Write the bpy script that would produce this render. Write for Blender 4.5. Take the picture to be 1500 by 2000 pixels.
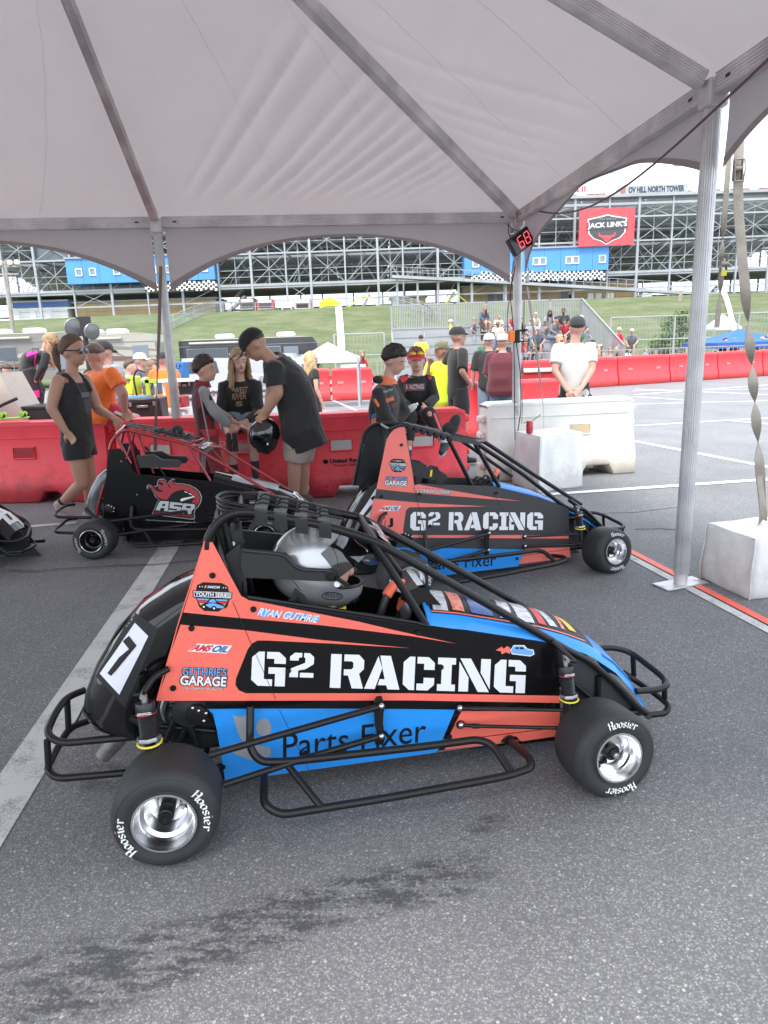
import bpy, math, random
from math import sin, cos, pi, radians, sqrt, atan2, degrees
from mathutils import Vector as V, Matrix, noise as mn

random.seed(7)
scene = bpy.context.scene
for o in list(bpy.data.objects):
 bpy.data.objects.remove(o)
col = scene.collection

# ------------------------------------------------------------ camera, world, sun, exposure
CAM_H, CAM_F, CAM_YH, CAM_ROLL = 1.4, 1350.0, 680.0, 2.0
_p = math.atan((1000 - CAM_YH) / CAM_F)
_r = radians(CAM_ROLL)
CF = V((0, cos(_p), -sin(_p)))
_U = V((0, sin(_p), cos(_p)))
_R = V((1, 0, 0))
CR = cos(_r) * _R - sin(_r) * _U
CU = sin(_r) * _R + cos(_r) * _U
CC = V((0, 0, CAM_H))
cd = bpy.data.cameras.new('camera')
cd.sensor_fit = 'VERTICAL'; cd.sensor_height = 36.0; cd.lens = CAM_F / 2000 * 36.0
cd.clip_start = 0.02; cd.clip_end = 2000
cam = bpy.data.objects.new('camera', cd); col.objects.link(cam)
m3 = Matrix((CR, CU, -CF)).transposed()
cam.matrix_world = Matrix.Translation(CC) @ m3.to_4x4()
scene.camera = cam

SUN_EL, SUN_AZ = radians(58), radians(200)     # high sun behind thin cloud, over the viewer's left shoulder
world = bpy.data.worlds.new('World'); scene.world = world; world.use_nodes = True
wn = world.node_tree.nodes; wl = world.node_tree.links; wn.clear()
w_out = wn.new('ShaderNodeOutputWorld'); w_bg = wn.new('ShaderNodeBackground'); w_bg.inputs[1].default_value = 0.15
w_sky = wn.new('ShaderNodeTexSky'); w_sky.sky_type = 'NISHITA'; w_sky.sun_disc = False
w_sky.sun_elevation = SUN_EL; w_sky.sun_rotation = SUN_AZ; w_sky.dust_density = 3.0; w_sky.air_density = 1.0
w_tc = wn.new('ShaderNodeTexCoord'); w_map = wn.new('ShaderNodeMapping'); w_map.inputs['Scale'].default_value = (1, 1, 2.6)
w_n = wn.new('ShaderNodeTexNoise'); w_n.inputs['Scale'].default_value = 2.2; w_n.inputs['Detail'].default_value = 7; w_n.inputs['Roughness'].default_value = 0.55
w_ramp = wn.new('ShaderNodeMapRange'); w_ramp.inputs[1].default_value = 0.34; w_ramp.inputs[2].default_value = 0.56
w_ramp.inputs[3].default_value = 0.62; w_ramp.inputs[4].default_value = 0.97
w_mix = wn.new('ShaderNodeMix'); w_mix.data_type = 'RGBA'
w_mix.inputs[7].default_value = (5.3, 5.75, 6.3, 1)
wl.new(w_tc.outputs['Generated'], w_map.inputs[0]); wl.new(w_map.outputs[0], w_n.inputs[0]); wl.new(w_n.outputs[0], w_ramp.inputs[0])
wl.new(w_ramp.outputs[0], w_mix.inputs[0]); wl.new(w_sky.outputs[0], w_mix.inputs[6]); wl.new(w_mix.outputs[2], w_bg.inputs[0])
wl.new(w_bg.outputs[0], w_out.inputs[0])
sl = bpy.data.lights.new('sun', 'SUN'); sl.energy = 1.5; sl.angle = radians(14); sl.color = (1.0, 0.97, 0.93)
sun = bpy.data.objects.new('sun', sl); col.objects.link(sun)
# direction towards the sun: azimuth measured like the sky texture's rotation
_sd = V((sin(SUN_AZ) * cos(SUN_EL), cos(SUN_AZ) * cos(SUN_EL), sin(SUN_EL)))
sun.rotation_euler = _sd.to_track_quat('Z', 'Y').to_euler(); sun.location = (0, -5, 30)
scene.view_settings.view_transform = 'Standard'; scene.view_settings.look = 'None'
scene.view_settings.gamma = 1; scene.view_settings.use_curve_mapping = False
scene.view_settings.exposure = 1.48
scene.render.resolution_x = 768; scene.render.resolution_y = 1024

# ------------------------------------------------------------ measuring helpers (photo pixel -> place in the world)
def ray(x, y): return CF + (x - 750) / CAM_F * CR - (y - 1000) / CAM_F * CU
def at(x, y, Y):
 d = ray(x, y); return CC + d * (Y / d.y)
def gp(x, y, z=0.0):
 d = ray(x, y); return CC + d * ((z - CAM_H) / d.z)
def onplane(x, y, P, n):
 d = ray(x, y); return CC + d * ((P - CC).dot(n) / d.dot(n))

class Frame:                      # a car's own axes: x forward along the near wheels, y away, z up
 def __init__(s, O, ang):
  s.O = V(O); s.a = ang; s.u = V((cos(ang), sin(ang), 0)); s.n = V((-sin(ang), cos(ang), 0))
 def L(s, x, y, off):
  p = onplane(x, y, s.O + s.n * off, s.n) - s.O
  return V((p.dot(s.u), off, p.z))

# ------------------------------------------------------------ materials
MATS = {}
def srgb(r, g, b):
 f = lambda c: (c / 255 / 12.92) if c / 255 <= 0.04045 else ((c / 255 + 0.055) / 1.055) ** 2.4
 return (f(r), f(g), f(b))
def mat(name, colr, rough=0.5, metal=0.0, bump=0.0, bscale=40, var=0.0, vscale=6, coat=0.0, trans=0.0, emit=None, spec=0.5, alpha=None, sheen=0.0):
 if name in MATS: return MATS[name]
 m = bpy.data.materials.new(name); m.use_nodes = True
 nt = m.node_tree; b = nt.nodes['Principled BSDF']
 b.inputs['Base Color'].default_value = (*colr, 1); b.inputs['Roughness'].default_value = rough
 b.inputs['Metallic'].default_value = metal; b.inputs['Coat Weight'].default_value = coat; b.inputs['Coat Roughness'].default_value = 0.06
 b.inputs['Specular IOR Level'].default_value = spec
 if sheen: b.inputs['Sheen Weight'].default_value = sheen
 tc = nt.nodes.new('ShaderNodeTexCoord')
 if var:
  n = nt.nodes.new('ShaderNodeTexNoise'); n.inputs['Scale'].default_value = vscale; n.inputs['Detail'].default_value = 6
  nt.links.new(tc.outputs['Object'], n.inputs['Vector'])
  mr = nt.nodes.new('ShaderNodeMapRange'); mr.inputs[1].default_value = 0.3; mr.inputs[2].default_value = 0.7
  mr.inputs[3].default_value = 1 - var; mr.inputs[4].default_value = 1 + var
  nt.links.new(n.outputs[0], mr.inputs[0])
  mx = nt.nodes.new('ShaderNodeVectorMath'); mx.operation = 'SCALE'; mx.inputs[0].default_value = colr
  nt.links.new(mr.outputs[0], mx.inputs['Scale']); nt.links.new(mx.outputs[0], b.inputs['Base Color'])
  m2 = nt.nodes.new('ShaderNodeMapRange'); m2.inputs[1].default_value = 0.3; m2.inputs[2].default_value = 0.7
  m2.inputs[3].default_value = max(0.02, rough * (1 - var * .6)); m2.inputs[4].default_value = min(1, rough * (1 + var * .6))
  nt.links.new(n.outputs[0], m2.inputs[0]); nt.links.new(m2.outputs[0], b.inputs['Roughness'])
 if bump:
  n2 = nt.nodes.new('ShaderNodeTexNoise'); n2.inputs['Scale'].default_value = bscale; n2.inputs['Detail'].default_value = 5
  nt.links.new(tc.outputs['Object'], n2.inputs['Vector'])
  bp = nt.nodes.new('ShaderNodeBump'); bp.inputs['Strength'].default_value = bump; bp.inputs['Distance'].default_value = 0.01
  nt.links.new(n2.outputs[0], bp.inputs['Height']); nt.links.new(bp.outputs[0], b.inputs['Normal'])
 if trans:
  tr = nt.nodes.new('ShaderNodeBsdfTranslucent'); tr.inputs[0].default_value = (*colr, 1)
  ms = nt.nodes.new('ShaderNodeMixShader'); ms.inputs[0].default_value = trans
  out = nt.nodes['Material Output']
  nt.links.new(b.outputs[0], ms.inputs[1]); nt.links.new(tr.outputs[0], ms.inputs[2]); nt.links.new(ms.outputs[0], out.inputs[0])
 if emit:
  b.inputs['Emission Color'].default_value = (*emit[0], 1); b.inputs['Emission Strength'].default_value = emit[1]
 if alpha is not None: b.inputs['Alpha'].default_value = alpha
 m.diffuse_color = (*colr, 1)
 MATS[name] = m
 return m

# ------------------------------------------------------------ objects
def tag(o, label=None, cat=None, group=None, kind=None):
 if label: o['label'] = label
 if cat: o['category'] = cat
 if group: o['group'] = group
 if kind: o['kind'] = kind
 return o
def empty(name, loc, rz=0, label=None, cat=None, group=None):
 o = bpy.data.objects.new(name, None); col.objects.link(o); o.location = loc; o.rotation_euler = (0, 0, rz)
 o.empty_display_size = 0.1
 return tag(o, label, cat, group)
KIDS = {}
def link(name, me, parent=None, m=None):
 o = bpy.data.objects.new(name, me); col.objects.link(o)
 if parent:
  o.parent = parent; KIDS.setdefault(parent.name, []).append(o)
 return o
def copy_tree(o, parent=None):
 c = o.copy(); col.objects.link(c)
 if parent:
  c.parent = parent; KIDS.setdefault(parent.name, []).append(c)
 for ch in list(KIDS.get(o.name, [])): copy_tree(ch, c)
 return c

def fillet(P, r=0.05, n=4, closed=False):
 P = [V(p) for p in P]
 if r <= 0 or len(P) < 3: return P
 out = []; N = len(P)
 for i, p in enumerate(P):
  if not closed and i in (0, N - 1): out.append(p); continue
  a = P[i - 1] - p; b = P[(i + 1) % N] - p
  la, lb = a.length, b.length
  if la < 1e-6 or lb < 1e-6: continue
  d = min(r, la * .48, lb * .48)
  p0 = p + a / la * d; p1 = p + b / lb * d
  for k in range(n + 1):
   t = k / n; out.append((1 - t) ** 2 * p0 + 2 * t * (1 - t) * p + t * t * p1)
 return out

class MB:
 def __init__(s): s.v = []; s.f = []; s.sm = []
 def add(s, vs, fs, smooth=True):
  k = len(s.v); s.v += [tuple(v) for v in vs]; s.f += [tuple(i + k for i in f) for f in fs]; s.sm += [smooth] * len(fs); return s
 def box(s, c, d, rz=0, M=None, bev=0.0):
  x, y, z = d[0] / 2, d[1] / 2, d[2] / 2
  if bev:
   b = min(bev, x * .9, y * .9, z * .9)
   vs = []; fs = []
   idx = {}
   for sx in (-1, 1):
    for sy in (-1, 1):
     for sz in (-1, 1):
      idx[(sx, sy, sz, 0)] = len(vs); vs.append((sx * x, sy * (y - b), sz * (z - b)))
      idx[(sx, sy, sz, 1)] = len(vs); vs.append((sx * (x - b), sy * y, sz * (z - b)))
      idx[(sx, sy, sz, 2)] = len(vs); vs.append((sx * (x - b), sy * (y - b), sz * z))
   I = idx
   for sx in (-1, 1):
    fs.append([I[(sx, a, b_, 0)] for a, b_ in ((-1, -1), (1, -1), (1, 1), (-1, 1))][::sx])
    fs.append([I[(a, sx, b_, 1)] for a, b_ in ((-1, -1), (-1, 1), (1, 1), (1, -1))][::sx])
    fs.append([I[(a, b_, sx, 2)] for a, b_ in ((-1, -1), (1, -1), (1, 1), (-1, 1))][::sx])
   for a in (-1, 1):
    for b_ in (-1, 1):
     s_ = a * b_
     fs.append([I[(a, b_, -1, 0)], I[(a, b_, 1, 0)], I[(a, b_, 1, 1)], I[(a, b_, -1, 1)]][::-s_])
     fs.append([I[(a, -1, b_, 0)], I[(a, 1, b_, 0)], I[(a, 1, b_, 2)], I[(a, -1, b_, 2)]][::s_])
     fs.append([I[(-1, a, b_, 1)], I[(1, a, b_, 1)], I[(1, a, b_, 2)], I[(-1, a, b_, 2)]][::-s_])
     for c_ in (-1, 1):
      fs.append([I[(a, b_, c_, 0)], I[(a, b_, c_, 1)], I[(a, b_, c_, 2)]][::a * b_ * c_])
  else:
   vs = [(sx * x, sy * y, sz * z) for sx in (-1, 1) for sy in (-1, 1) for sz in (-1, 1)]
   fs = [(0, 1, 3, 2), (4, 6, 7, 5), (0, 4, 5, 1), (2, 3, 7, 6), (0, 2, 6, 4), (1, 5, 7, 3)]
  R = M if M is not None else Matrix.Rotation(rz, 3, 'Z')
  return s.add([R @ V(v) + V(c) for v in vs], fs, bool(bev))
 def bar(s, a, b, w, h=None, up=(0, 0, 1)):
  a = V(a); b = V(b); h = h or w; d = b - a; L = d.length
  if L < 1e-6: return s
  x = d / L; u = V(up)
  if abs(x.dot(u)) > .98: u = V((0, 1, 0))
  y = u.cross(x).normalized(); z = x.cross(y)
  M = Matrix((x, y, z)).transposed()
  return s.box((a + b) / 2, (L, w, h), M=M)
 def rings(s, R, closed_ring=True, caps=True, smooth=True, loop=False):
  n = len(R[0]); vs = [p for r in R for p in r]; fs = []
  rr = len(R) if loop else len(R) - 1
  for i in range(rr):
   j = (i + 1) % len(R)
   for k in range(n if closed_ring else n - 1):
    k2 = (k + 1) % n
    fs.append((i * n + k, i * n + k2, j * n + k2, j * n + k))
  if caps and closed_ring and not loop:
   fs.append(tuple(reversed(range(n)))); fs.append(tuple((len(R) - 1) * n + k for k in range(n)))
  return s.add(vs, fs, smooth)
 def tube(s, P, r, seg=8, fil=0.0, closed=False, caps=True):
  P = fillet(P, fil, 4, closed) if fil else [V(p) for p in P]
  rad = r if isinstance(r, (list, tuple)) else [r] * len(P)
  R = []; prev = None; N = len(P)
  for i, p in enumerate(P):
   if closed: t = (P[(i + 1) % N] - P[i - 1])
   else: t = (P[min(i + 1, N - 1)] - P[max(i - 1, 0)])
   if t.length < 1e-9: t = V((0, 0, 1))
   t.normalize()
   if prev is None:
    a = V((0, 0, 1)) if abs(t.z) < .9 else V((1, 0, 0)); x = a.cross(t).normalized()
   else:
    x = prev - t * prev.dot(t)
    x = x.normalized() if x.length > 1e-6 else V((1, 0, 0))
   prev = x; y = t.cross(x)
   R.append([p + (x * cos(2 * pi * k / seg) + y * sin(2 * pi * k / seg)) * rad[i] for k in range(seg)])
  return s.rings(R, loop=closed, caps=caps)
 def cyl(s, a, b, r, seg=12, r2=None):
  return s.tube([a, b], [r, r if r2 is None else r2], seg)
 def ball(s, c, r, seg=10, rows=6, M=None):
  if not isinstance(r, (tuple, list)): r = (r, r, r)
  vs = []; fs = []
  for i in range(rows + 1):
   t = pi * i / rows
   for k in range(seg):
    a = 2 * pi * k / seg
    p = V((r[0] * sin(t) * cos(a), r[1] * sin(t) * sin(a), r[2] * cos(t)))
    if M is not None: p = M @ p
    vs.append(p + V(c))
  for i in range(rows):
   for k in range(seg):
    k2 = (k + 1) % seg
    fs.append((i * seg + k, (i + 1) * seg + k, (i + 1) * seg + k2, i * seg + k2))
  return s.add(vs, fs)
 def lathe(s, prof, c, ax, seg=24, closed=True):
  ax = V(ax).normalized(); a = V((0, 0, 1)) if abs(ax.z) < .9 else V((1, 0, 0)); x = a.cross(ax).normalized(); y = ax.cross(x)
  R = []
  for (r, h) in prof:
   R.append([V(c) + ax * h + (x * cos(2 * pi * k / seg) + y * sin(2 * pi * k / seg)) * r for k in range(seg)])
  return s.rings(R, caps=closed)
 def prism(s, poly, ext):
  poly = [V(p) for p in poly]; e = V(ext); n = len(poly)
  vs = poly + [p + e for p in poly]
  fs = [tuple(range(n)), tuple(range(2 * n - 1, n - 1, -1))] + [(i, i + n, (i + 1) % n + n, (i + 1) % n) for i in range(n)]
  return s.add(vs, fs, False)
 def grid(s, fn, nu, nv, smooth=True):
  vs = [fn(i / nu, j / nv) for i in range(nu + 1) for j in range(nv + 1)]
  fs = [(i * (nv + 1) + j, (i + 1) * (nv + 1) + j, (i + 1) * (nv + 1) + j + 1, i * (nv + 1) + j + 1) for i in range(nu) for j in range(nv)]
  return s.add(vs, fs, smooth)
 def mesh(s, name, sharp=38, recalc=True):
  me = bpy.data.meshes.new(name); me.from_pydata(s.v, [], s.f)
  me.polygons.foreach_set('use_smooth', s.sm)
  if recalc:
   import bmesh
   bm = bmesh.new(); bm.from_mesh(me); bmesh.ops.recalc_face_normals(bm, faces=bm.faces); bm.to_mesh(me); bm.free()
  if sharp and any(s.sm): me.set_sharp_from_angle(angle=radians(sharp))
  me.update()
  return me
 def build(s, name, m, parent=None, label=None, sharp=38, recalc=True):
  me = s.mesh(name, sharp, recalc); me.materials.append(m)
  o = link(name, me, parent)
  if label: o['label'] = label
  return o

# printed marks: thin faces laid on a surface
def text_mesh(txt, size=1.0, bold=0.0, shear=0.0, align='LEFT', space=1.0):
 cu = bpy.data.curves.new('lettering', 'FONT'); cu.body = txt; cu.size = size; cu.offset = bold; cu.shear = shear
 cu.align_x = align; cu.space_character = space; cu.resolution_u = 3
 o = bpy.data.objects.new('lettering', cu); col.objects.link(o)
 dg = bpy.context.evaluated_depsgraph_get(); me = bpy.data.meshes.new_from_object(o.evaluated_get(dg))
 bpy.data.objects.remove(o); bpy.data.curves.remove(cu)
 return me
def put_text(name, txt, m, parent, quad, bold=0.0, shear=0.0, space=1.0, label=None, lift=0.0):
 """fit lettering into a quad (bottom-left, bottom-right, top-left) in the parent's space"""
 me = text_mesh(txt, 1.0, bold, shear, 'LEFT', space)
 xs = [v.co.x for v in me.vertices]; ys = [v.co.y for v in me.vertices]
 if not xs: return None
 x0, x1, y0, y1 = min(xs), max(xs), min(ys), max(ys)
 bl, br, tl = (V(q) for q in quad)
 ex = br - bl; ey = tl - bl; n = ex.cross(ey).normalized() * lift
 for v in me.vertices:
  u = (v.co.x - x0) / (x1 - x0); w = (v.co.y - y0) / (y1 - y0)
  v.co = bl + ex * u + ey * w + n
 me.materials.append(m)
 o = link(name, me, parent)
 if label: o['label'] = label
 return o
# ------------------------------------------------------------ ground
def nodes_of(m): return m.node_tree.nodes, m.node_tree.links
def asphalt_mat():
 m = bpy.data.materials.new('asphalt'); m.use_nodes = True; N, L = nodes_of(m); b = N['Principled BSDF']
 tc = N.new('ShaderNodeTexCoord'); P = tc.outputs['Object']
 vo = N.new('ShaderNodeTexVoronoi'); vo.inputs['Scale'].default_value = 185; L.new(P, vo.inputs['Vector'])
 vo2 = N.new('ShaderNodeTexVoronoi'); vo2.inputs['Scale'].default_value = 85; L.new(P, vo2.inputs['Vector'])
 big = N.new('ShaderNodeTexNoise'); big.inputs['Scale'].default_value = 1.3; big.inputs['Detail'].default_value = 9; big.inputs['Roughness'].default_value = .62; L.new(P, big.inputs['Vector'])
 fine = N.new('ShaderNodeTexNoise'); fine.inputs['Scale'].default_value = 260; fine.inputs['Detail'].default_value = 3; L.new(P, fine.inputs['Vector'])
 sep = N.new('ShaderNodeSeparateColor'); L.new(vo.outputs['Color'], sep.inputs[0])
 r1 = N.new('ShaderNodeValToRGB'); e = r1.color_ramp.elements; e[0].position = 0.0; e[0].color = (.10, .101, .106, 1); e[1].position = 1.0; e[1].color = (.30, .297, .293, 1)
 a = e.new(.35); a.color = (.145, .146, .152, 1); a = e.new(.72); a.color = (.195, .195, .20, 1); a = e.new(.9); a.color = (.245, .243, .241, 1)
 L.new(sep.outputs[0], r1.inputs[0])
 # binder between stones
 mr = N.new('ShaderNodeMapRange'); mr.inputs[1].default_value = .25; mr.inputs[2].default_value = .62; mr.inputs[3].default_value = 0; mr.inputs[4].default_value = .75; L.new(vo.outputs['Distance'], mr.inputs[0])
 mx = N.new('ShaderNodeMix'); mx.data_type = 'RGBA'; L.new(mr.outputs[0], mx.inputs[0]); L.new(r1.outputs[0], mx.inputs[6]); mx.inputs[7].default_value = (.095, .096, .10, 1)
 sep2 = N.new('ShaderNodeSeparateColor'); L.new(vo2.outputs['Color'], sep2.inputs[0])
 g = N.new('ShaderNodeMath'); g.operation = 'GREATER_THAN'; g.inputs[1].default_value = .955; L.new(sep2.outputs[1], g.inputs[0])
 g2 = N.new('ShaderNodeMath'); g2.operation = 'LESS_THAN'; g2.inputs[1].default_value = .34; L.new(vo2.outputs['Distance'], g2.inputs[0])
 g3 = N.new('ShaderNodeMath'); g3.operation = 'MULTIPLY'; L.new(g.outputs[0], g3.inputs[0]); L.new(g2.outputs[0], g3.inputs[1])
 mx2 = N.new('ShaderNodeMix'); mx2.data_type = 'RGBA'; L.new(g3.outputs[0], mx2.inputs[0]); L.new(mx.outputs[2], mx2.inputs[6]); mx2.inputs[7].default_value = (.30, .295, .285, 1)
 mb = N.new('ShaderNodeMapRange'); mb.inputs[1].default_value = .3; mb.inputs[2].default_value = .7; mb.inputs[3].default_value = 1.04; mb.inputs[4].default_value = 1.36; L.new(big.outputs[0], mb.inputs[0])
 # asphalt colour grows paler with distance, from the tent to the open lot
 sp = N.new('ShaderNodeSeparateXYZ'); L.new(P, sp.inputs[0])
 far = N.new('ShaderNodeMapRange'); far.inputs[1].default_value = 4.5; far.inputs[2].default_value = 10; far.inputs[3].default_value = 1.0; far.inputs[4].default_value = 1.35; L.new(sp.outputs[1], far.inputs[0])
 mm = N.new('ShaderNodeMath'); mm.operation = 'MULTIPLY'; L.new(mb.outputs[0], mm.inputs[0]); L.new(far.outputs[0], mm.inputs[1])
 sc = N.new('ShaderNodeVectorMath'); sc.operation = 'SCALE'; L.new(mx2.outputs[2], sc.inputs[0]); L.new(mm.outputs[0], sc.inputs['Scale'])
 L.new(sc.outputs[0], b.inputs['Base Color'])
 b.inputs['Roughness'].default_value = .82; b.inputs['Specular IOR Level'].default_value = .4
 ad = N.new('ShaderNodeMath'); ad.operation = 'ADD'; L.new(sep.outputs[0], ad.inputs[0]); L.new(fine.outputs[0], ad.inputs[1])
 su = N.new('ShaderNodeMath'); su.operation = 'SUBTRACT'; L.new(ad.outputs[0], su.inputs[0]); L.new(vo.outputs['Distance'], su.inputs[1])
 bp = N.new('ShaderNodeBump'); bp.inputs['Strength'].default_value = .38; bp.inputs['Distance'].default_value = .004; L.new(su.outputs[0], bp.inputs['Height']); L.new(bp.outputs[0], b.inputs['Normal'])
 return m
def worn_mat(name, c, scale=9, lo=.38, hi=.5, rough=.7, fine=120, amt=1.0, stretch=None):
 m = bpy.data.materials.new(name); m.use_nodes = True; N, L = nodes_of(m); b = N['Principled BSDF']
 b.inputs['Base Color'].default_value = (*c, 1); b.inputs['Roughness'].default_value = rough
 tc = N.new('ShaderNodeTexCoord'); P = tc.outputs['Object']
 if stretch:
  mp = N.new('ShaderNodeMapping'); mp.inputs['Scale'].default_value = stretch[0]; mp.inputs['Rotation'].default_value = (0, 0, stretch[1]); L.new(P, mp.inputs[0]); P = mp.outputs[0]
 n1 = N.new('ShaderNodeTexNoise'); n1.inputs['Scale'].default_value = scale; n1.inputs['Detail'].default_value = 8; n1.inputs['Roughness'].default_value = .7; L.new(P, n1.inputs['Vector'])
 n2 = N.new('ShaderNodeTexVoronoi'); n2.inputs['Scale'].default_value = fine; L.new(tc.outputs['Object'], n2.inputs['Vector'])
 ma = N.new('ShaderNodeMath'); ma.operation = 'MULTIPLY_ADD'; ma.inputs[1].default_value = .22; L.new(n2.outputs['Distance'], ma.inputs[0]); L.new(n1.outputs[0], ma.inputs[2])
 mr = N.new('ShaderNodeMapRange'); mr.inputs[1].default_value = lo + .08; mr.inputs[2].default_value = hi + .08; mr.inputs[3].default_value = amt; mr.inputs[4].default_value = 0; L.new(ma.outputs[0], mr.inputs[0])
 # edge fade carried by the mesh's own edge attribute
 at_ = N.new('ShaderNodeAttribute'); at_.attribute_name = 'edge'
 mu = N.new('ShaderNodeMath'); mu.operation = 'MULTIPLY'; L.new(mr.outputs[0], mu.inputs[0]); L.new(at_.outputs['Fac'], mu.inputs[1]); L.new(mu.outputs[0], b.inputs['Alpha'])
 return m
def ribbon(name, pts, w, m, z=.004, kind='structure', soft=False, jitter=0.0):
 """flat strip on the ground through world points, width w (number or list)"""
 n = len(pts); vs = []; fs = []; ed = []
 fine_pts = []; ws = []
 for i in range(n - 1):
  a, b = V(pts[i]), V(pts[i + 1]); k = max(1, int((b - a).length / .25)) if (soft or jitter) else 1
  wa = w[i] if isinstance(w, (list, tuple)) else w; wb = w[i + 1] if isinstance(w, (list, tuple)) else w
  for j in range(k): t = j / k; fine_pts.append(a.lerp(b, t)); ws.append(wa + (wb - wa) * t)
 fine_pts.append(V(pts[-1])); ws.append(w[-1] if isinstance(w, (list, tuple)) else w)
 rows = (-1, -.55, 0, .55, 1) if soft else (-1, 1)
 rr = random.Random(len(pts) + int(abs(pts[0][0]) * 100))
 off = 0
 for i, p in enumerate(fine_pts):
  t = (fine_pts[min(i + 1, len(fine_pts) - 1)] - fine_pts[max(i - 1, 0)]); t.z = 0; t.normalize(); s_ = V((-t.y, t.x, 0))
  off = rr.uniform(-jitter, jitter)
  for r in rows:
   q = p + s_ * (r * ws[i] / 2 + off); vs.append((q.x, q.y, z)); ed.append(1.0 if not soft else (0.0 if abs(r) == 1 or i in (0, len(fine_pts) - 1) else 1.0))
 R = len(rows)
 for i in range(len(fine_pts) - 1):
  for k in range(R - 1): fs.append((i * R + k, i * R + k + 1, (i + 1) * R + k + 1, (i + 1) * R + k))
 me = bpy.data.meshes.new(name); me.from_pydata(vs, [], fs)
 a = me.attributes.new('edge', 'FLOAT', 'POINT'); a.data.foreach_set('value', ed)
 me.materials.append(m); o = link(name, me); o['kind'] = kind
 return o
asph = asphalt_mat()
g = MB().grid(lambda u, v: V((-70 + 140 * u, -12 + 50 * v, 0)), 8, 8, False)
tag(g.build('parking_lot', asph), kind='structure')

def smooth(t): t = max(0, min(1, t)); return t * t * (3 - 2 * t)
def berm(x, y):
 e = smooth((y - 36) / 46) * 5.5 + max(0, min(y, 97) - 34) * .010
 e += .16 * mn.noise(V((x * .06, y * .07, 0))) * smooth((y - 32) / 15)
 return e + .006
def grass_mat():
 m = bpy.data.materials.new('mown_grass'); m.use_nodes = True; N, L = nodes_of(m); b = N['Principled BSDF']
 tc = N.new('ShaderNodeTexCoord'); P = tc.outputs['Object']
 n = N.new('ShaderNodeTexNoise'); n.inputs['Scale'].default_value = .35; n.inputs['Detail'].default_value = 9; n.inputs['Roughness'].default_value = .65; L.new(P, n.inputs['Vector'])
 n2 = N.new('ShaderNodeTexNoise'); n2.inputs['Scale'].default_value = 3.2; n2.inputs['Detail'].default_value = 6; n2.inputs['Roughness'].default_value = .8; L.new(P, n2.inputs['Vector'])
 md = N.new('ShaderNodeMath'); md.operation = 'MULTIPLY_ADD'; md.inputs[1].default_value = .6; L.new(n2.outputs[0], md.inputs[0]); L.new(n.outputs[0], md.inputs[2])
 r = N.new('ShaderNodeValToRGB'); e = r.color_ramp.elements; e[0].position = .55; e[0].color = (.055, .082, .026, 1); e[1].position = 1.05 - .1; e[1].color = (.150, .158, .078, 1)
 k = e.new(.75); k.color = (.090, .118, .038, 1)
 L.new(md.outputs[0], r.inputs[0]); L.new(r.outputs[0], b.inputs['Base Color']); b.inputs['Roughness'].default_value = .9
 bp = N.new('ShaderNodeBump'); bp.inputs['Strength'].default_value = .8; bp.inputs['Distance'].default_value = .12; L.new(n2.outputs[0], bp.inputs['Height']); L.new(bp.outputs[0], b.inputs['Normal'])
 return m
g = MB().grid(lambda u, v: (lambda x, y: V((x, y, berm(x, y))))(-160 + 320 * u, 33 + 200 * v * v), 80, 60)
tag(g.build('grass_bank', grass_mat()), kind='structure')
tag(MB().grid(lambda u, v: V((-900 + 1800 * u, -40 + 1300 * v, -.06)), 4, 4, False).build('ground', mat('far_ground', (.09, .11, .06), .9, var=.2, vscale=.05)), kind='structure')

white_worn = worn_mat('worn_white_paint', (.50, .50, .49), 5, .54, .92, .75)
white_fair = worn_mat('white_paint', (.72, .72, .71), 5, .60, .80, .6)
red_tape = worn_mat('red_line_paint', (.80, .12, .08), 7, .64, .9, .5)
G = lambda x, y: gp(x, y)
# broad old parking line running under the cars
a0, a1 = G(0, 1580), G(331, 1068)
dr = (a1 - a0).normalized()
ribbon('painted_line', [a0 - dr * 1.5, a1 + dr * .9], .155, white_worn)
ribbon('painted_line', [G(-60, 1039), G(150, 1021)], .085, white_worn)
ra, rb = G(1229, 1077), G(1500, 1217); dr = (rb - ra).normalized(); sd = V((dr.y, -dr.x, 0))
if sd.x > 0: sd = -sd
ribbon('red_line', [ra - dr * .25, rb + dr * 6], .052, red_tape, .008)
ribbon('painted_line', [ra - dr * .25 + sd * .062, rb + dr * 6 + sd * .062], .060, white_worn, .004)
for (x0, y0, x1, y1, w) in [(1060, 967, 1560, 933, .10), (1225, 859, 1560, 924, .10), (1240, 832, 1560, 813, .09), (1425, 822, 1560, 834, .10), (1235, 790, 1500, 783, .09),
       (1235, 775, 1345, 782, .10), (1240, 760, 1500, 771, .10), (1240, 771, 1500, 752, .10), (590, 757, 706, 806, .10), (590, 793, 720, 783, .09), (560, 806, 740, 801, .09), (1235, 764, 1500, 760, .08)]:
 ribbon('painted_line', [G(x0, y0), G(x1, y1)], w, white_fair, .0045 + .0005 * (x0 % 7))
crackm = mat('crack_tar', (.012, .012, .013), .8)
cp = [G(x, y + random.uniform(-1.5, 1.5)) for x, y in [(20, 1117), (70, 1119), (120, 1112), (170, 1112), (230, 1106), (300, 1106), (380, 1098), (470, 1096)]]
ribbon('crack', cp, .012, crackm, .0100, jitter=.004)
ribbon('crack', [G(x, y) for x, y in [(1240, 1034), (1290, 1033), (1330, 1036)]], .010, crackm, .0030, jitter=.003)
ribbon('crack', [G(x, y) for x, y in [(1060, 1018), (1140, 1004), (1240, 1001), (1330, 990)]], .008, crackm, .0030, jitter=.004)
stain = worn_mat('rubber_scuff', (.050, .053, .060), 7.5, .47, .57, .42, 90, .50, ((1.0, 4.2, 1), radians(-9)))
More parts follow.
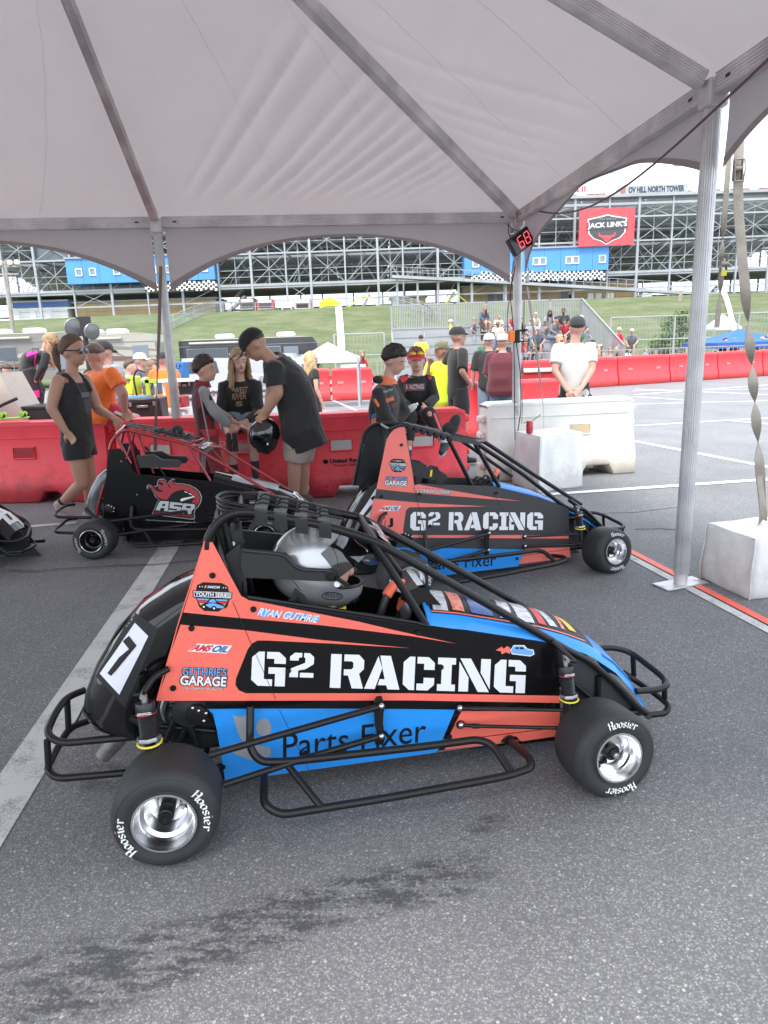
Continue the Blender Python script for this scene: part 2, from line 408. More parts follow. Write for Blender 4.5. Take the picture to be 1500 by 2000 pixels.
st_o = ribbon('tyre_scuff', [G(x, y) for x, y in [(-140, 1990), (100, 1925), (340, 1862), (560, 1790), (720, 1747), (880, 1712), (1000, 1683)]], [.30, .30, .24, .22, .19, .19, .13], stain, .0035, soft=True)
st_o = ribbon('tyre_scuff', [G(x, y) for x, y in [(880, 1640), (960, 1608), (1010, 1600)]], [.07, .09, .05], stain, .0035, soft=True)
st_o = ribbon('tyre_scuff', [G(x, y) for x, y in [(120, 1500), (200, 1520), (300, 1530)]], [.18, .2, .12], stain, .0035, soft=True)

# ------------------------------------------------------------ tent
TENT_H = 2.60
PM, PL, PR = V((1.415, 7.246, 0)), V((-1.99, 6.90, 0)), V((1.722, 3.755, 0))
e1 = V((-.9936, -.113, 0)); e2 = V((.0857, -.9963, 0)); BAY = 3.45
PM_ = PM
LL = PM + e1 * 2 * BAY; RR_ = PM + e2 * 2 * BAY; PL = PM + e1 * BAY; PR = PM + e2 * BAY; C4 = PM + e1 * 2 * BAY + e2 * 2 * BAY
E1m = LL + e2 * BAY; E2m = RR_ + e1 * BAY
APX = PM + (e1 + e2) * BAY
_n = (e1 + e2).normalized(); _hn = V((-_n.y, _n.x, 0))
_q = onplane(600, 0, PM + V((0, 0, TENT_H)), _hn)
slope = (_q.z - TENT_H) / (V((_q.x, _q.y, 0)) - PM).length
APEX = APX + V((0, 0, TENT_H + slope * BAY * sqrt(2)))
alu = mat('anodised_aluminium', (.56, .56, .57), .40, .6, bump=.15, bscale=60, var=.18, vscale=5)
alu2 = mat('dull_aluminium', (.66, .63, .635), .5, .25, bump=.2, bscale=30, var=.25, vscale=4)
def fabric_mat(name, c, trans, rough=.75):
 m = mat(name, c, rough, 0, bump=.25, bscale=26, trans=trans, var=.05, vscale=2.2)
 return m
fab = fabric_mat('tent_vinyl', (.56, .507, .502), .19)
tent = empty('frame_tent', PR, 0, 'large white frame tent on aluminium poles sheltering the small race cars', 'tent')
def tp(v): return V(v) - V(PR)      # world to tent space
def fluted(mb, a, b, r, flutes=22, depth=.06):
 a = V(a); b = V(b); t = (b - a).normalized(); x = V((0, 1, 0)) if abs(t.y) < .9 else V((1, 0, 0)); x = t.cross(x).normalized(); y = t.cross(x)
 n = flutes * 4
 R = []
 for p in (a, b):
  R.append([p + (x * cos(2 * pi * k / n) + y * sin(2 * pi * k / n)) * r * (1 - (depth if k % 4 in (0,) else 0)) for k in range(n)])
 return mb.rings(R)
def channel(mb, a, b, w, h):
 """roof beam: box with proud edges and shallow grooves"""
 a = V(a); b = V(b); d = (b - a).normalized(); s_ = d.cross(V((0, 0, 1))).normalized(); u = s_.cross(d)
 prof = []
 gr = .004
 def P(x, z): prof.append((x, z))
 P(-w / 2, h / 2)
 for k in range(6):
  z = h / 2 - h * k / 6; P(-w / 2, z - .001); P(-w / 2 + gr, z - h / 24); P(-w / 2 + gr, z - h / 12); P(-w / 2, z - h / 8)
 P(-w / 2 + .004, -h / 2)
 for k in range(6):
  x = -w / 2 + w * k / 6; P(x + w / 24, -h / 2); P(x + w / 12, -h / 2 + gr); P(x + w / 8, -h / 2 + gr); P(x + w / 6.5, -h / 2)
 P(w / 2 - .004, -h / 2)
 for k in range(6):
  z = -h / 2 + h * k / 6; P(w / 2, z + .001); P(w / 2 - gr, z + h / 24); P(w / 2 - gr, z + h / 12); P(w / 2, z + h / 8)
 P(w / 2, h / 2)
 R = [[p + s_ * x + u * z for x, z in prof] for p in (a, b)]
 return mb.rings(R, smooth=False)
H = V((0, 0, TENT_H))
posts = [PM, PL, PR, LL, RR_, E1m, E2m, C4]
for i, p in enumerate(posts):
 r = .043
 pole = fluted(MB(), tp(p + V((0, 0, .075))), tp(p + H - V((0, 0, .06))), r).build('pole', alu, tent, sharp=25)
 rz_ = atan2(e1.y, e1.x) + (0 if p not in (PR, RR_) else pi / 2)
 MB().cyl(tp(p + V((0, 0, .012))), tp(p + V((0, 0, .12))), r * .86, 20).build('sleeve', alu2, pole)
 bp_ = MB().box(tp(p + V((.0, 0, .007))), (.30, .13, .011), atan2(e1.y, e1.x) + radians(14), bev=.003)
 for dx in (-.12, .12):
  q = tp(p + Matrix.Rotation(atan2(e1.y, e1.x) + radians(14), 3, 'Z') @ V((dx, 0, 0))); bp_.lathe([(.018, .0125), (.018, .0145), (.012, .0146), (.0, .0147)], q, (0, 0, 1), 14)
 bp_.build('base_plate', alu, pole)
 MB().box(tp(p + H - V((0, 0, .03))), (.11, .11, .13), atan2(e1.y, e1.x), bev=.01).build('bracket', alu2, pole)
 for k in range(3):
  q = tp(p + H + V((0, 0, -.05 + .035 * k))); d_ = (e2 if k % 2 else -e1) * .06
  MB().cyl(q + d_, q + d_ * 1.35, .008, 8).build('bolt', alu2, pole)
for a, b in [(LL, PL), (PL, PM), (PM, PR), (PR, RR_), (LL, E1m), (E1m, C4), (C4, E2m), (E2m, RR_)]:
 d = (b - a).normalized()
 bm_ = channel(MB(), tp(a + d * .055 + H), tp(b - d * .055 + H), .062, .095).build('eave_beam', alu2, tent)
 for q in (a + d * .17, b - d * .17):
  for s_ in (-1, 1):
   MB().box(tp(q + H + d.cross(V((0, 0, 1))) * .0315 * s_), (.034, .004, .012), atan2(d.y, d.x)).build('slot', mat('slot_dark', (.02, .02, .02), .6), bm_)
for p in posts:
 d = (APEX - (p + H)).normalized(); h = 0.085 if p in (PM, LL, RR_, C4) else .075
 channel(MB(), tp(p + H + d * .07), tp(APEX - d * .05), .062 if p not in (PM,) else .075, h).build('rafter', alu2, tent)
# roof panels with creases pulled from the posts
def roof_panel(A, B, seed, creases):
 A = APX + (A - APX) * 1.016 + H + V((0, 0, .05)); B = APX + (B - APX) * 1.016 + H + V((0, 0, .05)); T = APEX + V((0, 0, .045))
 nrm = (B - A).cross(T - A).normalized(); nrm = nrm if nrm.z > 0 else -nrm
 nu, nv = (170, 130) if creases else (40, 30); vs = []; fs = []
 for j in range(nv + 1):
  v = j / nv
  for i in range(nu + 1):
   u = i / nu
   p = A.lerp(B, u).lerp(T, v)
   e = min(1, min(u, 1 - u) * (1 - v) * 9) * min(1, v * 7)
   sag = .045 * sin(pi * u) * (1 - v) * sin(pi * min(1, v * 1.15))
   d = -sag
   for (O0, O1, k0, k1, sp, amp, lo, hi, ytop) in creases:
    q = p - (O0 + H); ex_ = (O1 - O0).normalized(); ey_ = APEX - (O0 + H); ey_ = (ey_ - ex_ * ey_.dot(ex_)).normalized(); x_, y_ = q.dot(ex_), q.dot(ey_)
    s0 = (x_ - k0 * y_) / (1 + k1 * y_); w = smooth((s0 - lo) / .25) * smooth((hi - s0) / .8) * smooth((y_ - .03) / .35) * (1 - smooth((y_ - ytop) / .9))
    ph = s0 / sp + .55 * mn.noise(V((s0 * 1.9, seed, 0))) + .18 * mn.noise(V((s0 * 1.5, y_ * 1.1, seed)))
    d += amp * w * ((abs(sin(ph * pi))) ** .75 - .6) * (.75 + .5 * mn.noise(V((s0 * 4.5, 3 + seed, y_ * .5))))
   d += .006 * mn.noise(p * 3 + V((seed * 7, 0, 0))) + .004 * mn.noise(V((p.x * 9, p.y * 2.5, seed)))
   vs.append(tp(p + nrm * d * e))
 for j in range(nv):
  for i in range(nu): k = j * (nu + 1) + i; fs.append((k, k + 1, k + nu + 2, k + nu + 1))
 mb = MB(); mb.add(vs, fs)
 o = mb.build('roof_panel', fab, tent, sharp=0)
 # welded seam
 for uu in (.36, .70):
  pts = []
  for k in range(29):
   v = k / 28 * .60; i = int(round(uu / (1 - v * .35) * nu)) if uu / (1 - v * .35) < .97 else None
   if i is None: break
   j = int(round(v * nv)); pts.append(vs[j * (nu + 1) + min(i, nu)] - nrm * .002)
  if len(pts) > 2: MB().tube(pts, .0007, 4).build('seam', mat('seam_thread', (.42, .37, .38), .7), o)
 return o
roof_panel(PL, PM, 1, [(PL, PM, .5, .3, .165, .050, .02, 2.7, 1.7)])
roof_panel(PM, PR, 2, [(PR, PM, .35, .1, .30, .030, .6, 3.6, 1.9)])
roof_panel(LL, PL, 3, [(PL, LL, .2, .1, .5, .006, .3, 3, 1.5)])
roof_panel(PR, RR_, 4, [(PR, RR_, .2, .1, .4, .012, .2, 3, 1.5)])
roof_panel(LL, E1m, 5, []); roof_panel(E1m, C4, 6, []); roof_panel(C4, E2m, 7, []); roof_panel(E2m, RR_, 8, [])
# scalloped valance on each bay
vfab = fabric_mat('valance_vinyl', (.50, .455, .46), .14)
hem = mat('valance_hem', (.34, .29, .29), .7)
def valance(a, b, seed, d0=.20, d1=.50, d2=.50):
 out = (a + b) * .5 - APX; out.z = 0; dd_ = (b - a).normalized(); out = (out - dd_ * out.dot(dd_)).normalized()
 L_ = (b - a).length; n = 60; m_ = 10
 dep = lambda u: d0 + (d1 if u < .5 else d2) * abs(2 * u - 1) ** 2.3
 def fn(u, v):
  uu = .018 + u * .964; p = a.lerp(b, uu) + H + out * .045; dz = dep(uu) * v
  w = (.018 * sin(uu * 19 + seed) * v + .02 * mn.noise(V((uu * 7, v * 1.2, seed)))) * v
  return tp(p + V((0, 0, .06 - dz - .0))+ out * w)
 o = MB().grid(fn, n, m_).build('valance', vfab, tent, sharp=0)
 MB().tube([fn(k / n, 1.0) for k in range(n + 1)], .005, 5).build('hem', hem, o)
 s2 = MB()
 s2.grid(lambda u, v: fn(u, .90 + .09 * v) + tp(PR) - out * .003, n, 1)
 s2.build('hem_band', hem, o, sharp=0)
for i, (a, b) in enumerate([(LL, PL), (PL, PM), (PM, PR), (PR, RR_), (C4, E1m), (E1m, LL)]): valance(a, b, i, *{2: (.12, .50, .36), 3: (.12, .34, .34)}.get(i, (.20, .50, .50)))
for p, dd in ((PL, e2), (PM, (e1 + e2) * .6)):
 pass
# ------------------------------------------------------------ grandstand far behind
SY = 96.0
def A(x, y, dy=0): return at(x, y, SY + dy)
steel = mat('galvanised_steel', (.34, .36, .385), .5, .2, var=.12, vscale=.5)
steel_d = mat('steel_shadowed_grey', (.34, .355, .38), .6, .2, var=.15, vscale=.4)  # second steel, nearly the same grey and slightly rougher
under = mat('stand_underside', (.58, .59, .61), .8, var=.18, vscale=.35)
white_m = mat('white_paint_metal', (.74, .75, .76), .5, var=.06, vscale=1)
blue_clad = mat('blue_cladding', (.075, .27, .66), .45, var=.06, vscale=.6)
glass_d = mat('dark_glass', (.05, .06, .075), .08, spec=.8)
brick_m = mat('tan_block', (.48, .35, .20), .8, var=.10, vscale=1.2)
conc = mat('pale_concrete', (.52, .52, .50), .8, var=.1, vscale=.6)
black_p = mat('black_paint', (.015, .015, .017), .45)
GZ = lambda x, y: berm(x, y)
stand = empty('grandstand', (0, SY, GZ(0, SY)), 0, 'huge grey steel racetrack grandstand seen from behind across the grass bank', 'grandstand')
so = stand.location.copy()
sp_ = lambda v: V(v) - so
top_z = A(1200, 384).z; xl, xr = A(-120, 500).x, A(1640, 500).x
bz = lambda x: GZ(x, SY + 2)
# underside of the seating: a sheet that falls away from the top edge
for k in range(14):
 x0 = xl + (xr - xl) * k / 14; x1 = xl + (xr - xl) * (k + 1) / 14 - .12
 m = MB(); P = [(SY + 1.6, top_z - .2), (SY + 30, 12.9), (SY + 30, 12.5), (SY + 1.6, top_z - 1.1)]
 m.rings([[sp_((x, y, z)) for y, z in P] for x in (x0, x1)], smooth=False)
 m.build('seating_underside', under, stand)
for k in range(13):
 t = (k + .5) / 13; y = SY + 1.6 + 28.4 * t; z = top_z - 1.1 + (12.5 - top_z + 1.1) * t
 MB().bar(sp_((xl, y, z - .2)), sp_((xr, y, z - .2)), .16, .35).build('purlin', steel_d, stand)
cols_px = [-60, 8, 62, 137, 160, 212, 283, 352, 423, 490, 557, 604, 672, 736, 775, 790, 853, 920, 985, 1052, 1118, 1186, 1243, 1308, 1370, 1437, 1500, 1560]
cols_px = [-60, 5, 68, 138, 212, 283, 352, 425, 490, 558, 606, 674, 738, 787, 855, 920, 985, 1052, 1120, 1186, 1243, 1308, 1370, 1437, 1500, 1560]
cx = [A(p, 520).x for p in cols_px]
levels = [A(750, 580).z, A(750, 548).z, A(750, 487).z, A(750, 440).z, top_z - .9]
shared = {}
for i, x in enumerate(cx):
 m = MB(); m.bar(sp_((x, SY, bz(x))), sp_((x, SY, top_z)), .20 if i % 2 else .30, .30).build('column', steel, stand)
 f = MB(); f.lathe([(.75, 0), (.7, .5), (.35, .55)], sp_((x, SY, bz(x) - .1)), (0, 0, 1), 10); f.build('footing', white_m, stand)
 # second row of columns further in
 yb = SY + 11; zt = top_z - 1.1 + (12.5 - top_z + 1.1) * (11 - 1.6) / 28.4
 MB().bar(sp_((x + .6, yb, GZ(x, yb))), sp_((x + .6, yb, zt)), .22).build('column', steel_d, stand)
 MB().bar(sp_((x, SY, top_z - 5.5)), sp_((x + .6, yb, zt)), .14).build('brace', steel_d, stand)
 MB().bar(sp_((x, SY, levels[2])), sp_((x + .6, yb, levels[2])), .16, .2).build('beam', steel_d, stand)
for j, z in enumerate(levels):
 MB().bar(sp_((xl, SY, z)), sp_((xr, SY, z)), .2, .30 if j in (1, 4) else .2).build('beam', steel, stand)
 MB().bar(sp_((xl, SY + 11, z - .4)), sp_((xr, SY + 11, z - .4)), .2, .30).build('beam', steel_d, stand)
rr = random.Random(3)
for i in range(len(cx) - 1):
 x0, x1 = cx[i], cx[i + 1]
 for j in range(len(levels) - 1):
  if j == 0 and i % 3: continue
  if 18 > i > 15 and j in (1, 2): continue
  z0, z1 = levels[j], levels[j + 1]
  MB().bar(sp_((x0, SY + .1, z0)), sp_((x1, SY + .1, z1)), .075).build('brace', steel, stand)
  if (i + j) % 2 or j > 1: MB().bar(sp_((x1, SY + .25, z0)), sp_((x0, SY + .25, z1)), .075).build('brace', steel, stand)
 if i % 2: MB().bar(sp_((x0, SY + 5, levels[1])), sp_((x1, SY + 5, levels[3])), .12).build('brace', steel_d, stand)
for i in range(len(cx) - 1):
 xm = (cx[i] + cx[i + 1]) / 2; MB().bar(sp_((xm, SY + .5, levels[1])), sp_((xm, SY + .5, top_z - 1)), .09).build('mullion', steel_d, stand)
 MB().bar(sp_((cx[i], SY + 5.5, levels[1])), sp_((cx[i + 1], SY + 5.5, levels[2])), .10).build('brace', steel_d, stand); MB().bar(sp_((cx[i + 1], SY + 5.5, levels[1])), sp_((cx[i], SY + 5.5, levels[3])), .10).build('brace', steel_d, stand)
for z in (levels[1] + 1.1, (levels[1] + levels[2]) / 2, (levels[2] + levels[3]) / 2, (levels[3] + levels[4]) / 2): MB().bar(sp_((xl, SY + .6, z)), sp_((xr, SY + .6, z)), .08).build('rail', steel_d, stand)
# concourse deck
deckz = levels[1]
MB().box(sp_(((xl + xr) / 2, SY + 7, deckz - .25)), (xr - xl, 14, .35)).build('concourse_deck', steel_d, stand)
MB().box(sp_(((xl + xr) / 2, SY + 9, levels[2] + .2)), (xr - xl, 8, .3)).build('upper_deck', under, stand)
# top rail
rz_ = A(1200, 361).z
MB().box(sp_(((xl + xr) / 2, SY + .8, top_z + .05)), (xr - xl, 2.4, .35)).build('top_walkway', steel_d, stand)
for z in (rz_, (rz_ + top_z) / 2 + .1): MB().bar(sp_((xl, SY + .2, z)), sp_((xr, SY + .2, z)), .07).build('rail', steel, stand)
m0 = None
for k in range(60):
 x = cx[13] + (xr - cx[13]) * k / 60
 if m0 is None: m0 = MB().bar((0, 0, 0), (0, 0, rz_ - top_z), .06).mesh('rail_post'); m0.materials.append(steel)
 o = link('rail_post', m0, stand); o.location = sp_((x, SY + .2, top_z + .1))
m = MB()
red_seat = mat('red_seats', (.62, .06, .05), .6);
for k in range(110):
 x = A(1100, 370).x + k * .42
 if k % 9 < 6: m.box(sp_((x, SY + 1.9, top_z + .55)), (.34, .3, .5))
tag(m.build('upper_seats', mat('mixed_seats', (.28, .09, .10), .6), stand), kind='stuff')
def glass_cell(): pass
# blue suites
def suites(x0, x1, yt, yb, wins, label):
 a, b = A(x0, yt), A(x1, yb); z1 = A((x0 + x1) / 2, yt).z; z0 = A((x0 + x1) / 2, yb).z
 o = empty('suite_block', ((a.x + b.x) / 2, SY - .8, z0), 0, label, 'building'); w = b.x - a.x; h = z1 - z0
 n = max(3, int(w / 2.0))
 cl = None
 for k in range(n):
  p = MB().box((-w / 2 + w * (k + .5) / n, 1.5, h / 2), (w / n - .03, 3.4, h)).build('wall_panel', blue_clad, o)
 MB().box((0, 1.45, h + .08), (w + .2, 3.7, .18)).build('roof_edge', steel, o)
 for px in wins:
  q = at(px, (yt * .45 + yb * .55) if True else 0, SY - 1.0)
  wz = z0 + h * .46
  f = MB(); X = q.x - o.location.x; wz -= z0
  for s_ in (-1, 1):
   f.box((X + s_ * .38, -.24, wz), (.12, .14, .95)); f.box((X, -.24, wz + s_ * .42), (.7, .14, .12))
  fr = f.build('window_frame', white_m, o)
  MB().box((X, -.20, wz), (.66, .06, .74)).build('pane', mat('pale_glass', (.20, .25, .30), .15), fr)
 return o
suites(905, 1183, 488, 533, [929, 985, 1047, 1060, 1111, 1124, 1176], 'pale blue suite block under the red sign, above a checkered band')
suites(132, 424, 503, 552, [154, 181, 228, 300, 330, 372, 400], 'pale blue suite block at left, half hidden by the tent valance')
def checks(x0, x1, yt0, yb0, yt1, yb1, label):
 o = empty('checkered_banner', A(x0, yb0, -1), 0, label, 'banner'); n = 2 * max(4, int((x1 - x0) / 9)); R = 4
 base = []; blk = MB(); wht = MB()
 for k in range(n):
  for r in range(R):
   def q(kk, r_):
    t = kk / n; x = x0 + (x1 - x0) * t; yt = yt0 + (yt1 - yt0) * t; yb = yb0 + (yb1 - yb0) * t
    p = A(x, yt + (yb - yt) * r_ / R + 1.5 * sin(kk * .9), -1.0); p.y += .12 * sin(kk * .7); return p - o.location
   P = [q(k, r), q(k + 1, r), q(k + 1, r + 1), q(k, r + 1)]
   (blk if (k + r) % 2 else wht).add(P, [(0, 1, 2, 3)], False)
 wht.build('white_checks', white_m, o); blk.build('black_checks', mat('black_print', (.02, .02, .022), .6), o)
checks(283, 424, 552, 569, 548, 566, 'black and white checkered banner beneath the left blue suites')
checks(920, 1182, 532, 550, 528, 546, 'black and white checkered banner beneath the right blue suites')
# red sponsor board
bd = A(1130, 479, -1.4); bw = A(1237, 479, -1.4).x - bd.x; bh = A(1184, 407, -1.4).z - A(1184, 480, -1.4).z
bz0 = A(1184, 480, -1.4).z
sb = empty('sponsor_board', (bd.x + bw / 2, SY - 1.4, bz0), 0, 'red square sponsor board with a dark shield hung high on the stand', 'sign')
MB().box((0, 0, bh / 2), (bw, .2, bh)).build('board', mat('signal_red', (.86, .075, .09), .5), sb)
def flat(pts, y, name, m, par, ext=.03):
 return MB().prism([(p[0], y, p[1]) for p in pts], (0, ext, 0)).build(name, m, par)
S_ = lambda x, y: ((x - 1184) / 107 * bw, (480 - y) / 73 * bh)
shield = [(1146, 427), (1172, 422), (1184, 419), (1196, 422), (1222, 427), (1220, 455), (1210, 466), (1196, 471), (1184, 478), (1172, 471), (1158, 466), (1148, 455)]
flat([S_(*p) for p in shield], -.16, 'shield_edge', white_m, sb)
flat([S_(1184 + (x - 1184) * .93, 449 + (y - 449) * .92) for x, y in shield], -.20, 'shield', mat('shield_grey', (.07, .072, .08), .6), sb)
flat([S_(*p) for p in [(1146, 434), (1224, 434), (1224, 447), (1144, 449)]], -.24, 'name_band', mat('shield_grey', (.07, .072, .08), .6), sb)
qq = lambda x, y, yy=-.27: (S_(x, y)[0], yy, S_(x, y)[1])
put_text('lettering', "JACK LINK'S", white_m, sb, [qq(1146, 448), qq(1222, 446), qq(1146, 435)], bold=.03)
put_text('lettering', "MEAT SNACKS", mat('shield_text', (.3, .3, .3), .6), sb, [qq(1167, 430), qq(1201, 430), qq(1167, 426)])
horn = [(1168, 453), (1171, 459), (1179, 461), (1184, 460), (1189, 461), (1197, 459), (1200, 453), (1200, 462), (1193, 465), (1188, 471), (1184, 474), (1180, 471), (1175, 465), (1168, 462)]
flat([S_(*p) for p in horn], -.26, 'bull_mark', mat('signal_red', (.86, .075, .09), .5), sb)
# tower name banner on the top rail
nb = A(1203, 379, -.3); nw = A(1343, 379, -.3).x - nb.x; nz1 = A(1270, 361, -.3).z; nz0 = A(1270, 380, -.3).z
nbo = empty('tower_banner', (nb.x + nw / 2, SY - .3, nz0), 0, 'long white banner with grey tower name along the top rail', 'banner')
MB().box((0, 0, (nz1 - nz0) / 2), (nw, .06, nz1 - nz0)).build('banner_sheet', mat('banner_pale', (.36, .39, .43), .6), nbo)
hh = nz1 - nz0
put_text('lettering', 'OV HILL NORTH TOWER', mat('banner_grey', (.05, .06, .08), .6), nbo, [(-nw / 2 + nw * .17, -.05, hh * .2), (nw / 2 - nw * .05, -.05, hh * .2), (-nw / 2 + nw * .17, -.05, hh * .86)], bold=.055)
flat([(-nw * .44, hh * .25), (-nw * .40, hh * .15), (-nw * .37, hh * .3), (-nw * .37, hh * .8), (-nw * .44, hh * .8)], -.06, 'emblem', mat('brown_mark', (.35, .16, .10), .6), nbo, .02)
nb2 = A(1122, 380, -.3)
o = empty('small_banner', nb2, 0, 'small white banner with red marks at the edge of the tent valance', 'banner')
MB().box((1.0, 0, .65), (2.1, .06, 1.3)).build('banner_sheet', mat('banner_white', (.70, .73, .77), .6), o)
flat([(.2, .3), (.6, .3), (.4, .9)], -.06, 'red_mark', mat('signal_red', (.86, .075, .09), .5), o, .02); flat([(.9, .3), (1.1, .3), (1.1, .95), (.9, .95)], -.06, 'red_mark', mat('signal_red', (.86, .075, .09), .5), o, .02); flat([(1.2, .3), (1.4, .3), (1.4, .95), (1.2, .95)], -.06, 'red_mark', mat('signal_red', (.86, .075, .09), .5), o, .02)
# dark video board at left behind the steel, and a white board
o = empty('video_board', A(68, 500, .6), 0, 'dark advertising board with red marks behind the steel at upper left', 'sign')
w_ = A(200, 500, .6).x - A(68, 500, .6).x
MB().box((w_ / 2, 0, 0.7), (w_, .3, 2.6)).build('board', mat('board_slate', (.10, .13, .15), .5), o)
MB().box((w_ * .22, -.18, 1.4), (w_ * .32, .05, .9)).build('red_mark', mat('signal_red', (.86, .075, .09), .5), o); MB().box((w_ * .75, -.18, .8), (w_ * .3, .05, .7)).build('red_mark', mat('signal_red', (.86, .075, .09), .5), o)
o = empty('white_board', A(866, 489, .4), 0, 'blank white board above the checkered walkway left of the timer post', 'sign')
MB().box((1.8, 0, .5), (3.4, .2, 1.4)).build('board', white_m, o); MB().box((1.8, .2, -.3), (3.2, .1, .3)).build('support_bar', steel, o)
# flood lamps poles on top
for px, py, lb in ((1196, 331, 'left of the two thin lamp posts standing above the stand rail'), (1322, 322, 'right of the two thin lamp posts standing above the stand rail')):
 b = A(px, 366, 8); t = A(px, py, 8)
 o = empty('lamp_post', b, 0, lb, 'lamp post'); MB().cyl((0, 0, -2), t - b, .07, 8).build('post', steel, o); MB().box(t - b, (.9, .5, .3)).build('lamp_head', steel_d, o)
# tan block buildings under the stand
def block_building(x0, x1, yt, yb, dy, doors, label, m_=brick_m):
 a = A(x0, yb, dy); b = A(x1, yb, dy); z1 = A((x0 + x1) / 2, yt, dy).z; z0 = GZ(a.x, SY + dy) - .3
 o = empty('block_building', ((a.x + b.x) / 2, SY + dy, z0), 0, label, 'building'); w = b.x - a.x; h = z1 - z0
 MB().box((0, 3, h / 2), (w, 6, h)).build('wall', m_, o)
 MB().box((0, 3, h + .1), (w + .6, 6.6, .22)).build('roof', steel_d, o)
 for k in range(1, 5): MB().box((0, -.02, h * k / 5), (w, .03, .03)).build('course_joint', mat('joint_dark', (.25, .2, .14), .9), o)
 for (px0, px1, pyt, dm) in doors:
  xa = A(px0, yb, dy).x - o.location.x; xb = A(px1, yb, dy).x - o.location.x; zt = A(px0, pyt, dy).z - z0
  d = MB().box(((xa + xb) / 2, -.04, zt / 2), (xb - xa, .08, zt)).build('door', dm, o); MB().box(((xa + xb) / 2, -.05, zt + .06), (xb - xa + .2, .12, .12)).build('door_frame', conc, d)
 return o
dgrey = mat('grey_door', (.16, .19, .23), .6); tan2 = mat('tan_door', (.42, .30, .22), .7); dark_o = mat('dark_opening', (.03, .03, .035), .8)
block_building(148, 424, 588, 622, 2.2, [], 'long low tan block building under the left blue suites')
block_building(905, 1245, 556, 603, 2.4, [(953, 965, 575, dgrey), (971, 983, 575, dgrey), (1056, 1069, 568, tan2), (1095, 1108, 570, dgrey), (1110, 1116, 575, dark_o)], 'long tan block building with grey doors under the right blue suites')
block_building(766, 832, 580, 606, 2.0, [(767, 773, 583, white_m)], 'small tan kiosk with a flat pale roof under the middle of the stand')
block_building(22, 134, 590, 622, 1.6, [(28, 40, 600, white_m), (60, 72, 600, white_m), (92, 104, 600, white_m)], 'white shed with a blue top at the foot of the stand at left', white_m)
fb = mat('shed_blue', (.06, .12, .32), .6); MB().box(A(80, 594, 1.4), (A(134, 590, 1.4).x - A(24, 590, 1.4).x, .1, .8)).build('shed_fascia', fb, None); o = bpy.data.objects['shed_fascia']; tag(o, 'dark blue fascia strip across the front of the white shed', 'fascia')
# pale panels leaning by the right building
for i, (xa, xb, yt, yb, lb) in enumerate([(1148, 1159, 573, 596, 'white panel leaning on the tan wall, left of a close pair'), (1163, 1174, 573, 596, 'white panel leaning on the tan wall, right of a close pair'), (1187, 1197, 573, 594, 'narrow white framed louvre against the tan wall'), (1200, 1221, 585, 594, 'low wide white grille at the foot of the tan wall'), (1253, 1272, 573, 594, 'white box unit beyond the right end of the tan building')]):
 a = A(xa, yb, 1.2); b = A(xb, yt, 1.2); o = empty('wall_panel', ((a.x + b.x) / 2, a.y, a.z - .4), 0, lb, 'panel')
 w, h = b.x - a.x, b.z - a.z + .4
 f = MB(); f.box((0, 0, h / 2), (w, .1, h)); f.build('sheet', white_m if i not in (2, 3) else mat('louvre_grey', (.4, .42, .43), .6), o)
 f = MB()
 for s_ in (-1, 1): f.box((s_ * w / 2, -.06, h / 2), (.08, .1, h)); f.box((0, -.06, h / 2 + s_ * h / 2), (w, .1, .08))
 f.build('edge_frame', white_m, o)
# ramp walkway with railing falling to the right
def walkway(p0, p1, wd, label, dy=-2.5, posts=22):
 a = A(*p0, dy); b = A(*p1, dy); o = empty('access_ramp', a, 0, label, 'walkway'); L_ = b - a
 MB().bar((0, 0, 0), L_, 1.8, wd).build('deck', steel_d, o)
 for h in (.6, 1.2): MB().bar((0, -.9, h), L_ + V((0, -.9, h)), .06).build('rail', steel, o)
 for k in range(posts + 1):
  q = L_ * k / posts; MB().bar(q + V((0, -.9, 0)), q + V((0, -.9, 1.2)), .06).build('rail_post', steel, o)
 for k in range(1, posts, 4):
  q = L_ * k / posts; gz = GZ((a + q).x, (a + q).y) - (a + q).z; MB().bar(q, q + V((0, 0, gz)), .28).build('support_post', steel, o)
walkway((765, 541), (905, 548), .35, 'level steel walkway with railings left of the right blue suites', -2, 14)
walkway((905, 548), (1560, 585), .35, 'long steel ramp with railings sloping down to the right across the stand', -2.4, 40)
# yellow cross braces, stair flights
yel = mat('safety_yellow', (.85, .80, .03), .5)
for (x0, y0, xm, ym, x1, y1, lb) in [(680, 600, 712, 576, 742, 600, 'yellow painted brace frame left of centre beneath the stand'), (864, 596, 893, 575, 921, 598, 'yellow painted brace frame near the kiosk beneath the stand')]:
 o = empty('yellow_brace', A(x0, y0, -.6), 0, lb, 'brace'); O = o.location
 MB().bar((0, 0, 0), A(xm, ym, -.6) - O, .16).build('strut', yel, o); MB().bar(A(xm, ym, -.6) - O, A(x1, y1, -.6) - O, .16).build('strut', yel, o)
for (x0, y0, x1, y1, lb) in [(706, 604, 722, 574, 'dark steel stair flight rising beside the yellow brace'), (871, 600, 888, 570, 'steel stair flight rising behind the right yellow brace'), (432, 622, 478, 578, 'broad dark steel stair flight between the left suites and the food stalls'), (1380, 590, 1410, 555, 'steel stair flight at the far right beyond the big pole')]:
 a = A(x0, y0, .8); b = A(x1, y1, .8); o = empty('stair_flight', a, 0, lb, 'stairs'); d = b - a
 for s_ in (0, 1.2): MB().bar((0, s_, 0), d + V((0, s_, 0)), .12, .3).build('stringer', steel_d, o); MB().bar((0, s_, 1), d + V((0, s_, 1)), .06).build('rail', steel, o)
 for k in range(9): MB().box(d * (k + .5) / 9 + V((0, .6, 0)), (.4, 1.2, .06)).build('tread', steel_d, o)
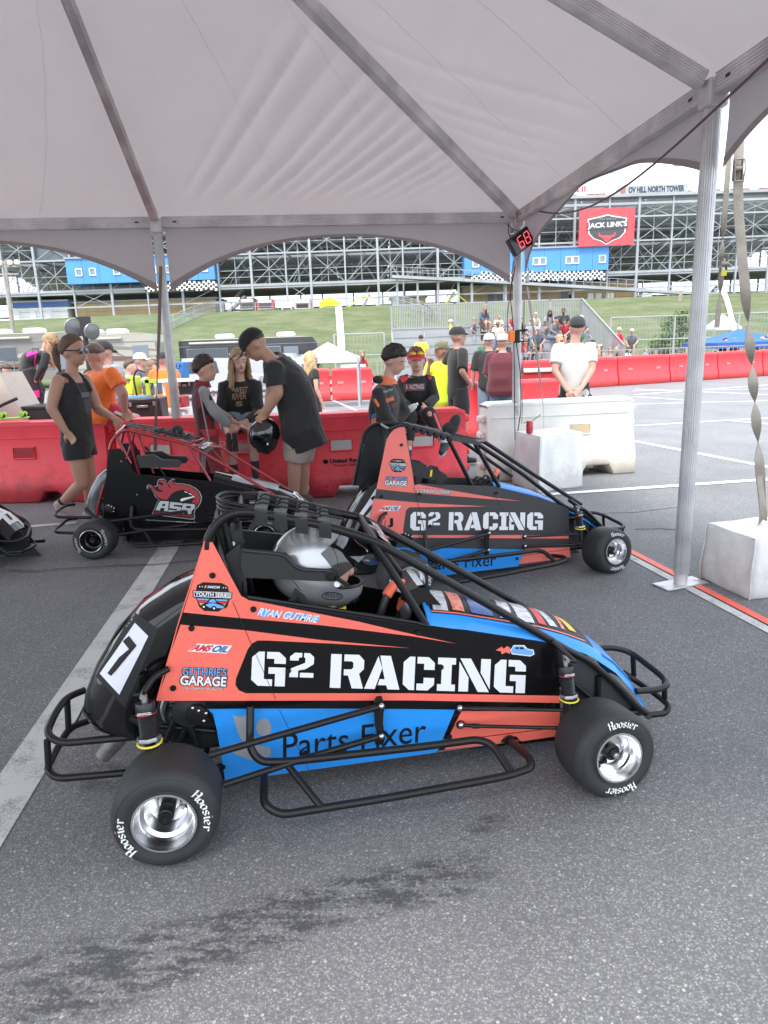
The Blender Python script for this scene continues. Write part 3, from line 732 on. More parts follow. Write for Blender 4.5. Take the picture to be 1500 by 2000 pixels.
# food stalls
def stall(x0, x1, yt, yb, m_, label, dy=-.5):
 a = A(x0, yb, dy); b = A(x1, yt, dy); z0 = GZ(a.x, SY + dy); o = empty('food_stall', ((a.x + b.x) / 2, SY + dy, z0), 0, label, 'stall'); w, h = b.x - a.x, b.z - z0
 MB().box((0, 1, h / 2), (w, 2, h)).build('body', m_, o); MB().box((0, -.05, h * .55), (w * .7, .12, h * .3)).build('serving_hatch', dark_o, o); MB().box((0, -.1, h * .86), (w * .8, .1, h * .16)).build('sign_strip', white_m, o)
 MB().box((0, -.4, h * .38), (w * .8, .7, .08)).build('counter', conc, o)
stall(470, 497, 582, 616, mat('brown_stall', (.12, .07, .05), .6), 'dark brown food stall below the grandstand stairs')
stall(503, 533, 584, 614, mat('red_stall', (.50, .05, .05), .5), 'red food stall beside the brown one below the grandstand')
stall(550, 570, 597, 613, mat('white_stall', (.62, .63, .64), .5), 'small white stall right of the red food stall')
stall(575, 606, 585, 610, mat('pink_stall', (.5, .35, .36), .5), 'pale pink stall just left of the yellow tent')
# utility pole at left
b = at(26, 655, 60); t = at(10, 508, 60); o = empty('utility_pole', (b.x, 60, GZ(b.x, 60) - .2), 0, 'wooden utility pole with crossarm and lamps at the far left', 'utility pole')
th = t.z - o.location.z; lean = t.x - b.x
MB().tube([(0, 0, 0), (lean, 0, th)], [.17, .12], 8).build('pole', mat('grey_wood', (.30, .27, .24), .9, var=.2, vscale=3), o)
MB().box((lean, 0, th - .5), (2.4, .14, .16)).build('crossarm', mat('grey_wood', (.30, .27, .24), .9), o); MB().box((lean, 0, th - 1.1), (1.8, .14, .14)).build('crossarm', mat('grey_wood', (.30, .27, .24), .9), o)
for k in (-1, -.4, .4, 1): MB().box((lean + k, -.1, th - .2), (.3, .3, .35)).build('lamp', white_m, o)
b = at(1325, 628, 70); o = empty('utility_pole', (b.x, 70, GZ(b.x, 70) - .1), 0, 'grey post standing on the grass bank right of the man in the white shirt', 'utility pole')
MB().tube([(0, 0, 0), (.1, 0, at(1325, 568, 70).z - o.location.z)], [.2, .16], 8).build('pole', mat('grey_wood', (.30, .27, .24), .9), o)
# small bright tents on the crest
def popup_tent(x0, x1, ye, yt, Y, gz, c_, label, legs=True, print_=None, depth=None, wallm=None, wallz=None):
 a = at(x0, ye, Y); b = at(x1, ye, Y); w = b.x - a.x; dpt = depth or w; zt = at((x0 + x1) / 2, yt, Y + dpt / 2).z; ze = at((x0 + x1) / 2, ye, Y).z
 o = empty('popup_tent', ((a.x + b.x) / 2, Y + dpt / 2, gz), 0, label, 'tent'); h = ze - gz; ht = zt - gz
 v = [(-w / 2, -dpt / 2, h), (w / 2, -dpt / 2, h), (w / 2, dpt / 2, h), (-w / 2, dpt / 2, h), (0, 0, ht)]
 n = 8; m = MB()
 for k in range(4):
  A_, B_ = V(v[k]), V(v[(k + 1) % 4]); T_ = V(v[4])
  m.grid(lambda u, w_: A_.lerp(B_, u).lerp(T_, w_) - V((0, 0, .10 * (w * .12) * sin(pi * w_) * (1 + sin(pi * u)))), n, n)
 m.build('canopy', c_, o, sharp=20)
 for k in range(4):
  A_, B_ = V(v[k]), V(v[(k + 1) % 4]); MB().add([A_, B_, B_ - V((0, 0, w * .07)), A_ - V((0, 0, w * .07))], [(0, 1, 2, 3)], False).build('valance_flap', wallm or c_, o)
  if legs: MB().bar((A_.x * .97, A_.y * .97, 0), (A_.x * .97, A_.y * .97, h), .05).build('leg', steel_d, o)
 if wallm:
  for k in range(4):
   A_, B_ = V(v[k]) * .985, V(v[(k + 1) % 4]) * .985; A_.z = B_.z = h; MB().add([A_, B_, B_ - V((0, 0, h - (wallz or 0))), A_ - V((0, 0, h - (wallz or 0)))], [(0, 1, 2, 3)], False).build('side_wall', wallm, o)
 return o, w, h
lime = mat('lime_vinyl', (.75, .88, .03), .6, trans=.1)
o, w, h = popup_tent(623, 663, 590, 579, SY - 8, berm(-3, SY - 8), lime, 'lime yellow tent on the crest of the grass bank above the white flue', True, wallm=lime, wallz=.3)
q = h * .35
MB().tube([(-.0 + w * .34 * cos(2 * pi * k / 20), -w / 2 - .05, q + .42 * h * .5 * sin(2 * pi * k / 20)) for k in range(20)], .04, 4, closed=True).build('printed_ring', dgrey, o)
put_text('lettering', 'TICKETS', dgrey, o, [(-w * .2, -w / 2 - .06, q - .12), (w * .2, -w / 2 - .06, q - .12), (-w * .2, -w / 2 - .06, q + .15)])
bpy.data.objects.remove([c for c in KIDS[o.name] if c.name.startswith('lettering')][0]); KIDS[o.name].pop()
# white pillar below it (drain flue down the bank)
a = at(660, 606, 86); b = at(667, 672, 50)
o = empty('white_chute', V((b.x, b.y, berm(b.x, b.y))), 0, 'white concrete drain chute running down the grass bank under the yellow tent', 'drain chute')
m = MB()
def chute(o, pa, pb, w0, w1, n=14):
 m = MB(); R = []
 for k in range(n + 1):
  t = k / n; p = pb.lerp(pa, t); w = w1 + (w0 - w1) * t; z = berm(p.x, p.y); c = V((p.x, p.y, z)) - o.location
  R.append([c + V((-w / 2, 0, -.2)), c + V((w / 2, 0, -.2)), c + V((w / 2, 0, .22)), c + V((w * .3, 0, .22)), c + V((w * .26, 0, .10)), c + V((-w * .26, 0, .10)), c + V((-w * .3, 0, .22)), c + V((-w / 2, 0, .22))])
 m.rings(R, smooth=False).build('channel', white_m, o)
chute(o, V((a.x, 87, 0)), V((b.x, 50, 0)), .75, .50)
for q in (a.lerp(b, .25),):
 MB().lathe([(0, 0), (.13, 0), (.13, .08), (0, .08)], V((q.x, q.y - 3, berm(q.x, q.y - 3) + .25)) - o.location, (0, -.2, 1), 12).build('drain_hole', dark_o, o)
a = at(1405, 603, 84); b = at(1462, 655, 50)
o = empty('white_chute', V((b.x, b.y, berm(b.x, b.y))), 0, 'white concrete drain chute running diagonally down the bank at far right', 'drain chute')
chute(o, V((a.x, 84, 0)), V((b.x, 52, 0)), .55, .35)
# fence lines on the bank
def rail_fence(pts, h, label, gap=2.4, net=True, wz=None, m_=None, name='rail_fence', rails=2, th=.05, pickets=0):
 m_ = m_ or steel
 P = [V((p[0], p[1], (wz if wz is not None else berm(p[0], p[1])))) for p in pts]
 o = empty(name, P[0], 0, label, 'fence'); O = P[0]
 for i in range(len(P) - 1):
  a, b = P[i], P[i + 1]; n = max(1, int((b - a).length / gap))
  for k in range(n + (1 if i == len(P) - 2 else 0)):
   q = a.lerp(b, k / n); q.z = wz if wz is not None else berm(q.x, q.y)
   MB().bar(q - O, q - O + V((0, 0, h)), th * 1.4).build('post', m_, o)
  for r in range(rails):
   hz = h * (1 - r / max(1, rails - .0) * .9) if rails > 1 else h
   MB().tube([(a.lerp(b, k / n) + V((0, 0, ((wz if wz is not None else berm(*a.lerp(b, k / n)[:2])) - a.lerp(b, k / n).z) + hz)) - O) for k in range(n + 1)], th * .6, 5).build('rail', m_, o)
  if pickets:
   mm = MB(); L_ = (b - a).length; c_ = int(L_ / pickets)
   for k in range(c_):
    q = a.lerp(b, (k + .5) / c_); mm.box(q - O + V((0, 0, h / 2)), (.022, .022, h * .92))
   tag(mm.build('picket_bars', m_, o), kind='stuff')
  if net:
   mm = MB(); n2 = max(2, int((b - a).length / .16)); nz = 8
   for k in range(n2):
    q0 = a.lerp(b, k / n2); q1 = a.lerp(b, (k + 1) / n2)
    if wz is None: q0.z = berm(q0.x, q0.y); q1.z = berm(q1.x, q1.y)

    for k3 in (0, 1): mm.bar(q0 - O, q1 - O + V((0, 0, h if k3 else .02)), .006); mm.bar(q1 - O, q0 - O + V((0, 0, h if k3 else .02)), .006)
   for k3 in range(1, 9): mm.tube([(lambda q: q + V((0, 0, (berm(q.x, q.y) - q.z if wz is None else 0) + h * k3 / 9)) - O)(a.lerp(b, j / 8)) for j in range(9)], .004, 3)
   tag(mm.build('wire_mesh', m_, o), kind='stuff')
 return o
rail_fence([(at(320, 664, 60).x, 60), (at(400, 640, 72).x, 72), (at(455, 622, 82).x, 82)], 1.1, 'rail fence climbing the bank behind the left tent pole', 2.6)
rail_fence([(at(455, 622, 82).x, 82), (at(545, 617, 84).x, 84)], 1.0, 'rail fence along the crest near the food stalls', 2.6)
rail_fence([(at(735, 610, 84).x, 84), (at(860, 636, 62).x, 62)], 1.0, 'rail fence dropping down the bank from the middle of the crest', 2.6)
rail_fence([(at(1240, 600, 88).x, 88), (at(1540, 596, 88).x, 88)], 1.0, 'rail fence along the crest at the far right', 2.6, net=False)
cl = rail_fence([(at(655, 712, 31).x, 31), (at(752, 712, 31).x, 31)], 3.0 * .68, 'tall chain link fence behind the boy in the black and orange suit', 2.1, wz=0.0)
rail_fence([(at(1190, 700, 33).x, 33), (at(1560, 700, 33).x, 33)], 2.3, 'chain link fence right of the spectator stand', 2.4, wz=.1)
# bushes and small trees
leafm = mat('leaf_green', (.11, .21, .045), .7, var=.3, vscale=3, trans=.25)
leafd = mat('leaf_pale', (.15, .22, .075), .7, var=.3, vscale=3, trans=.25)
barkm = mat('bark', (.12, .09, .06), .9)
def small_tree(px, py, Y, h, w, lm, label, dens=900, seed=1, name='small_tree', ls=.10):
 b = at(px, py, Y); z = berm(b.x, Y) if Y > 33 else 0; o = empty(name, (b.x, Y, z), 0, label, 'tree'); r = random.Random(seed)
 m = MB(); m.tube([(0, 0, -.1), (.03, 0, h * .4), (-.02, .02, h * .8)], [h * .03, h * .022, h * .008], 7)
 tips = []
 for k in range(9):
  a = r.uniform(0, 2 * pi); e = r.uniform(.2, 1); z0 = h * r.uniform(.2, .6); q = V((cos(a) * w * .4 * r.uniform(.5, 1), sin(a) * w * .4 * r.uniform(.5, 1), min(h * .92, z0 + h * r.uniform(.15, .4))))
  m.tube([(0, 0, z0), V((0, 0, z0)).lerp(q, .5) + V((0, 0, .05 * h)), q], [h * .013, h * .009, h * .004], 5); tips.append(q)
 m.build('trunk', barkm, o)
 m = MB(); cl_ = []
 for k in range(26):
  a = r.uniform(0, 2 * pi); zz = r.uniform(.22, .98); rad = w * .5 * sin(pi * min(1, zz * .9 + .12)) ** .7 * r.uniform(.35, 1.0)
  cl_.append((V((cos(a) * rad, sin(a) * rad, h * zz)), w * r.uniform(.09, .17)))
 for k in range(dens):
  c_, cr = r.choice(cl_); d = V((r.gauss(0, 1), r.gauss(0, 1), r.gauss(0, .8))).normalized() * cr * r.uniform(.4, 1.05); p = c_ + d
  t = V((r.gauss(0, 1), r.gauss(0, 1), r.gauss(0, .6))).normalized(); s_ = t.cross(V((r.gauss(0, 1), r.gauss(0, 1), r.gauss(0, 1)))).normalized(); L_ = ls * r.uniform(.7, 1.3)
  m.add([p - t * L_, p + s_ * L_ * .5, p + t * L_, p - s_ * L_ * .5], [(0, 1, 2, 3)], False)
 tag(m.build('crown', lm, o, recalc=False), kind='stuff')
small_tree(1074, 640, 46, 1.9, 2.3, leafm, 'bright green young tree on the bank above the spectators', 1500, 4)
small_tree(1045, 645, 47, 1.2, 1.6, leafm, 'low green bush beside the bright young tree on the bank', 900, 5)
small_tree(1325, 690, 38, 2.5, 3.1, leafd, 'loose pale green bush behind the fence left of the big pole', 1700, 6)
small_tree(1300, 700, 37, 1.6, 2.0, leafd, 'smaller pale bush at the foot of the loose bush', 800, 8)
small_tree(826, 632, 62, 1.6, 3.8, mat('leaf_dry', (.20, .23, .13), .8, trans=.2), 'wispy dry shrub on the bank above the neon shirts', 420, 7)
# ------------------------------------------------------------ the small open race cars
from mathutils.bvhtree import BVHTree
RED = mat('fluorescent_red_panel', (.97, .175, .125), .34, bump=.05, bscale=6, var=.07, vscale=5, coat=.3)
BLK = mat('gloss_black_panel', (.006, .006, .007), .14, coat=.12, spec=.25, bump=.03, bscale=4)
MBK = mat('satin_black_panel', (.045, .046, .05), .42, bump=.03, bscale=5)
BLU = mat('bright_blue_panel', (.020, .30, .86), .34, coat=.3, bump=.03, bscale=5, var=.03)
TUB = mat('powder_black_tube', (.010, .010, .011), .36, bump=.04, bscale=90, coat=.1, spec=.3)
RTB = mat('red_painted_tube', (.30, .012, .02), .25, coat=.5)
GLB = mat('gloss_black_moulding', (.004, .004, .005), .05, coat=.6, spec=.3, bump=.05, bscale=5)
RUB = mat('tyre_rubber', (.028, .029, .031), .62, bump=.12, bscale=55, var=.2, vscale=8)
CHR = mat('polished_rim', (.84, .84, .85), .21, 1.0, bump=.04, bscale=14)
BRM = mat('black_rim', (.014, .014, .015), .3, coat=.3)
STL = mat('bright_bolt', (.62, .62, .63), .25, 1.0)
GRY = mat('bare_grey_metal', (.34, .34, .35), .35, .8)
WHT = mat('white_vinyl', (.82, .83, .85), .4)
DEC = mat('black_vinyl', (.010, .010, .011), .4, spec=.3)
YEL = mat('yellow_ring', (.80, .68, .05), .4)
WEB = mat('black_webbing', (.022, .022, .024), .8, bump=.4, bscale=220, sheen=.2)
ORG = mat('orange_grip', (.92, .16, .09), .5)
LBL = mat('light_blue_vinyl', (.16, .42, .80), .4)
RDV = mat('red_vinyl', (.72, .04, .05), .4)
SIL = mat('silver_helmet_paint', (.46, .47, .485), .24, .55, coat=.8, bump=.02, bscale=6)
YVN = mat('yellow_vinyl', (.85, .62, .05), .4)
TR = .0128

GLY = {
 'G': [[(0, .17), (0, .83), (.2, 1), (.37, 1), (.37, .2), (.62, .2), (.62, 0), (.2, 0)], [(.44, 1), (.8, 1), (1, .83), (1, .66), (.66, .66), (.66, .8), (.44, .8)], [(.5, .55), (1, .55), (1, 0), (.70, 0), (.70, .36), (.5, .36)]],
 '2': [[(0, .68), (0, .84), (.2, 1), (.5, 1), (.5, .82), (.42, .82), (.36, .76), (.36, .68)], [(.58, 1), (.82, 1), (1, .84), (1, .56), (.66, .34), (.36, .28), (.36, 0), (0, 0), (0, .33), (.64, .60), (.64, .80), (.58, .82)], [(.44, 0), (1, 0), (1, .19), (.44, .19)]],
 'R': [[(0, 0), (0, 1), (.32, 1), (.32, 0)], [(.40, 1), (.84, 1), (1, .84), (1, .58), (.86, .44), (1, 0), (.66, 0), (.53, .38), (.40, .38), (.40, .56), (.62, .56), (.68, .62), (.68, .76), (.62, .8), (.40, .8)]],
 'A': [[(0, 0), (.37, .98), (.49, .62), (.30, 0)], [(.42, 1), (.72, 1), (1, 0), (.66, 0), (.62, .12), (.38, .12), (.43, .30), (.57, .30), (.50, .60)]],
 'C': [[(0, .17), (0, .83), (.2, 1), (.37, 1), (.37, 0), (.2, 0)], [(.44, 1), (.8, 1), (1, .83), (1, .62), (.66, .62), (.66, .8), (.44, .8)], [(.44, 0), (.8, 0), (1, .17), (1, .38), (.66, .38), (.66, .2), (.44, .2)]],
 'I': [[(0, 1), (1, 1), (1, .8), (.78, .8), (.78, .2), (1, .2), (1, 0), (0, 0), (0, .2), (.22, .2), (.22, .8), (0, .8)]],
 'N': [[(0, 0), (0, .90), (.31, .42), (.31, 0)], [(.02, 1), (.36, 1), (.98, 0), (.62, 0)], [(.69, 1), (1, 1), (1, .08), (.69, .58)]],
}
def tri_fill(pts):
 from mathutils.geometry import tessellate_polygon
 return tessellate_polygon([[V(p) for p in pts]])
class Car:
 def __init__(s, F, label, name='race_car', cat='race car'):
  s.F = F; s.o = empty(name, F.O, F.a, label, cat)
  s.y = .26
 def P(s, x, y, off): return s.F.L(x, y, off)
 def panel(s, name, px, m, off=None, th=.004, par=None, far=False):
  off = s.y if off is None else off
  P = [s.P(x, y, off) for x, y in px]
  b = MB(); n = len(P); vs = P + [p + V((0, th, 0)) for p in P]; T = tri_fill([(p.x, p.z, 0) for p in P])
  b.add(vs, [tuple(t) for t in T] + [tuple(i + n for i in t[::-1]) for t in T] + [(i, i + n, (i + 1) % n + n, (i + 1) % n) for i in range(n)], False)
  return b.build(name, m, par or s.o)
 def decal(s, name, polys, m, off, par=None, lift=0.0, world=False):
  b = MB()
  for px in polys:
   P = [s.P(x, y, off) for x, y in px]; k = [(p.x, p.z, 0) for p in P]
   b.add(P, [tuple(t) for t in tri_fill(k)], False)
  return b.build(name, m, par or s.o, recalc=False)
 def text(s, name, txt, m, bl, br, tl, off, par=None, bold=0, shear=0, space=1.0):
  return put_text(name, txt, m, par or s.o, [s.P(*bl, off), s.P(*br, off), s.P(*tl, off)], bold, shear, space)
 def tube(s, name, pts, r=TR, m=None, fil=.03, par=None, seg=10, closed=False):
  return MB().tube([s.P(*p) if len(p) == 3 and abs(p[0]) > 5 else V(p) for p in pts], r, seg, fil, closed).build(name, m or TUB, par or s.o)
 def bolts(s, pts, off, par=None, m=None, r=.0095):
  for p in pts:
   c = s.P(*p, off); MB().lathe([(r, 0), (r * .9, -.004), (r * .35, -.004), (r * .3, -.002), (0, -.002)], c, (0, 1, 0), 14).build('fastener', m or DEC, par or s.o)

def tyre_prof(r, w, ri):
 # (radius, depth) outer sidewall -> tread -> inner sidewall
 return [(ri, -.006), (ri + .004, .000), (ri + (r - ri) * .35, -.0045), (ri + (r - ri) * .7, -.003), (r - .012, .004), (r - .004, .013), (r, .030), (r + .001, w / 2), (r, w - .03), (r - .004, w - .013), (r - .014, w - .003), (ri + .003, w), (ri, w - .006)]
def side_depth(rr, r, ri):
 t = (rr - ri) / (r - ri); return -.0068 + .008 * max(0, t - .72) / .28 - .0005
BLG = {'H': (.60, [[(.0, .86), (.10, .98), (.10, .08), (.0, -.02)], [(.10, .46), (.24, .56), (.42, .50)], [(.34, 1.0), (.44, .90), (.44, .10), (.54, -.02)]]),
 'o': (.47, [[(0, .12), (0, .5), (.17, .62), (.34, .5), (.34, .12), (.17, 0), (0, .12)]]), 's': (.44, [[(.33, .50), (.17, .62), (.01, .5), (.05, .36), (.29, .26), (.33, .12), (.16, 0), (0, .12)]]),
 'i': (.27, [[(0, .54), (.08, .62), (.08, .08), (.17, 0)], [(.03, .80), (.12, .90)]]), 'e': (.46, [[(.34, .14), (.18, 0), (.01, .12), (.01, .5), (.18, .62), (.34, .5), (.28, .34), (.04, .28)]]), 'r': (.42, [[(0, .54), (.08, .62), (.08, .0), (.17, .05)], [(.08, .48), (.24, .62), (.34, .50)]])}
def gothic(txt, m, par, R0, h, ang0, ang1, r, ri):
 quads = []; x = 0; nb = (.135, .085)
 for ch in txt:
  w, st = BLG[ch]
  for s_ in st:
   for (x0, y0), (x1, y1) in zip(s_, s_[1:]): quads.append([(x + x0, y0), (x + x1, y1), (x + x1 + nb[0], y1 + nb[1]), (x + x0 + nb[0], y0 + nb[1])])
  x += w + .04
 vs = []; fs = []
 for q_ in quads:
  k = len(vs)
  for (a, b) in q_:
   t = ang0 + (ang1 - ang0) * a / x; rr = R0 + h * b; vs.append((sin(t) * rr, side_depth(rr, r, ri) - .0002 * (len(vs) % 3), cos(t) * rr))
  fs.append((k, k + 1, k + 2, k + 3))
 MB().add(vs, fs, False).build('tyre_lettering', m, par, recalc=False)
def wheel(parent, c, r=.148, w=.175, ri=.088, rimm=CHR, front=False, camber=0, steer=0, flip=False, letters=True, lip=True):
 """axle along local y, outer face towards -y; c = centre of outer face"""
 o = empty('wheel', c, 0); o.parent = parent; KIDS.setdefault(parent.name, []).append(o)
 o.rotation_euler = (radians(camber), 0, radians(steer) + (pi if flip else 0))
 t = MB().lathe(tyre_prof(r, w, ri), (0, 0, 0), (0, 1, 0), 64, closed=False).build('tyre', RUB, o, sharp=60)
 # moulded rings on the sidewall
 for rr, tw in ((ri + .006, .0012), (r - .016, .0008)):
  MB().tube([(sin(2 * pi * k / 48) * rr, side_depth(rr, r, ri) + .001, cos(2 * pi * k / 48) * rr) for k in range(48)], tw, 4, closed=True).build('bead_ring', RUB, t)
 R = ri - .002
 if front: prof = [(R + .003, -.002), (R + .002, -.008), (R - .004, -.008), (R - .006, .000), (R - .010, .016), (R - .017, .024), (R - .018, .034), (R - .030, .046), (R - .034, .052), (.050, .056), (.048, .054), (.030, .054), (0, .054)]
 else: prof = [(R + .003, -.002), (R + .002, -.008), (R - .004, -.008), (R - .006, .002), (R - .013, .016), (R - .015, .034), (R - .026, .040), (R - .028, .052), (R - .034, .082), (R - .050, .094), (.030, .098), (0, .098)]
 rim = MB().lathe(prof, (0, 0, 0), (0, 1, 0), 64, closed=False).build('rim', rimm, o, sharp=30)
 if rimm is BRM: MB().tube([(sin(2 * pi * k / 48) * (R + .001), -.009, cos(2 * pi * k / 48) * (R + .001)) for k in range(48)], .0028, 6, closed=True).build('rim_lip', CHR, rim)
 MB().lathe([(R + .003, w), (R - .004, w + .004), (R - .01, w - .05), (.03, w - .05), (0, w - .05)], (0, 0, 0), (0, 1, 0), 32, closed=False).build('rim_back', rimm, rim)
 hb = .054 if front else .098
 if front:
  MB().lathe([(.026, hb), (.026, hb - .022), (.018, hb - .026), (.018, hb - .034), (0, hb - .034)], (0, 0, 0), (0, 1, 0), 24).build('hub', DEC, o)
  MB().lathe([(.011, hb - .03), (.011, hb - .046), (.005, hb - .046), (.005, hb - .05), (0, hb - .05)], (0, 0, 0), (0, 1, 0), 6).build('axle_nut', STL, o)
  for k in range(3):
   a = 2 * pi * k / 3 - .5; p = V((sin(a) * .036, hb, cos(a) * .036))
   MB().lathe([(.010, 0), (.010, -.006), (.0065, -.006), (.0065, -.013), (0, -.013)], p, (0, 1, 0), 10).build('lug_bolt', STL if k % 2 else DEC, o)
  a = 4.2; p = V((sin(a) * .058, .046, cos(a) * .058)); MB().cyl(p, p + V((-.006, -.026, 0)), .0065, 10).build('valve', DEC, o)
 else:
  MB().lathe([(.022, hb), (.022, hb - .04), (.019, hb - .042), (.022, hb - .05), (.022, hb - .075), (.018, hb - .078), (.018, hb - .085), (.006, hb - .086), (0, hb - .083)], (0, 0, 0), (0, 1, 0), 28).build('hub', DEC, o)
  for a in (-.9, 2.0):
   p = V((sin(a) * .042, hb, cos(a) * .042)); MB().lathe([(.008, 0), (.008, -.012), (0, -.012)], p, (0, 1, 0), 8).build('lug_bolt', STL, o)
   MB().ball(p + V((.012, -.012, .004)), .007, 8, 6).build('valve', DEC, o)
 if letters:
  lm = WHT if letters is True else letters
  h = (r - ri) * .46; R0 = ri + (r - ri) * .28
  for (a0, a1) in (((-.35, .62), (2.62, 3.62)) if front else ((.80, 1.92), (3.95, 5.0))):
   gothic('Hoosier', lm, t, R0, h, a0, a1, r, ri)
 return o

def shock(car, top, bot, r, mount=None, name='shock_absorber'):
 a = V(top); b = V(bot); d = (b - a); n = d.normalized(); L_ = d.length
 o = MB().lathe([(.0, -.004), (r * .9, -.004), (r, .002), (r, L_ * .30), (r * .97, L_ * .31)] + [(r * (.92 if k % 2 else .80), L_ * (.33 + .55 * k / 18)) for k in range(19)] + [(r * .8, L_ * .9), (0, L_ * .9)], a, n, 20).build(name, mat('shock_black', (.02, .02, .022), .35), car.o)
 MB().cyl(a - n * .035, a, r * .32, 10).build('shaft_eye', GRY, o)
 MB().cyl(a - n * .03 + V((0, -r * .9, 0)), a - n * .03 + V((0, r * .5, 0)), r * .3, 8).build('mount_bolt', STL, o)
 MB().lathe([(r * 1.18, L_ * .88), (r * 1.22, L_ * .9), (r * 1.22, L_ * .98), (r * 1.1, L_)], a, n, 8).build('preload_ring', GRY, o)
 MB().tube([a + n * L_ * 1.04 + (V((cos(2 * pi * k / 20), sin(2 * pi * k / 20), 0)) * r * 1.18) for k in range(20)], r * .12, 6, closed=True).build('coil_end', YEL, o)
 MB().cyl(b, b + n * .09, r * .55, 10).build('lower_shaft', DEC, o)
 MB().lathe([(r * 1.02, L_ * .245), (r * 1.03, L_ * .25), (r * 1.03, L_ * .262), (r * 1.01, L_ * .265)], a, n, 20).build('band', RDV, o)
 q = a + n * L_ * .15 + V((0, -r * 1.03, 0)); put_text('lettering', 'ADVANCED', WHT, o, [q + V((-r * .7, 0, -.004)), q + V((r * .7, 0, -.004)), q + V((-r * .7, 0, .004))], bold=.03)
 return o

def helmet(parent, loc, rot, shell, visor_up=38, name='helmet', scale=1.0, chinm=None):
 e = empty(name, loc, 0)
 if parent: e.parent = parent; KIDS.setdefault(parent.name, []).append(e)
 e.rotation_euler = rot
 def pt(az, el, k=1.0):
  f = max(0, cos(az)) ; low = smooth((-el - .05) / .5)
  rx = .142 * (1 + .26 * f ** 3 * low) ; ry = .112 * (1 - .06 * low); rz = .132
  zz = sin(el) * rz;
  c = cos(el); c = c ** .82 if c > 0 else 0
  back = 1 + .04 * (1 - f) * cos(el)
  return V((cos(az) * rx * c * back, sin(az) * ry * c, zz - .02 * f * low)) * k * scale
 NA, NE = 48, 28; e0, e1 = radians(-62), pi / 2
 for nm, k, m_ in (('shell', 1.0, shell), ('lining', .955, DEC)):
  vs = []; fs = []
  for i in range(NE + 1):
   for j in range(NA): vs.append(pt(2 * pi * j / NA, e0 + (e1 - e0) * i / NE, k))
  for i in range(NE):
   el = degrees(e0 + (e1 - e0) * (i + .5) / NE)
   for j in range(NA):
    az = (j + .5) / NA * 360; az = az - 360 if az > 180 else az
    if abs(az) < 66 - .25 * abs(el - 2) and -17 < el < 21 : continue
    j2 = (j + 1) % NA; fs.append((i * NA + j, i * NA + j2, (i + 1) * NA + j2, (i + 1) * NA + j))
  MB().add(vs, fs).build(nm, m_, e, sharp=50)
 rimp = [pt(radians(a), radians(-17), 1.0) for a in range(-62, 63, 6)] + [pt(radians(a), radians(22), 1.0) for a in range(62, -63, -6)]
 MB().tube(rimp, .005 * scale, 6, closed=True).build('eyeport_trim', DEC, e)
 MB().tube([pt(2 * pi * j / 24, e0, .985) for j in range(24)], .006 * scale, 6, closed=True).build('edge_trim', GRY if shell is SIL else DEC, e)
 M = Matrix.Rotation(radians(-visor_up), 3, 'Y')
 MB().grid(lambda u, v: M @ pt(radians(-70 + 140 * u), radians(-19 + 40 * v), 1.055), 20, 8).build('visor', mat('dark_visor', (.008, .008, .010), .05, coat=1), e)
 for s_ in (-1, 1):
  q = pt(radians(74 * s_), radians(2), 1.06); MB().lathe([(.021, -.004), (.020, .004), (.009, .006), (.008, .010), (0, .010)], q, (0, s_, 0), 16).build('visor_pivot', DEC, e)
  MB().bar(q + V((.012, s_ * .006, -.005)) * scale, q + V((.055, -s_ * .004, -.030)) * scale, .03 * scale, .010).build('visor_arm', DEC, e)
  MB().lathe([(.010, 0), (.010, .003), (0, .003)], q + V((.02, s_ * .008, -.025)) * scale, (0, s_, 0), 12).build('round_badge', WHT, e)
 for k in (-.5, 0, .5):
  q = pt(radians(38 * k), radians(-40), 1.005); MB().box(q, (.008, .03, .009)).build('chin_vent', DEC, e)
 MB().ball(V((.012, 0, -.012)) * scale, V((.098, .083, .115)) * scale if False else (.100 * scale, .082 * scale, .112 * scale), 18, 12).build('face', mat('skin_light', (.58, .33, .25), .5), e)
 MB().ball((.112 * scale, 0, -.015 * scale), (.014 * scale, .012 * scale, .016 * scale), 8, 6).build('nose', mat('skin_light', (.58, .33, .25), .5), e)
 for s_ in (-1, 1): MB().ball((.100 * scale, s_ * .032 * scale, .008 * scale), (.006 * scale, .012 * scale, .006 * scale), 8, 5).build('eye', DEC, e)
 return e

def front_end(car, hood_near, hood_far, hoodm, yn, yf, crown=.035, name='hood', edge=None):
 N_ = [car.P(x, y, yn) for x, y in hood_near]; F_ = [car.P(x, y, yf) for x, y in hood_far]
 def samp(L_, t):
  f = t * (len(L_) - 1); i = min(int(f), len(L_) - 2); return L_[i].lerp(L_[i + 1], f - i)
 def fn(u, v):
  a = samp(N_, u); b = samp(F_, u); b = V((a.x, yf, a.z))
  p = a.lerp(b, v); return p + V((0, 0, crown * (sin(pi * v) ** .55) * (1 - .35 * u) - (.012 if v in (0, 1) else 0)))
 o = MB().grid(fn, 36, 16).build(name, hoodm, car.o, sharp=45)
 return o, fn

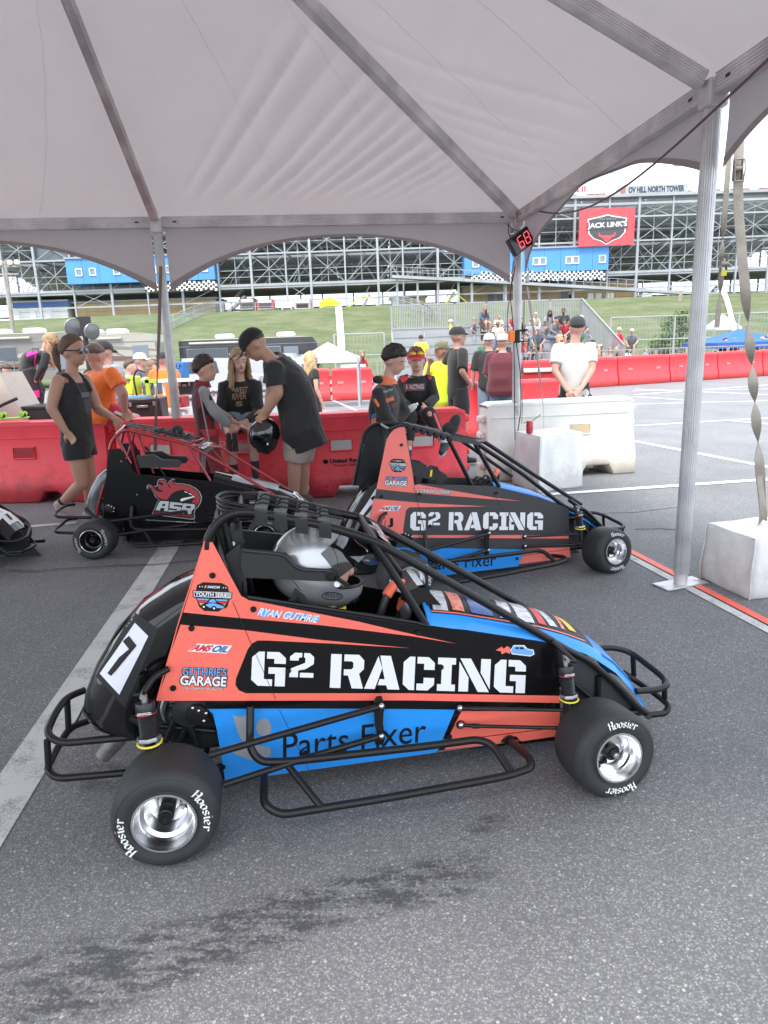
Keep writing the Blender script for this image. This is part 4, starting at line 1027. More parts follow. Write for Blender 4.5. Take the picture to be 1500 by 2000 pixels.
# ======================================================== near car
F1 = Frame((-.649, 1.661, 0), radians(10.124))
K = Car(F1, 'nearest race car, orange-red, black and blue, with a silver helmeted driver aboard')
K.y = .26
q = lambda z, ox, oy, k: [(ox + x * k, oy + y * k) for x, y in z]
outline = [(400, 1058), (416, 1058), (472, 1163), (484, 1165), (484, 1167), (560, 1177), (660, 1193), (813, 1217), (833, 1222), (845, 1223), (950, 1238), (1070, 1256), (1090, 1264), (1094, 1373), (1094, 1388), (700, 1384), (405, 1384), (404, 1371), (305, 1369), (328, 1306), (322, 1300), (349, 1216)]
side = K.panel('side_panel', outline, BLK, .26)
yo = .2588
K.decal('upper_red_wedge', [[(400, 1059), (415, 1059), (471, 1164), (484, 1171), (700, 1214), (780, 1233), (891, 1257), (800, 1242), (627, 1221), (445, 1205), (358, 1196)]], RED, yo, side)
win = [(803, 1267), (650, 1257), (520, 1251), (503, 1251), (492, 1257), (484, 1268), (461, 1325), (460, 1338), (466, 1348), (480, 1354)]
K.decal('lower_red_field', [[(353, 1220), (479, 1231), (627, 1250), (803, 1266)] + win[1:] + [(800, 1354), (1093, 1359), (1093, 1373), (800, 1368), (305, 1369), (328, 1306), (324, 1300)]], RED, yo, side)
K.tube('panel_edge', [(400, 1057, .259), (349, 1215, .259), (306, 1368, .259)], .002, RED, 0, side, 5)
K.decal('cockpit_edge_strip', [[(486, 1163), (660, 1190), (813, 1214), (833, 1221), (813, 1222), (660, 1200), (484, 1172)]], mat('gloss_black_moulding', (.006,) * 3, .07), .2585, side)
K.tube('cockpit_edge', [(484, 1166, .262), (660, 1192, .262), (813, 1216, .262), (836, 1222, .262)], .007, BLK, .0, side, 8)
GX = {'G': (493, 559), '2': (567, 614), 'R': (647, 712), 'A': (714, 783), 'C': (789, 850), 'I': (856, 891), 'N': (898, 959), 'g': (967, 1028)}
def stencil(car, GXm, top, bot, off, par, m=WHT, slant=3.0, two_h=.72):
 for k_, (x0, x1) in GXm.items():
  k = k_.upper(); polys = []
  for poly in GLY[k]:
   P = []
   for (u, v) in poly:
    if k == '2': v = (1 - two_h) + v * two_h
    x = x0 + (x1 - x0) * u - slant * (1 - v); t = top[0] + (x - 493) / 535 * (top[1] - top[0]) if car is K else top[0] + (x - GXm['G'][0]) / (GXm['g'][1] - GXm['G'][0]) * (top[1] - top[0])
    b = bot[0] + (x - GXm['G'][0]) / (GXm['g'][1] - GXm['G'][0]) * (bot[1] - bot[0])
    P.append((x, b + (t - b) * v))
   polys.append(P)
  car.decal('lettering', polys, m, off, par)
stencil(K, GX, (1272, 1290), (1339, 1354), .2572, side)
# badges on the tall red plate
def youth_badge(car, c, s_, off, par, dx=0.0, dim=1.0):
 X = lambda pts: [(c[0] + x * s_, c[1] + y * s_ + x * s_ * .045) for x, y in pts]
 car.decal('badge_base', [X([(-32, -16), (-30, -26), (-18, -32), (18, -32), (30, -26), (32, -16), (39, -15), (38, -2), (33, 0), (29, 14), (18, 19), (12, 24), (-16, 24), (-26, 16), (-32, 0), (-38, -2), (-39, -15)])], DEC, off, par)
 car.decal('badge_frame', [X([(-37, -14), (37, -14), (36, -3), (-36, -3)])], WHT, off - .0006, par); car.decal('badge_name_band', [X([(-35.5, -13), (35.5, -13), (34.6, -4), (-34.6, -4)])], DEC, off - .0009, par)
 car.decal('badge_stripe', [X([(-30, 0), (30, 0), (29, 3), (-29, 3)])], LBL, off - .0006, par); car.decal('badge_stripe', [X([(-29, 4), (29, 4), (27, 8), (-27, 8)])], RDV, off - .0006, par); car.decal('badge_stripe', [X([(-26, 9), (26, 9), (22, 14), (-22, 14)])], YVN, off - .0006, par)
 car.text('lettering', 'YOUTH SERIES', WHT, X([(-34, -4.5)])[0], X([(34, -4.5)])[0], X([(-34, -12.5)])[0], off - .0013, par, .03)
 car.text('lettering', 'NASCAR', WHT, X([(-8, -21)])[0], X([(14, -21)])[0], X([(-7, -26)])[0], off - .0013, par, .03, .2)
 for i, m_ in enumerate((YVN, RDV, LBL)): car.decal('badge_flag_bar', [X([(-16 + i * 3, -21), (-14 + i * 3, -21), (-12 + i * 3, -26), (-14 + i * 3, -26)])], m_, off - .0012, par)
 for xx in (-25, -20, 21, 26): car.decal('badge_star', [X([(xx - 1.2, -23), (xx, -25), (xx + 1.2, -23), (xx, -21.4)])], WHT, off - .0012, par)
 car.decal('badge_car', [X([(-22, 12), (-10, 6), (-6, -1), (4, -2), (10, 5), (26, 12), (26, 17), (-20, 18)])], DEC, off - .0014, par)
 car.decal('badge_car_body', [X([(-14, 12), (-8, 9), (4, 8), (24, 14), (20, 17), (-6, 17)])], LBL, off - .0018, par); car.decal('badge_car_nose', [X([(-8, 7), (-4, 1), (3, 0), (8, 6), (0, 7)])], LBL, off - .0018, par)
 for xx, yy in ((-17, 16), (3, 18)):
  pc = [(xx + 5 * cos(2 * pi * k / 12), yy + 5 * sin(2 * pi * k / 12)) for k in range(12)]; car.decal('badge_wheel', [X(pc)], DEC, off - .0021, par); pc = [(xx + 2 * cos(2 * pi * k / 10), yy + 2 * sin(2 * pi * k / 10)) for k in range(10)]; car.decal('badge_wheel_hub', [X(pc)], WHT, off - .0024, par)
youth_badge(K, (415, 1170), 1.0, .2578, side)
def amsoil(car, bl, br, tl, off, par):
 ex = (br[0] - bl[0], br[1] - bl[1]); ey = (tl[0] - bl[0], tl[1] - bl[1]); X = lambda u, v: (bl[0] + ex[0] * u + ey[0] * v, bl[1] + ex[1] * u + ey[1] * v)
 car.decal('oil_badge_backing', [[X(-.04, -.12), X(.97, -.12), X(1.06, 1.12), X(.14, 1.12), X(.13, .95), X(.20, .95)]], WHT, off, par)
 car.text('lettering', 'AMS', RDV, X(.02, 0), X(.52, 0), X(.10, 1), off - .0007, par, .045, .18); car.text('lettering', 'OIL', mat('deep_blue_vinyl', (.03, .13, .36), .4), X(.56, 0), X(.96, 0), X(.62, 1), off - .0007, par, .045, .18)
amsoil(K, (369, 1271), (445, 1275), (373, 1258), .2578, side)
def garage(car, box, off, par, small=True):
 x0, y0, x1, y1, sk = box; w = x1 - x0; h = y1 - y0; X = lambda u, v: (x0 + w * u, y0 + h * v + sk * u)
 car.text('lettering', "GUTHRIE'S", DEC, X(.03, .42), X(1.01, .42), X(.04, .01), off, par, .075); car.text('lettering', "GUTHRIE'S", LBL, X(.05, .39), X(.99, .39), X(.06, .03), off - .0006, par, .01)
 car.text('lettering', 'GARAGE', DEC, X(-.02, .84), X(1.0, .84), X(0, .36), off - .0009, par, .085); car.text('lettering', 'GARAGE', WHT, X(.0, .81), X(.98, .81), X(.02, .39), off - .0015, par, .03)
 if small: car.text('lettering', 'You Dream It, We Build It!', DEC, X(.08, .99), X(.93, .99), X(.09, .86), off - .0004, par, .05); car.text('lettering', 'You Dream It, We Build It!', WHT, X(.09, .98), X(.92, .98), X(.10, .87), off - .0010, par, .01)
garage(K, (351, 1301, 443, 1347, 3), .2578, side)
K.text('lettering', 'Ryan Guthrie', LBL, (500, 1204), (622, 1219), (505, 1186), .2578, side, .10, .25); K.text('lettering', 'RYAN GUTHRIE', WHT, (502, 1202), (620, 1217), (507, 1187), .2570, side, .015, .25)
# hot-rod sticker
K.decal('sticker_flames', [[(968, 1270), (980, 1263), (984, 1267), (990, 1262), (996, 1265), (996, 1277), (988, 1274), (980, 1278), (978, 1272)]], RED, .2578, side)
K.decal('sticker_outline', [[(996, 1270), (1000, 1265), (1003, 1260), (1024, 1260), (1030, 1267), (1042, 1269), (1044, 1278), (1036, 1282), (1000, 1278)]], WHT, .2580, side)
K.decal('sticker_car', [[(998, 1271), (1004, 1262), (1022, 1262), (1028, 1268), (1041, 1271), (1041, 1278), (1034, 1280), (1001, 1276)]], LBL, .2574, side)
K.decal('sticker_windows', [[(1006, 1267), (1008, 1264), (1013, 1264), (1013, 1268)], [(1015, 1268), (1015, 1264), (1021, 1264), (1024, 1268)]], DEC, .2570, side)
K.decal('panel_joint', [[(454, 1176), (455.2, 1176), (539, 1366), (538, 1366)]], mat('joint_shadow', (.03, .01, .01), .6), .2566, side)
K.bolts([(415, 1124), (374, 1227), (338, 1344), (495, 1190), (563, 1310), (817, 1236), (861, 1303)], .2572, side)
low = K.panel('lower_panel', [(405, 1385), (885, 1381), (889, 1386), (856, 1464), (850, 1470), (603, 1504), (440, 1526), (424, 1428), (416, 1394)], BLU, .262)
lg = mat('grey_print', (.30, .31, .33), .5)
K.decal('logo_leaf', [[(455, 1396), (468, 1400), (480, 1398), (498, 1405), (492, 1420), (498, 1440), (505, 1452), (475, 1452), (464, 1430)], [(434, 1460), (460, 1452), (500, 1455), (528, 1460), (530, 1474), (512, 1484), (488, 1484), (462, 1474)]], lg, .2612, low)
K.decal('logo_disc', [[(515 + 15 * cos(2 * pi * k / 20), 1421 + 18 * sin(2 * pi * k / 20)) for k in range(20)]], lg, .2612, low)
K.text('lettering', 'Parts Fixer', DEC, (553, 1483), (831, 1449), (553, 1434), .2604, low, .0, .0)
K.bolts([(436, 1498), (516, 1506), (596, 1470)], .2610, low, r=.008)
K.decal('panel_joint', [[(545, 1386), (546, 1386), (604, 1503), (603, 1503)]], mat('joint_shadow_blue', (.005, .04, .12), .6), .2606, low)
lr = K.panel('lower_front_panel', [(902, 1389), (1094, 1390), (1092, 1437), (1018, 1448), (1008, 1438), (985, 1440), (975, 1452), (869, 1464), (878, 1440), (880, 1433)], RED, .263)
K.panel('lower_front_backing', [(885, 1381), (1094, 1386), (1096, 1445), (866, 1468), (856, 1464)], BLK, .268)
K.bolts([(878, 1439), (1081, 1378)], .2575, lr, r=.009)
K.bolts([(994, 1446)], .258, lr, m=mat('rubber_grommet', (.01, .01, .01), .5), r=.02)
# far side panel (simple mirror) and floor
P = [K.P(x, y, .26) for x, y in outline]
def far_panel(name, pts, m, y=.56, th=.004):
 P_ = [V((p.x, y, p.z)) for p in pts]; n = len(P_); T = tri_fill([(p.x, p.z, 0) for p in P_])
 return MB().add(P_ + [p + V((0, th, 0)) for p in P_], [tuple(t) for t in T] + [tuple(i + n for i in t[::-1]) for t in T] + [(i, i + n, (i + 1) % n + n, (i + 1) % n) for i in range(n)], False).build(name, m, K.o)
far_panel('far_side_panel', [p for i, p in enumerate(P) if i not in (0, 1, 2, 3, 4)] , BLK)
PL_ = [K.P(x, y, .262) for x, y in [(405, 1385), (1094, 1385), (1094, 1437), (860, 1468), (603, 1504), (440, 1526)]]
far_panel('far_lower_panel', PL_, BLU)
MB().box((.72, .41, .075), (1.15, .29, .006)).build('floor_pan', GRY, K.o)
MB().grid(lambda u, v: V((.16 + .10 * (1 - u) - .02, .285 + .25 * v, .12 + .62 * u)), 8, 6).build('firewall', BLK, K.o)
# chassis rails under the panels
for yy in (.275, .545):
 K.tube('chassis_rail', [(.10, yy, .12), (1.30, yy, .105), (1.62, yy, .12)], .0125)
 K.tube('chassis_rail', [(.02, yy, .40), (.9, yy, .36), (1.29, yy, .30)], .0125)
 K.tube('chassis_upright', [(.10, yy, .12), (.05, yy, .40)], .011); K.tube('chassis_upright', [(.22, yy, .12), (.12, yy, .36)], .011)
 K.tube('chassis_brace', [(.10, yy, .14), (-.10, yy, .33)], .010)
for x_ in (.1, .45, .85, 1.29): K.tube('cross_tube', [(x_, .275, .115), (x_, .545, .115)], .011)
# cage
NO, FO = .27, .53
near_rail = [(404, 1072, NO), (405, 1052, NO), (424, 1021, NO), (449, 1003, NO), (480, 999, NO), (530, 1007, NO), (640, 1028, NO), (733, 1057, NO), (900, 1150, NO), (1078, 1252, NO)]
cg = K.tube('cage_rail', near_rail, TR * 1.05, fil=.05)
far_pts = [(418, 1120, FO), (420, 1030, FO), (432, 985, FO), (470, 966, FO), (520, 971, FO), (590, 985, FO), (667, 1003, FO), (702, 1010, FO), (737, 1028, FO), (940, 1138, FO), (1140, 1250, FO)]
cg2 = K.tube('cage_rail', far_pts, TR * 1.05, fil=.05)
for p, n_ in (((412, 1030, NO), (421, 1030, FO)), ((424, 1021, NO), (426, 1000, FO)), ((436, 1010, NO), (434, 984, FO)), ((470, 998, NO), (470, 966, FO))):
 K.tube('rear_hoop_bar', [p, n_], .0085)
for dz in (.012, .026, .04):   # bundled tubes bent round the back of the roof
 K.tube('roof_bow', [K.P(500, 1003, NO) + V((0, .02, dz * .3)), K.P(436, 1012, NO) + V((.01, .03, dz)), K.P(434, 995, .40) + V((-.02, 0, dz)), K.P(440, 980, FO) + V((.01, -.03, dz)), K.P(500, 972, FO) + V((0, -.02, dz * .3))], .006, fil=.05)
K.tube('roof_cross_bar', [(733, 1057, NO), (702, 1010, FO)], .012)
K.tube('roof_cross_bar', [(640, 1028, NO), (622, 993, FO)], .008)
K.tube('windscreen_post', [(727, 1056, NO), (833, 1222, .268)], .0125)
K.tube('windscreen_post', [(703, 1012, FO), (812, 1160, FO)], .0115)
K.tube('rear_stay', [(432, 1005, .33), (478, 1170, .33)], .010); K.tube('rear_stay', [(455, 990, .47), (492, 1160, .47)], .010); K.tube('rear_stay', [(420, 1015, .30), (455, 1120, .36)], .009)
K.tube('seat_rail', [(455, 1062, .33), (475, 1058, .47)], .007, GRY); K.tube('seat_rail', [(466, 1150, .33), (480, 1140, .47)], .008, GRY)
for i, (n_, f_) in enumerate([((510, 1005), (517, 970)), ((548, 1012), (553, 978)), ((588, 1020), (592, 986)), ((634, 1029), (628, 995))]):
 A_ = K.P(*n_, NO); B_ = K.P(*f_, FO); d = V((.9, 0, -.2)).normalized() * .019
 Pt = [A_ + V((0, -.004, -.034)), A_ + V((0, -.016, -.014)), A_ + V((0, -.014, .012)), A_ + V((0, .01, .017)), A_.lerp(B_, .5) + V((0, 0, .006)), B_ + V((0, -.01, .017)), B_ + V((0, .014, .012)), B_ + V((0, .016, -.014))]
 st_ = MB()
 R_ = [[p - d, p + d, p + d + V((0, 0, .002)), p - d + V((0, 0, .002))] for p in fillet(Pt, .01, 2)]
 st_.rings(R_); so_ = st_.build('roof_strap', WEB, cg, sharp=20)
 for k in range(3):
  MB().tube([A_.lerp(B_, .2 + .25 * k) + V((-.03 + .01 * k, 0, .016)), A_.lerp(B_, .3 + .25 * k) + V((.0, 0, .02)), A_.lerp(B_, .25 + .25 * k) + V((.06, 0, .004))], .003, 5, .01).build('cord', DEC, cg)
# small curved deflector at the roof front with a printed strip
vp = [K.P(704, 1012, FO), K.P(733, 1056, NO), K.P(770, 1072, NO), K.P(735, 1033, FO)]
def quadgrid(Q, n=6, bulge=.0, nrm=V((0, 0, 1))): return lambda u, v: (Q[0].lerp(Q[1], u)).lerp(Q[3].lerp(Q[2], u), v) + nrm * bulge * sin(pi * u) * sin(pi * v)
vz = MB().grid(quadgrid(vp, bulge=.02), 8, 8).build('roof_deflector', BLK, K.o)
vq = [K.P(722, 1020, FO - .03) + V((0, 0, .012)), K.P(742, 1055, NO + .02) + V((0, 0, .012)), K.P(766, 1069, NO + .01) + V((0, 0, .006)), K.P(735, 1032, FO - .01) + V((0, 0, .006))]
MB().grid(quadgrid(vq, bulge=.018), 8, 4).build('deflector_print', mat('pinkish_print', (.42, .30, .29), .25, var=.5, vscale=50), vz)
# hood
hn = [(838, 1218), (900, 1222), (980, 1234), (1058, 1246), (1107, 1258), (1153, 1274), (1203, 1308), (1237, 1344), (1262, 1386)]
hd, hfn = front_end(K, hn, hn, BLU, .266, .55, .05)
# graphics patch on the hood: wedges of print following its surface
def patch(car, par, fn, u0, u1, v0, v1, m, name, sk=0.0, lift=.0025):
 return MB().grid(lambda u, v: fn(min(1, max(0, u0 + (u1 - u0) * u + sk * v)), v0 + (v1 - v0) * v) + V((-.0004, 0, lift)), 12, 8).build(name, m, par)
patch(K, hd, hfn, .02, .66, .10, .90, DEC, 'print_field')
gr_w = mat('pale_print', (.62, .63, .66), .25, var=.35, vscale=45); gr_o = mat('orange_print', (.85, .25, .16), .3, var=.4, vscale=60); gr_b = mat('blue_print', (.03, .10, .35), .3, var=.5, vscale=60)
for (a, b, c_, d, m_, sk) in [(.03, .09, .14, .86, gr_w, .03), (.11, .15, .16, .86, gr_o, .02), (.17, .24, .16, .86, gr_b, .02), (.26, .30, .16, .86, gr_w, .04), (.32, .37, .16, .8, gr_w, .02), (.39, .43, .18, .86, RDV, .03), (.45, .49, .2, .8, gr_w, .0), (.51, .53, .2, .86, gr_o, .05), (.56, .60, .25, .75, YVN, .0), (.02, .62, .105, .125, RED, 0), (.02, .62, .875, .895, RED, 0)]:
 patch(K, hd, hfn, a, b, c_, d, m_, 'print_block', sk, .0042)
patch(K, hd, hfn, .70, .98, .06, .12, BLU, 'hood_edge', 0, .006)
K.tube('hood_lip', [tuple(hfn(0, v / 10) + V((0, 0, .004))) for v in range(11)], .006, BLU, .0, hd, 6)
K.panel('dash_cowl', [(799, 1154), (817, 1147), (833, 1149), (876, 1198), (868, 1213), (836, 1216), (815, 1190)], GLB, .33, .19)
K.panel('nose_side_plate', [(1100, 1266), (1150, 1290), (1200, 1335), (1255, 1398), (1190, 1400), (1100, 1392)], mat('satin_black_panel', (.045, .046, .05), .42), .285)
K.panel('nose_side_plate', [(1100, 1266), (1150, 1290), (1200, 1335), (1255, 1398), (1190, 1400), (1100, 1392)], MBK, .53)
K.tube('nose_frame', [(1078, 1252, .265), (1112, 1272, .265), (1150, 1290, .265), (1205, 1338, .265), (1235, 1372, .265), (1266, 1397, .27)], .0125, fil=.05)
K.tube('nose_frame', [V((p.x, .55, p.z)) for p in [K.P(*t, .265) for t in [(1078, 1252), (1112, 1272), (1150, 1290), (1205, 1338), (1235, 1372), (1266, 1397)]]], .0125, fil=.05)
K.tube('nose_upright', [(1168, 1320, .28), (1168, 1392, .28)], .010); K.tube('nose_diagonal', [(1120, 1335, .27), (1165, 1372, .27)], .009)
K.tube('shock_arm', [(1079, 1252, .255), (1121, 1291, .20)], .008); K.tube('shock_arm', [(1107, 1289, .20), (1124, 1292, .20)], .006)
# bumpers
K.tube('front_bumper', [(1150, 1268, .50), (1197, 1264, .50), (1232, 1273, .49), (1294, 1321, .35), (1306, 1338, .29), (1285, 1347, .275), (1242, 1350, .27)], .0115, fil=.04)
K.tube('front_bumper', [(1217, 1313, .50), (1250, 1335, .47), (1287, 1360, .36), (1307, 1378, .29), (1300, 1393, .275), (1262, 1397, .27)], .0115, fil=.04)
K.tube('bumper_post', [(1236, 1276, .49), (1238, 1320, .49)], .010); K.tube('bumper_post', [(1298, 1328, .33), (1298, 1370, .33)], .010)
MB().cyl(K.P(1266, 1398, .255), K.P(1266, 1398, .29), .013, 12).build('tube_end', TUB, K.o)
K.tube('rear_bumper', [(282, 1437, .29), (217, 1443, .285), (118, 1452, .28), (90, 1434, .32), (108, 1392, .42), (130, 1362, .50), (165, 1348, .55)], .0115, fil=.04)
K.tube('rear_bumper', [(262, 1508, .29), (190, 1514, .285), (110, 1521, .28), (91, 1503, .32), (112, 1460, .43), (136, 1420, .50), (176, 1407, .55)], .0115, fil=.04)
K.tube('bumper_post', [(92, 1445, .31), (95, 1500, .31)], .010); K.tube('bumper_post', [(131, 1366, .49), (134, 1424, .49)], .010)
# side guard (nerf bar)
K.tube('side_guard', [(489, 1380, .235), (488, 1462, .19), (508, 1488, .17), (560, 1488, .165), (836, 1457, .165), (934, 1444, .165), (962, 1454, .14), (1001, 1513, .05)], .0125, fil=.045)
K.tube('side_guard', [(516, 1507, .20), (515, 1572, .06), (548, 1592, .04), (760, 1558, .04), (990, 1516, .04), (1040, 1499, .05), (1034, 1480, .09), (1006, 1455, .20), (994, 1446, .262)], .0125, fil=.045)
K.tube('guard_strut', [(559, 1491, .165), (629, 1578, .04)], .011)
# trailing arms and bracket
K.tube('trailing_arm', [(408, 1475, .12), (738, 1381, .215)], .0105); K.tube('trailing_arm', [(436, 1533, .12), (600, 1480, .17), (742, 1438, .215)], .0105)
br_ = K.panel('pivot_bracket', [(736, 1364), (746, 1362), (752, 1378), (749, 1394), (748, 1412), (752, 1442), (748, 1455), (733, 1454), (737, 1436), (733, 1420), (731, 1392), (731, 1372)], DEC, .222, .012)
for p in ((745, 1379), (745, 1438)): MB().ball(K.P(*p, .208), .010, 10, 8).build('rod_end', STL, br_)
K.tube('steering_rod', [(898, 1383, .245), (930, 1384, .235), (1100, 1387, .16)], .0062); K.tube('steering_rod', [(902, 1416, .245), (930, 1418, .235), (1095, 1422, .16)], .0062)
for p in ((898, 1383), (900, 1416)): MB().ball(K.P(*p, .244), .0105, 10, 8).build('rod_end', STL, K.o); MB().lathe([(.015, 0), (.015, .004), (0, .004)], K.P(*p, .255), (0, 1, 0), 14).build('rod_grommet', DEC, K.o)
for p in ((930, 1384), (930, 1418)): MB().cyl(K.P(p[0] - 8, p[1], .238), K.P(p[0] + 6, p[1], .233), .0085, 8).build('lock_nut', DEC, K.o)
# axles
for x_, zz in ((.014, .148), (1.36, .145)): K.tube('axle', [(x_, .06, zz), (x_, .76, zz)], .014, GRY if False else TUB)
shock(K, K.P(283, 1374, .20), K.P(292, 1446, .18), .0290)
K.tube('shock_arm', [(330, 1306, .25), (300, 1322, .23), (281, 1352, .20)], .0095); K.tube('shock_arm', [(262, 1357, .21), (284, 1357, .20)], .006)
shock(K, K.P(1105, 1303, .19), K.P(1111, 1362, .17), .0250)
# engine block and chain drive seen behind the red plate
en = MB().box((.10, .40, .24), (.22, .18, .16), bev=.02).build('engine', mat('engine_black', (.02, .02, .022), .4), K.o)
for k in range(7): MB().box((.10, .40, .33 + k * .012), (.18, .16, .005)).build('cooling_fin', GRY, en)
MB().lathe([(.052, 0), (.052, .006), (.04, .006), (.02, .012), (0, .012)], K.P(370, 1388, .27), (0, -1, 0), 28).build('sprocket', mat('engine_black', (.02, .02, .022), .4), en)
MB().lathe([(.032, 0), (.032, -.018), (.02, -.02), (0, -.02)], K.P(385, 1392, .262), (0, 1, 0), 18).build('clutch_drum', DEC, en)
for p in ((376, 1383), (388, 1388), (402, 1393), (398, 1408)): MB().ball(K.P(*p, .245), .006, 8, 6).build('bolt', STL, en)
K.tube('frame_diagonal', [(350, 1380, .275), (325, 1445, .275)], .011); K.tube('frame_diagonal', [(372, 1400, .29), (352, 1450, .29)], .011); K.tube('frame_cross', [(310, 1418, .3), (420, 1428, .3)], .009)
MB().tube([K.P(250, 1420, .42), K.P(225, 1448, .42), K.P(200, 1478, .42)], [.028, .03, .024], 16).build('exhaust', mat('scorched_exhaust', (.26, .25, .24), .45, .7, var=.4, vscale=20), K.o)
# tail tank
To = [(.13, .735), (.05, .705), (-.05, .65), (-.14, .56), (-.205, .465), (-.245, .385), (-.258, .33), (-.235, .285), (-.19, .262), (-.13, .245)]
Ti = [(.13, .60), (.11, .53), (.08, .48), (.05, .44), (.02, .40), (.0, .37), (-.02, .34), (-.03, .31), (-.04, .29), (-.05, .275)]
def tail(par, m, name='tail_cowl', yc=.41, hw=.135):
 R = []
 for i in range(len(To) * 3 - 2):
  t = i / 3; k = min(int(t), len(To) - 2); f = t - k
  o_ = V((To[k][0], 0, To[k][1])).lerp(V((To[k + 1][0], 0, To[k + 1][1])), f); i_ = V((Ti[k][0], 0, Ti[k][1])).lerp(V((Ti[k + 1][0], 0, Ti[k + 1][1])), f)
  c_ = (o_ + i_) / 2; d = (o_ - i_) / 2; ring = []
  for j in range(32):
   a = 2 * pi * j / 32; ca, sa = cos(a), sin(a); e_ = .72
   ring.append(c_ + d * (abs(ca) ** e_ * (1 if ca > 0 else -1)) + V((0, yc + hw * (abs(sa) ** e_ * (1 if sa > 0 else -1)), 0)))
  R.append(ring)
 return MB().rings(R).build(name, m, par, sharp=40)
tl = tail(K.o, GLB)
def wrap(car, obj, name, quad, m, nu=8, nv=10, lift=.002, quadn=None):
 """lay a four-cornered patch on a curved body by following its surface"""
 bv = BVHTree.FromPolygons([v.co for v in obj.data.vertices], [list(p.vertices) for p in obj.data.polygons])
 M = Matrix.Translation(car.F.O) @ Matrix.Rotation(car.F.a, 4, 'Z'); Mi = M.inverted()
 def fn(u, v):
  a = V((*quad[0], 0)).lerp(V((*quad[1], 0)), u).lerp(V((*quad[3], 0)).lerp(V((*quad[2], 0)), u), v)
  d = (Mi.to_3x3() @ ray(a.x, a.y)).normalized(); o_ = Mi @ CC
  h = bv.ray_cast(o_, d)
  if h[0] is None: return None
  n = h[1] if h[1].dot(d) < 0 else -h[1]
  return h[0] + n * lift
 pts = [[fn(i / nu, j / nv) for j in range(nv + 1)] for i in range(nu + 1)]
 vs = []; idx = {}; fs = []
 for i in range(nu + 1):
  for j in range(nv + 1):
   if pts[i][j] is not None: idx[(i, j)] = len(vs); vs.append(pts[i][j])
 for i in range(nu):
  for j in range(nv):
   c_ = [(i, j), (i + 1, j), (i + 1, j + 1), (i, j + 1)]
   if all(k in idx for k in c_): fs.append([idx[k] for k in c_])
 if fs: return MB().add(vs, fs).build(name, m, obj)
zq = lambda pts: [(80 + x / 3.947, 1080 + y / 3.947) for x, y in pts]
wrap(K, tl, 'number_tape', zq([(715, 450), (905, 590), (645, 1190), (425, 950)]), mat('matt_black_tape', (.016, .016, .017), .75, bump=.3, bscale=40), 8, 16, .0015)
wrap(K, tl, 'number_plate', zq([(730, 540), (830, 640), (605, 1090), (460, 930)]), mat('number_white', (.70, .72, .80), .5, bump=.3, bscale=18), 8, 14, .0030)
wrap(K, tl, 'number_seven', zq([(638, 682), (685, 640), (742, 712), (690, 748)]), DEC, 4, 4, .0045); wrap(K, tl, 'number_seven', zq([(690, 735), (742, 712), (650, 822), (612, 800)]), DEC, 4, 6, .0046); wrap(K, tl, 'number_seven', zq([(612, 798), (652, 820), (548, 947), (518, 925)]), DEC, 4, 6, .0045)
MB().tube([V((-.255, .28 + .26 * k / 10, .335)) for k in range(11)], .003, 5).build('cowl_seam', DEC, tl)
# wheels
wheel(K.o, (.014, .0, .148), .148, .185, .0885, camber=-2, steer=-1)
wheel(K.o, (1.372, .005, .140), .140, .165, .0805, front=True, camber=-6, steer=5)
wheel(K.o, (.014, .82, .148), .148, .185, .0885, flip=True); wheel(K.o, (1.372, .815, .140), .140, .165, .0805, front=True, flip=True)
# cockpit
hs = [(472, 1073), (558, 1081), (568, 1090), (578, 1104), (594, 1111), (645, 1113), (654, 1119), (655, 1128), (648, 1136), (600, 1134), (477, 1128), (470, 1105)]
hr = K.panel('head_support', hs, mat('matt_black_plastic', (.020, .020, .022), .45), .282, .012)
K.tube('support_edge', [(474, 1075, .283), (556, 1083, .283), (576, 1107, .283), (594, 1113, .283), (648, 1115, .283)], .006, mat('matt_black_plastic', (.02,) * 3, .45), .02, hr)
P_ = [K.P(x, y, .282) for x, y in hs]; far_panel('head_support', P_, mat('matt_black_plastic', (.02,) * 3, .45), .512, .012)
seat = MB().grid(lambda u, v: V((.27 - .05 * (1 - u) + .03 * cos(pi * (v - .5)) * -1 + .0, .30 + .22 * v, .14 + .58 * u)) , 10, 10).build('seat_back', mat('matt_black_plastic', (.02,) * 3, .45), K.o)
K.panel('seat_side', [(440, 1085), (468, 1062), (478, 1100), (484, 1165), (462, 1160)], mat('matt_black_plastic', (.02,) * 3, .45), .31, .01)
K.panel('head_plate', [(448, 1040), (470, 1035), (476, 1075), (466, 1140), (452, 1120)], mat('matt_black_plastic', (.02,) * 3, .45), .345, .12)
K.tube('belt_mount', [(575, 1132, .315), (590, 1150, .315)], .008, GRY); K.panel('belt', [(578, 1145), (590, 1148), (600, 1178), (590, 1178), (582, 1160), (572, 1180), (563, 1178)], WEB, .315, .003)
sw = K.tube('steering_wheel', [(738, 1214, .34), (748, 1185, .34), (758, 1158, .345), (772, 1140, .38), (786, 1139, .43), (791, 1160, .46), (786, 1182, .47), (776, 1210, .47)], .0125, mat('matt_black_plastic', (.02,) * 3, .45), .03)
K.tube('orange_grip', [(755, 1164, .343), (763, 1150, .355), (775, 1139, .39), (786, 1140, .43)], .0165, ORG, .02, sw); K.tube('orange_grip', [(788, 1170, .465), (783, 1190, .47)], .0165, ORG, 0, sw)
MB().lathe([(.03, 0), (.03, .01), (.02, .012), (0, .012)], K.P(795, 1195, .40), (-1, -.3, .3), 18).build('gauge', GRY, K.o)
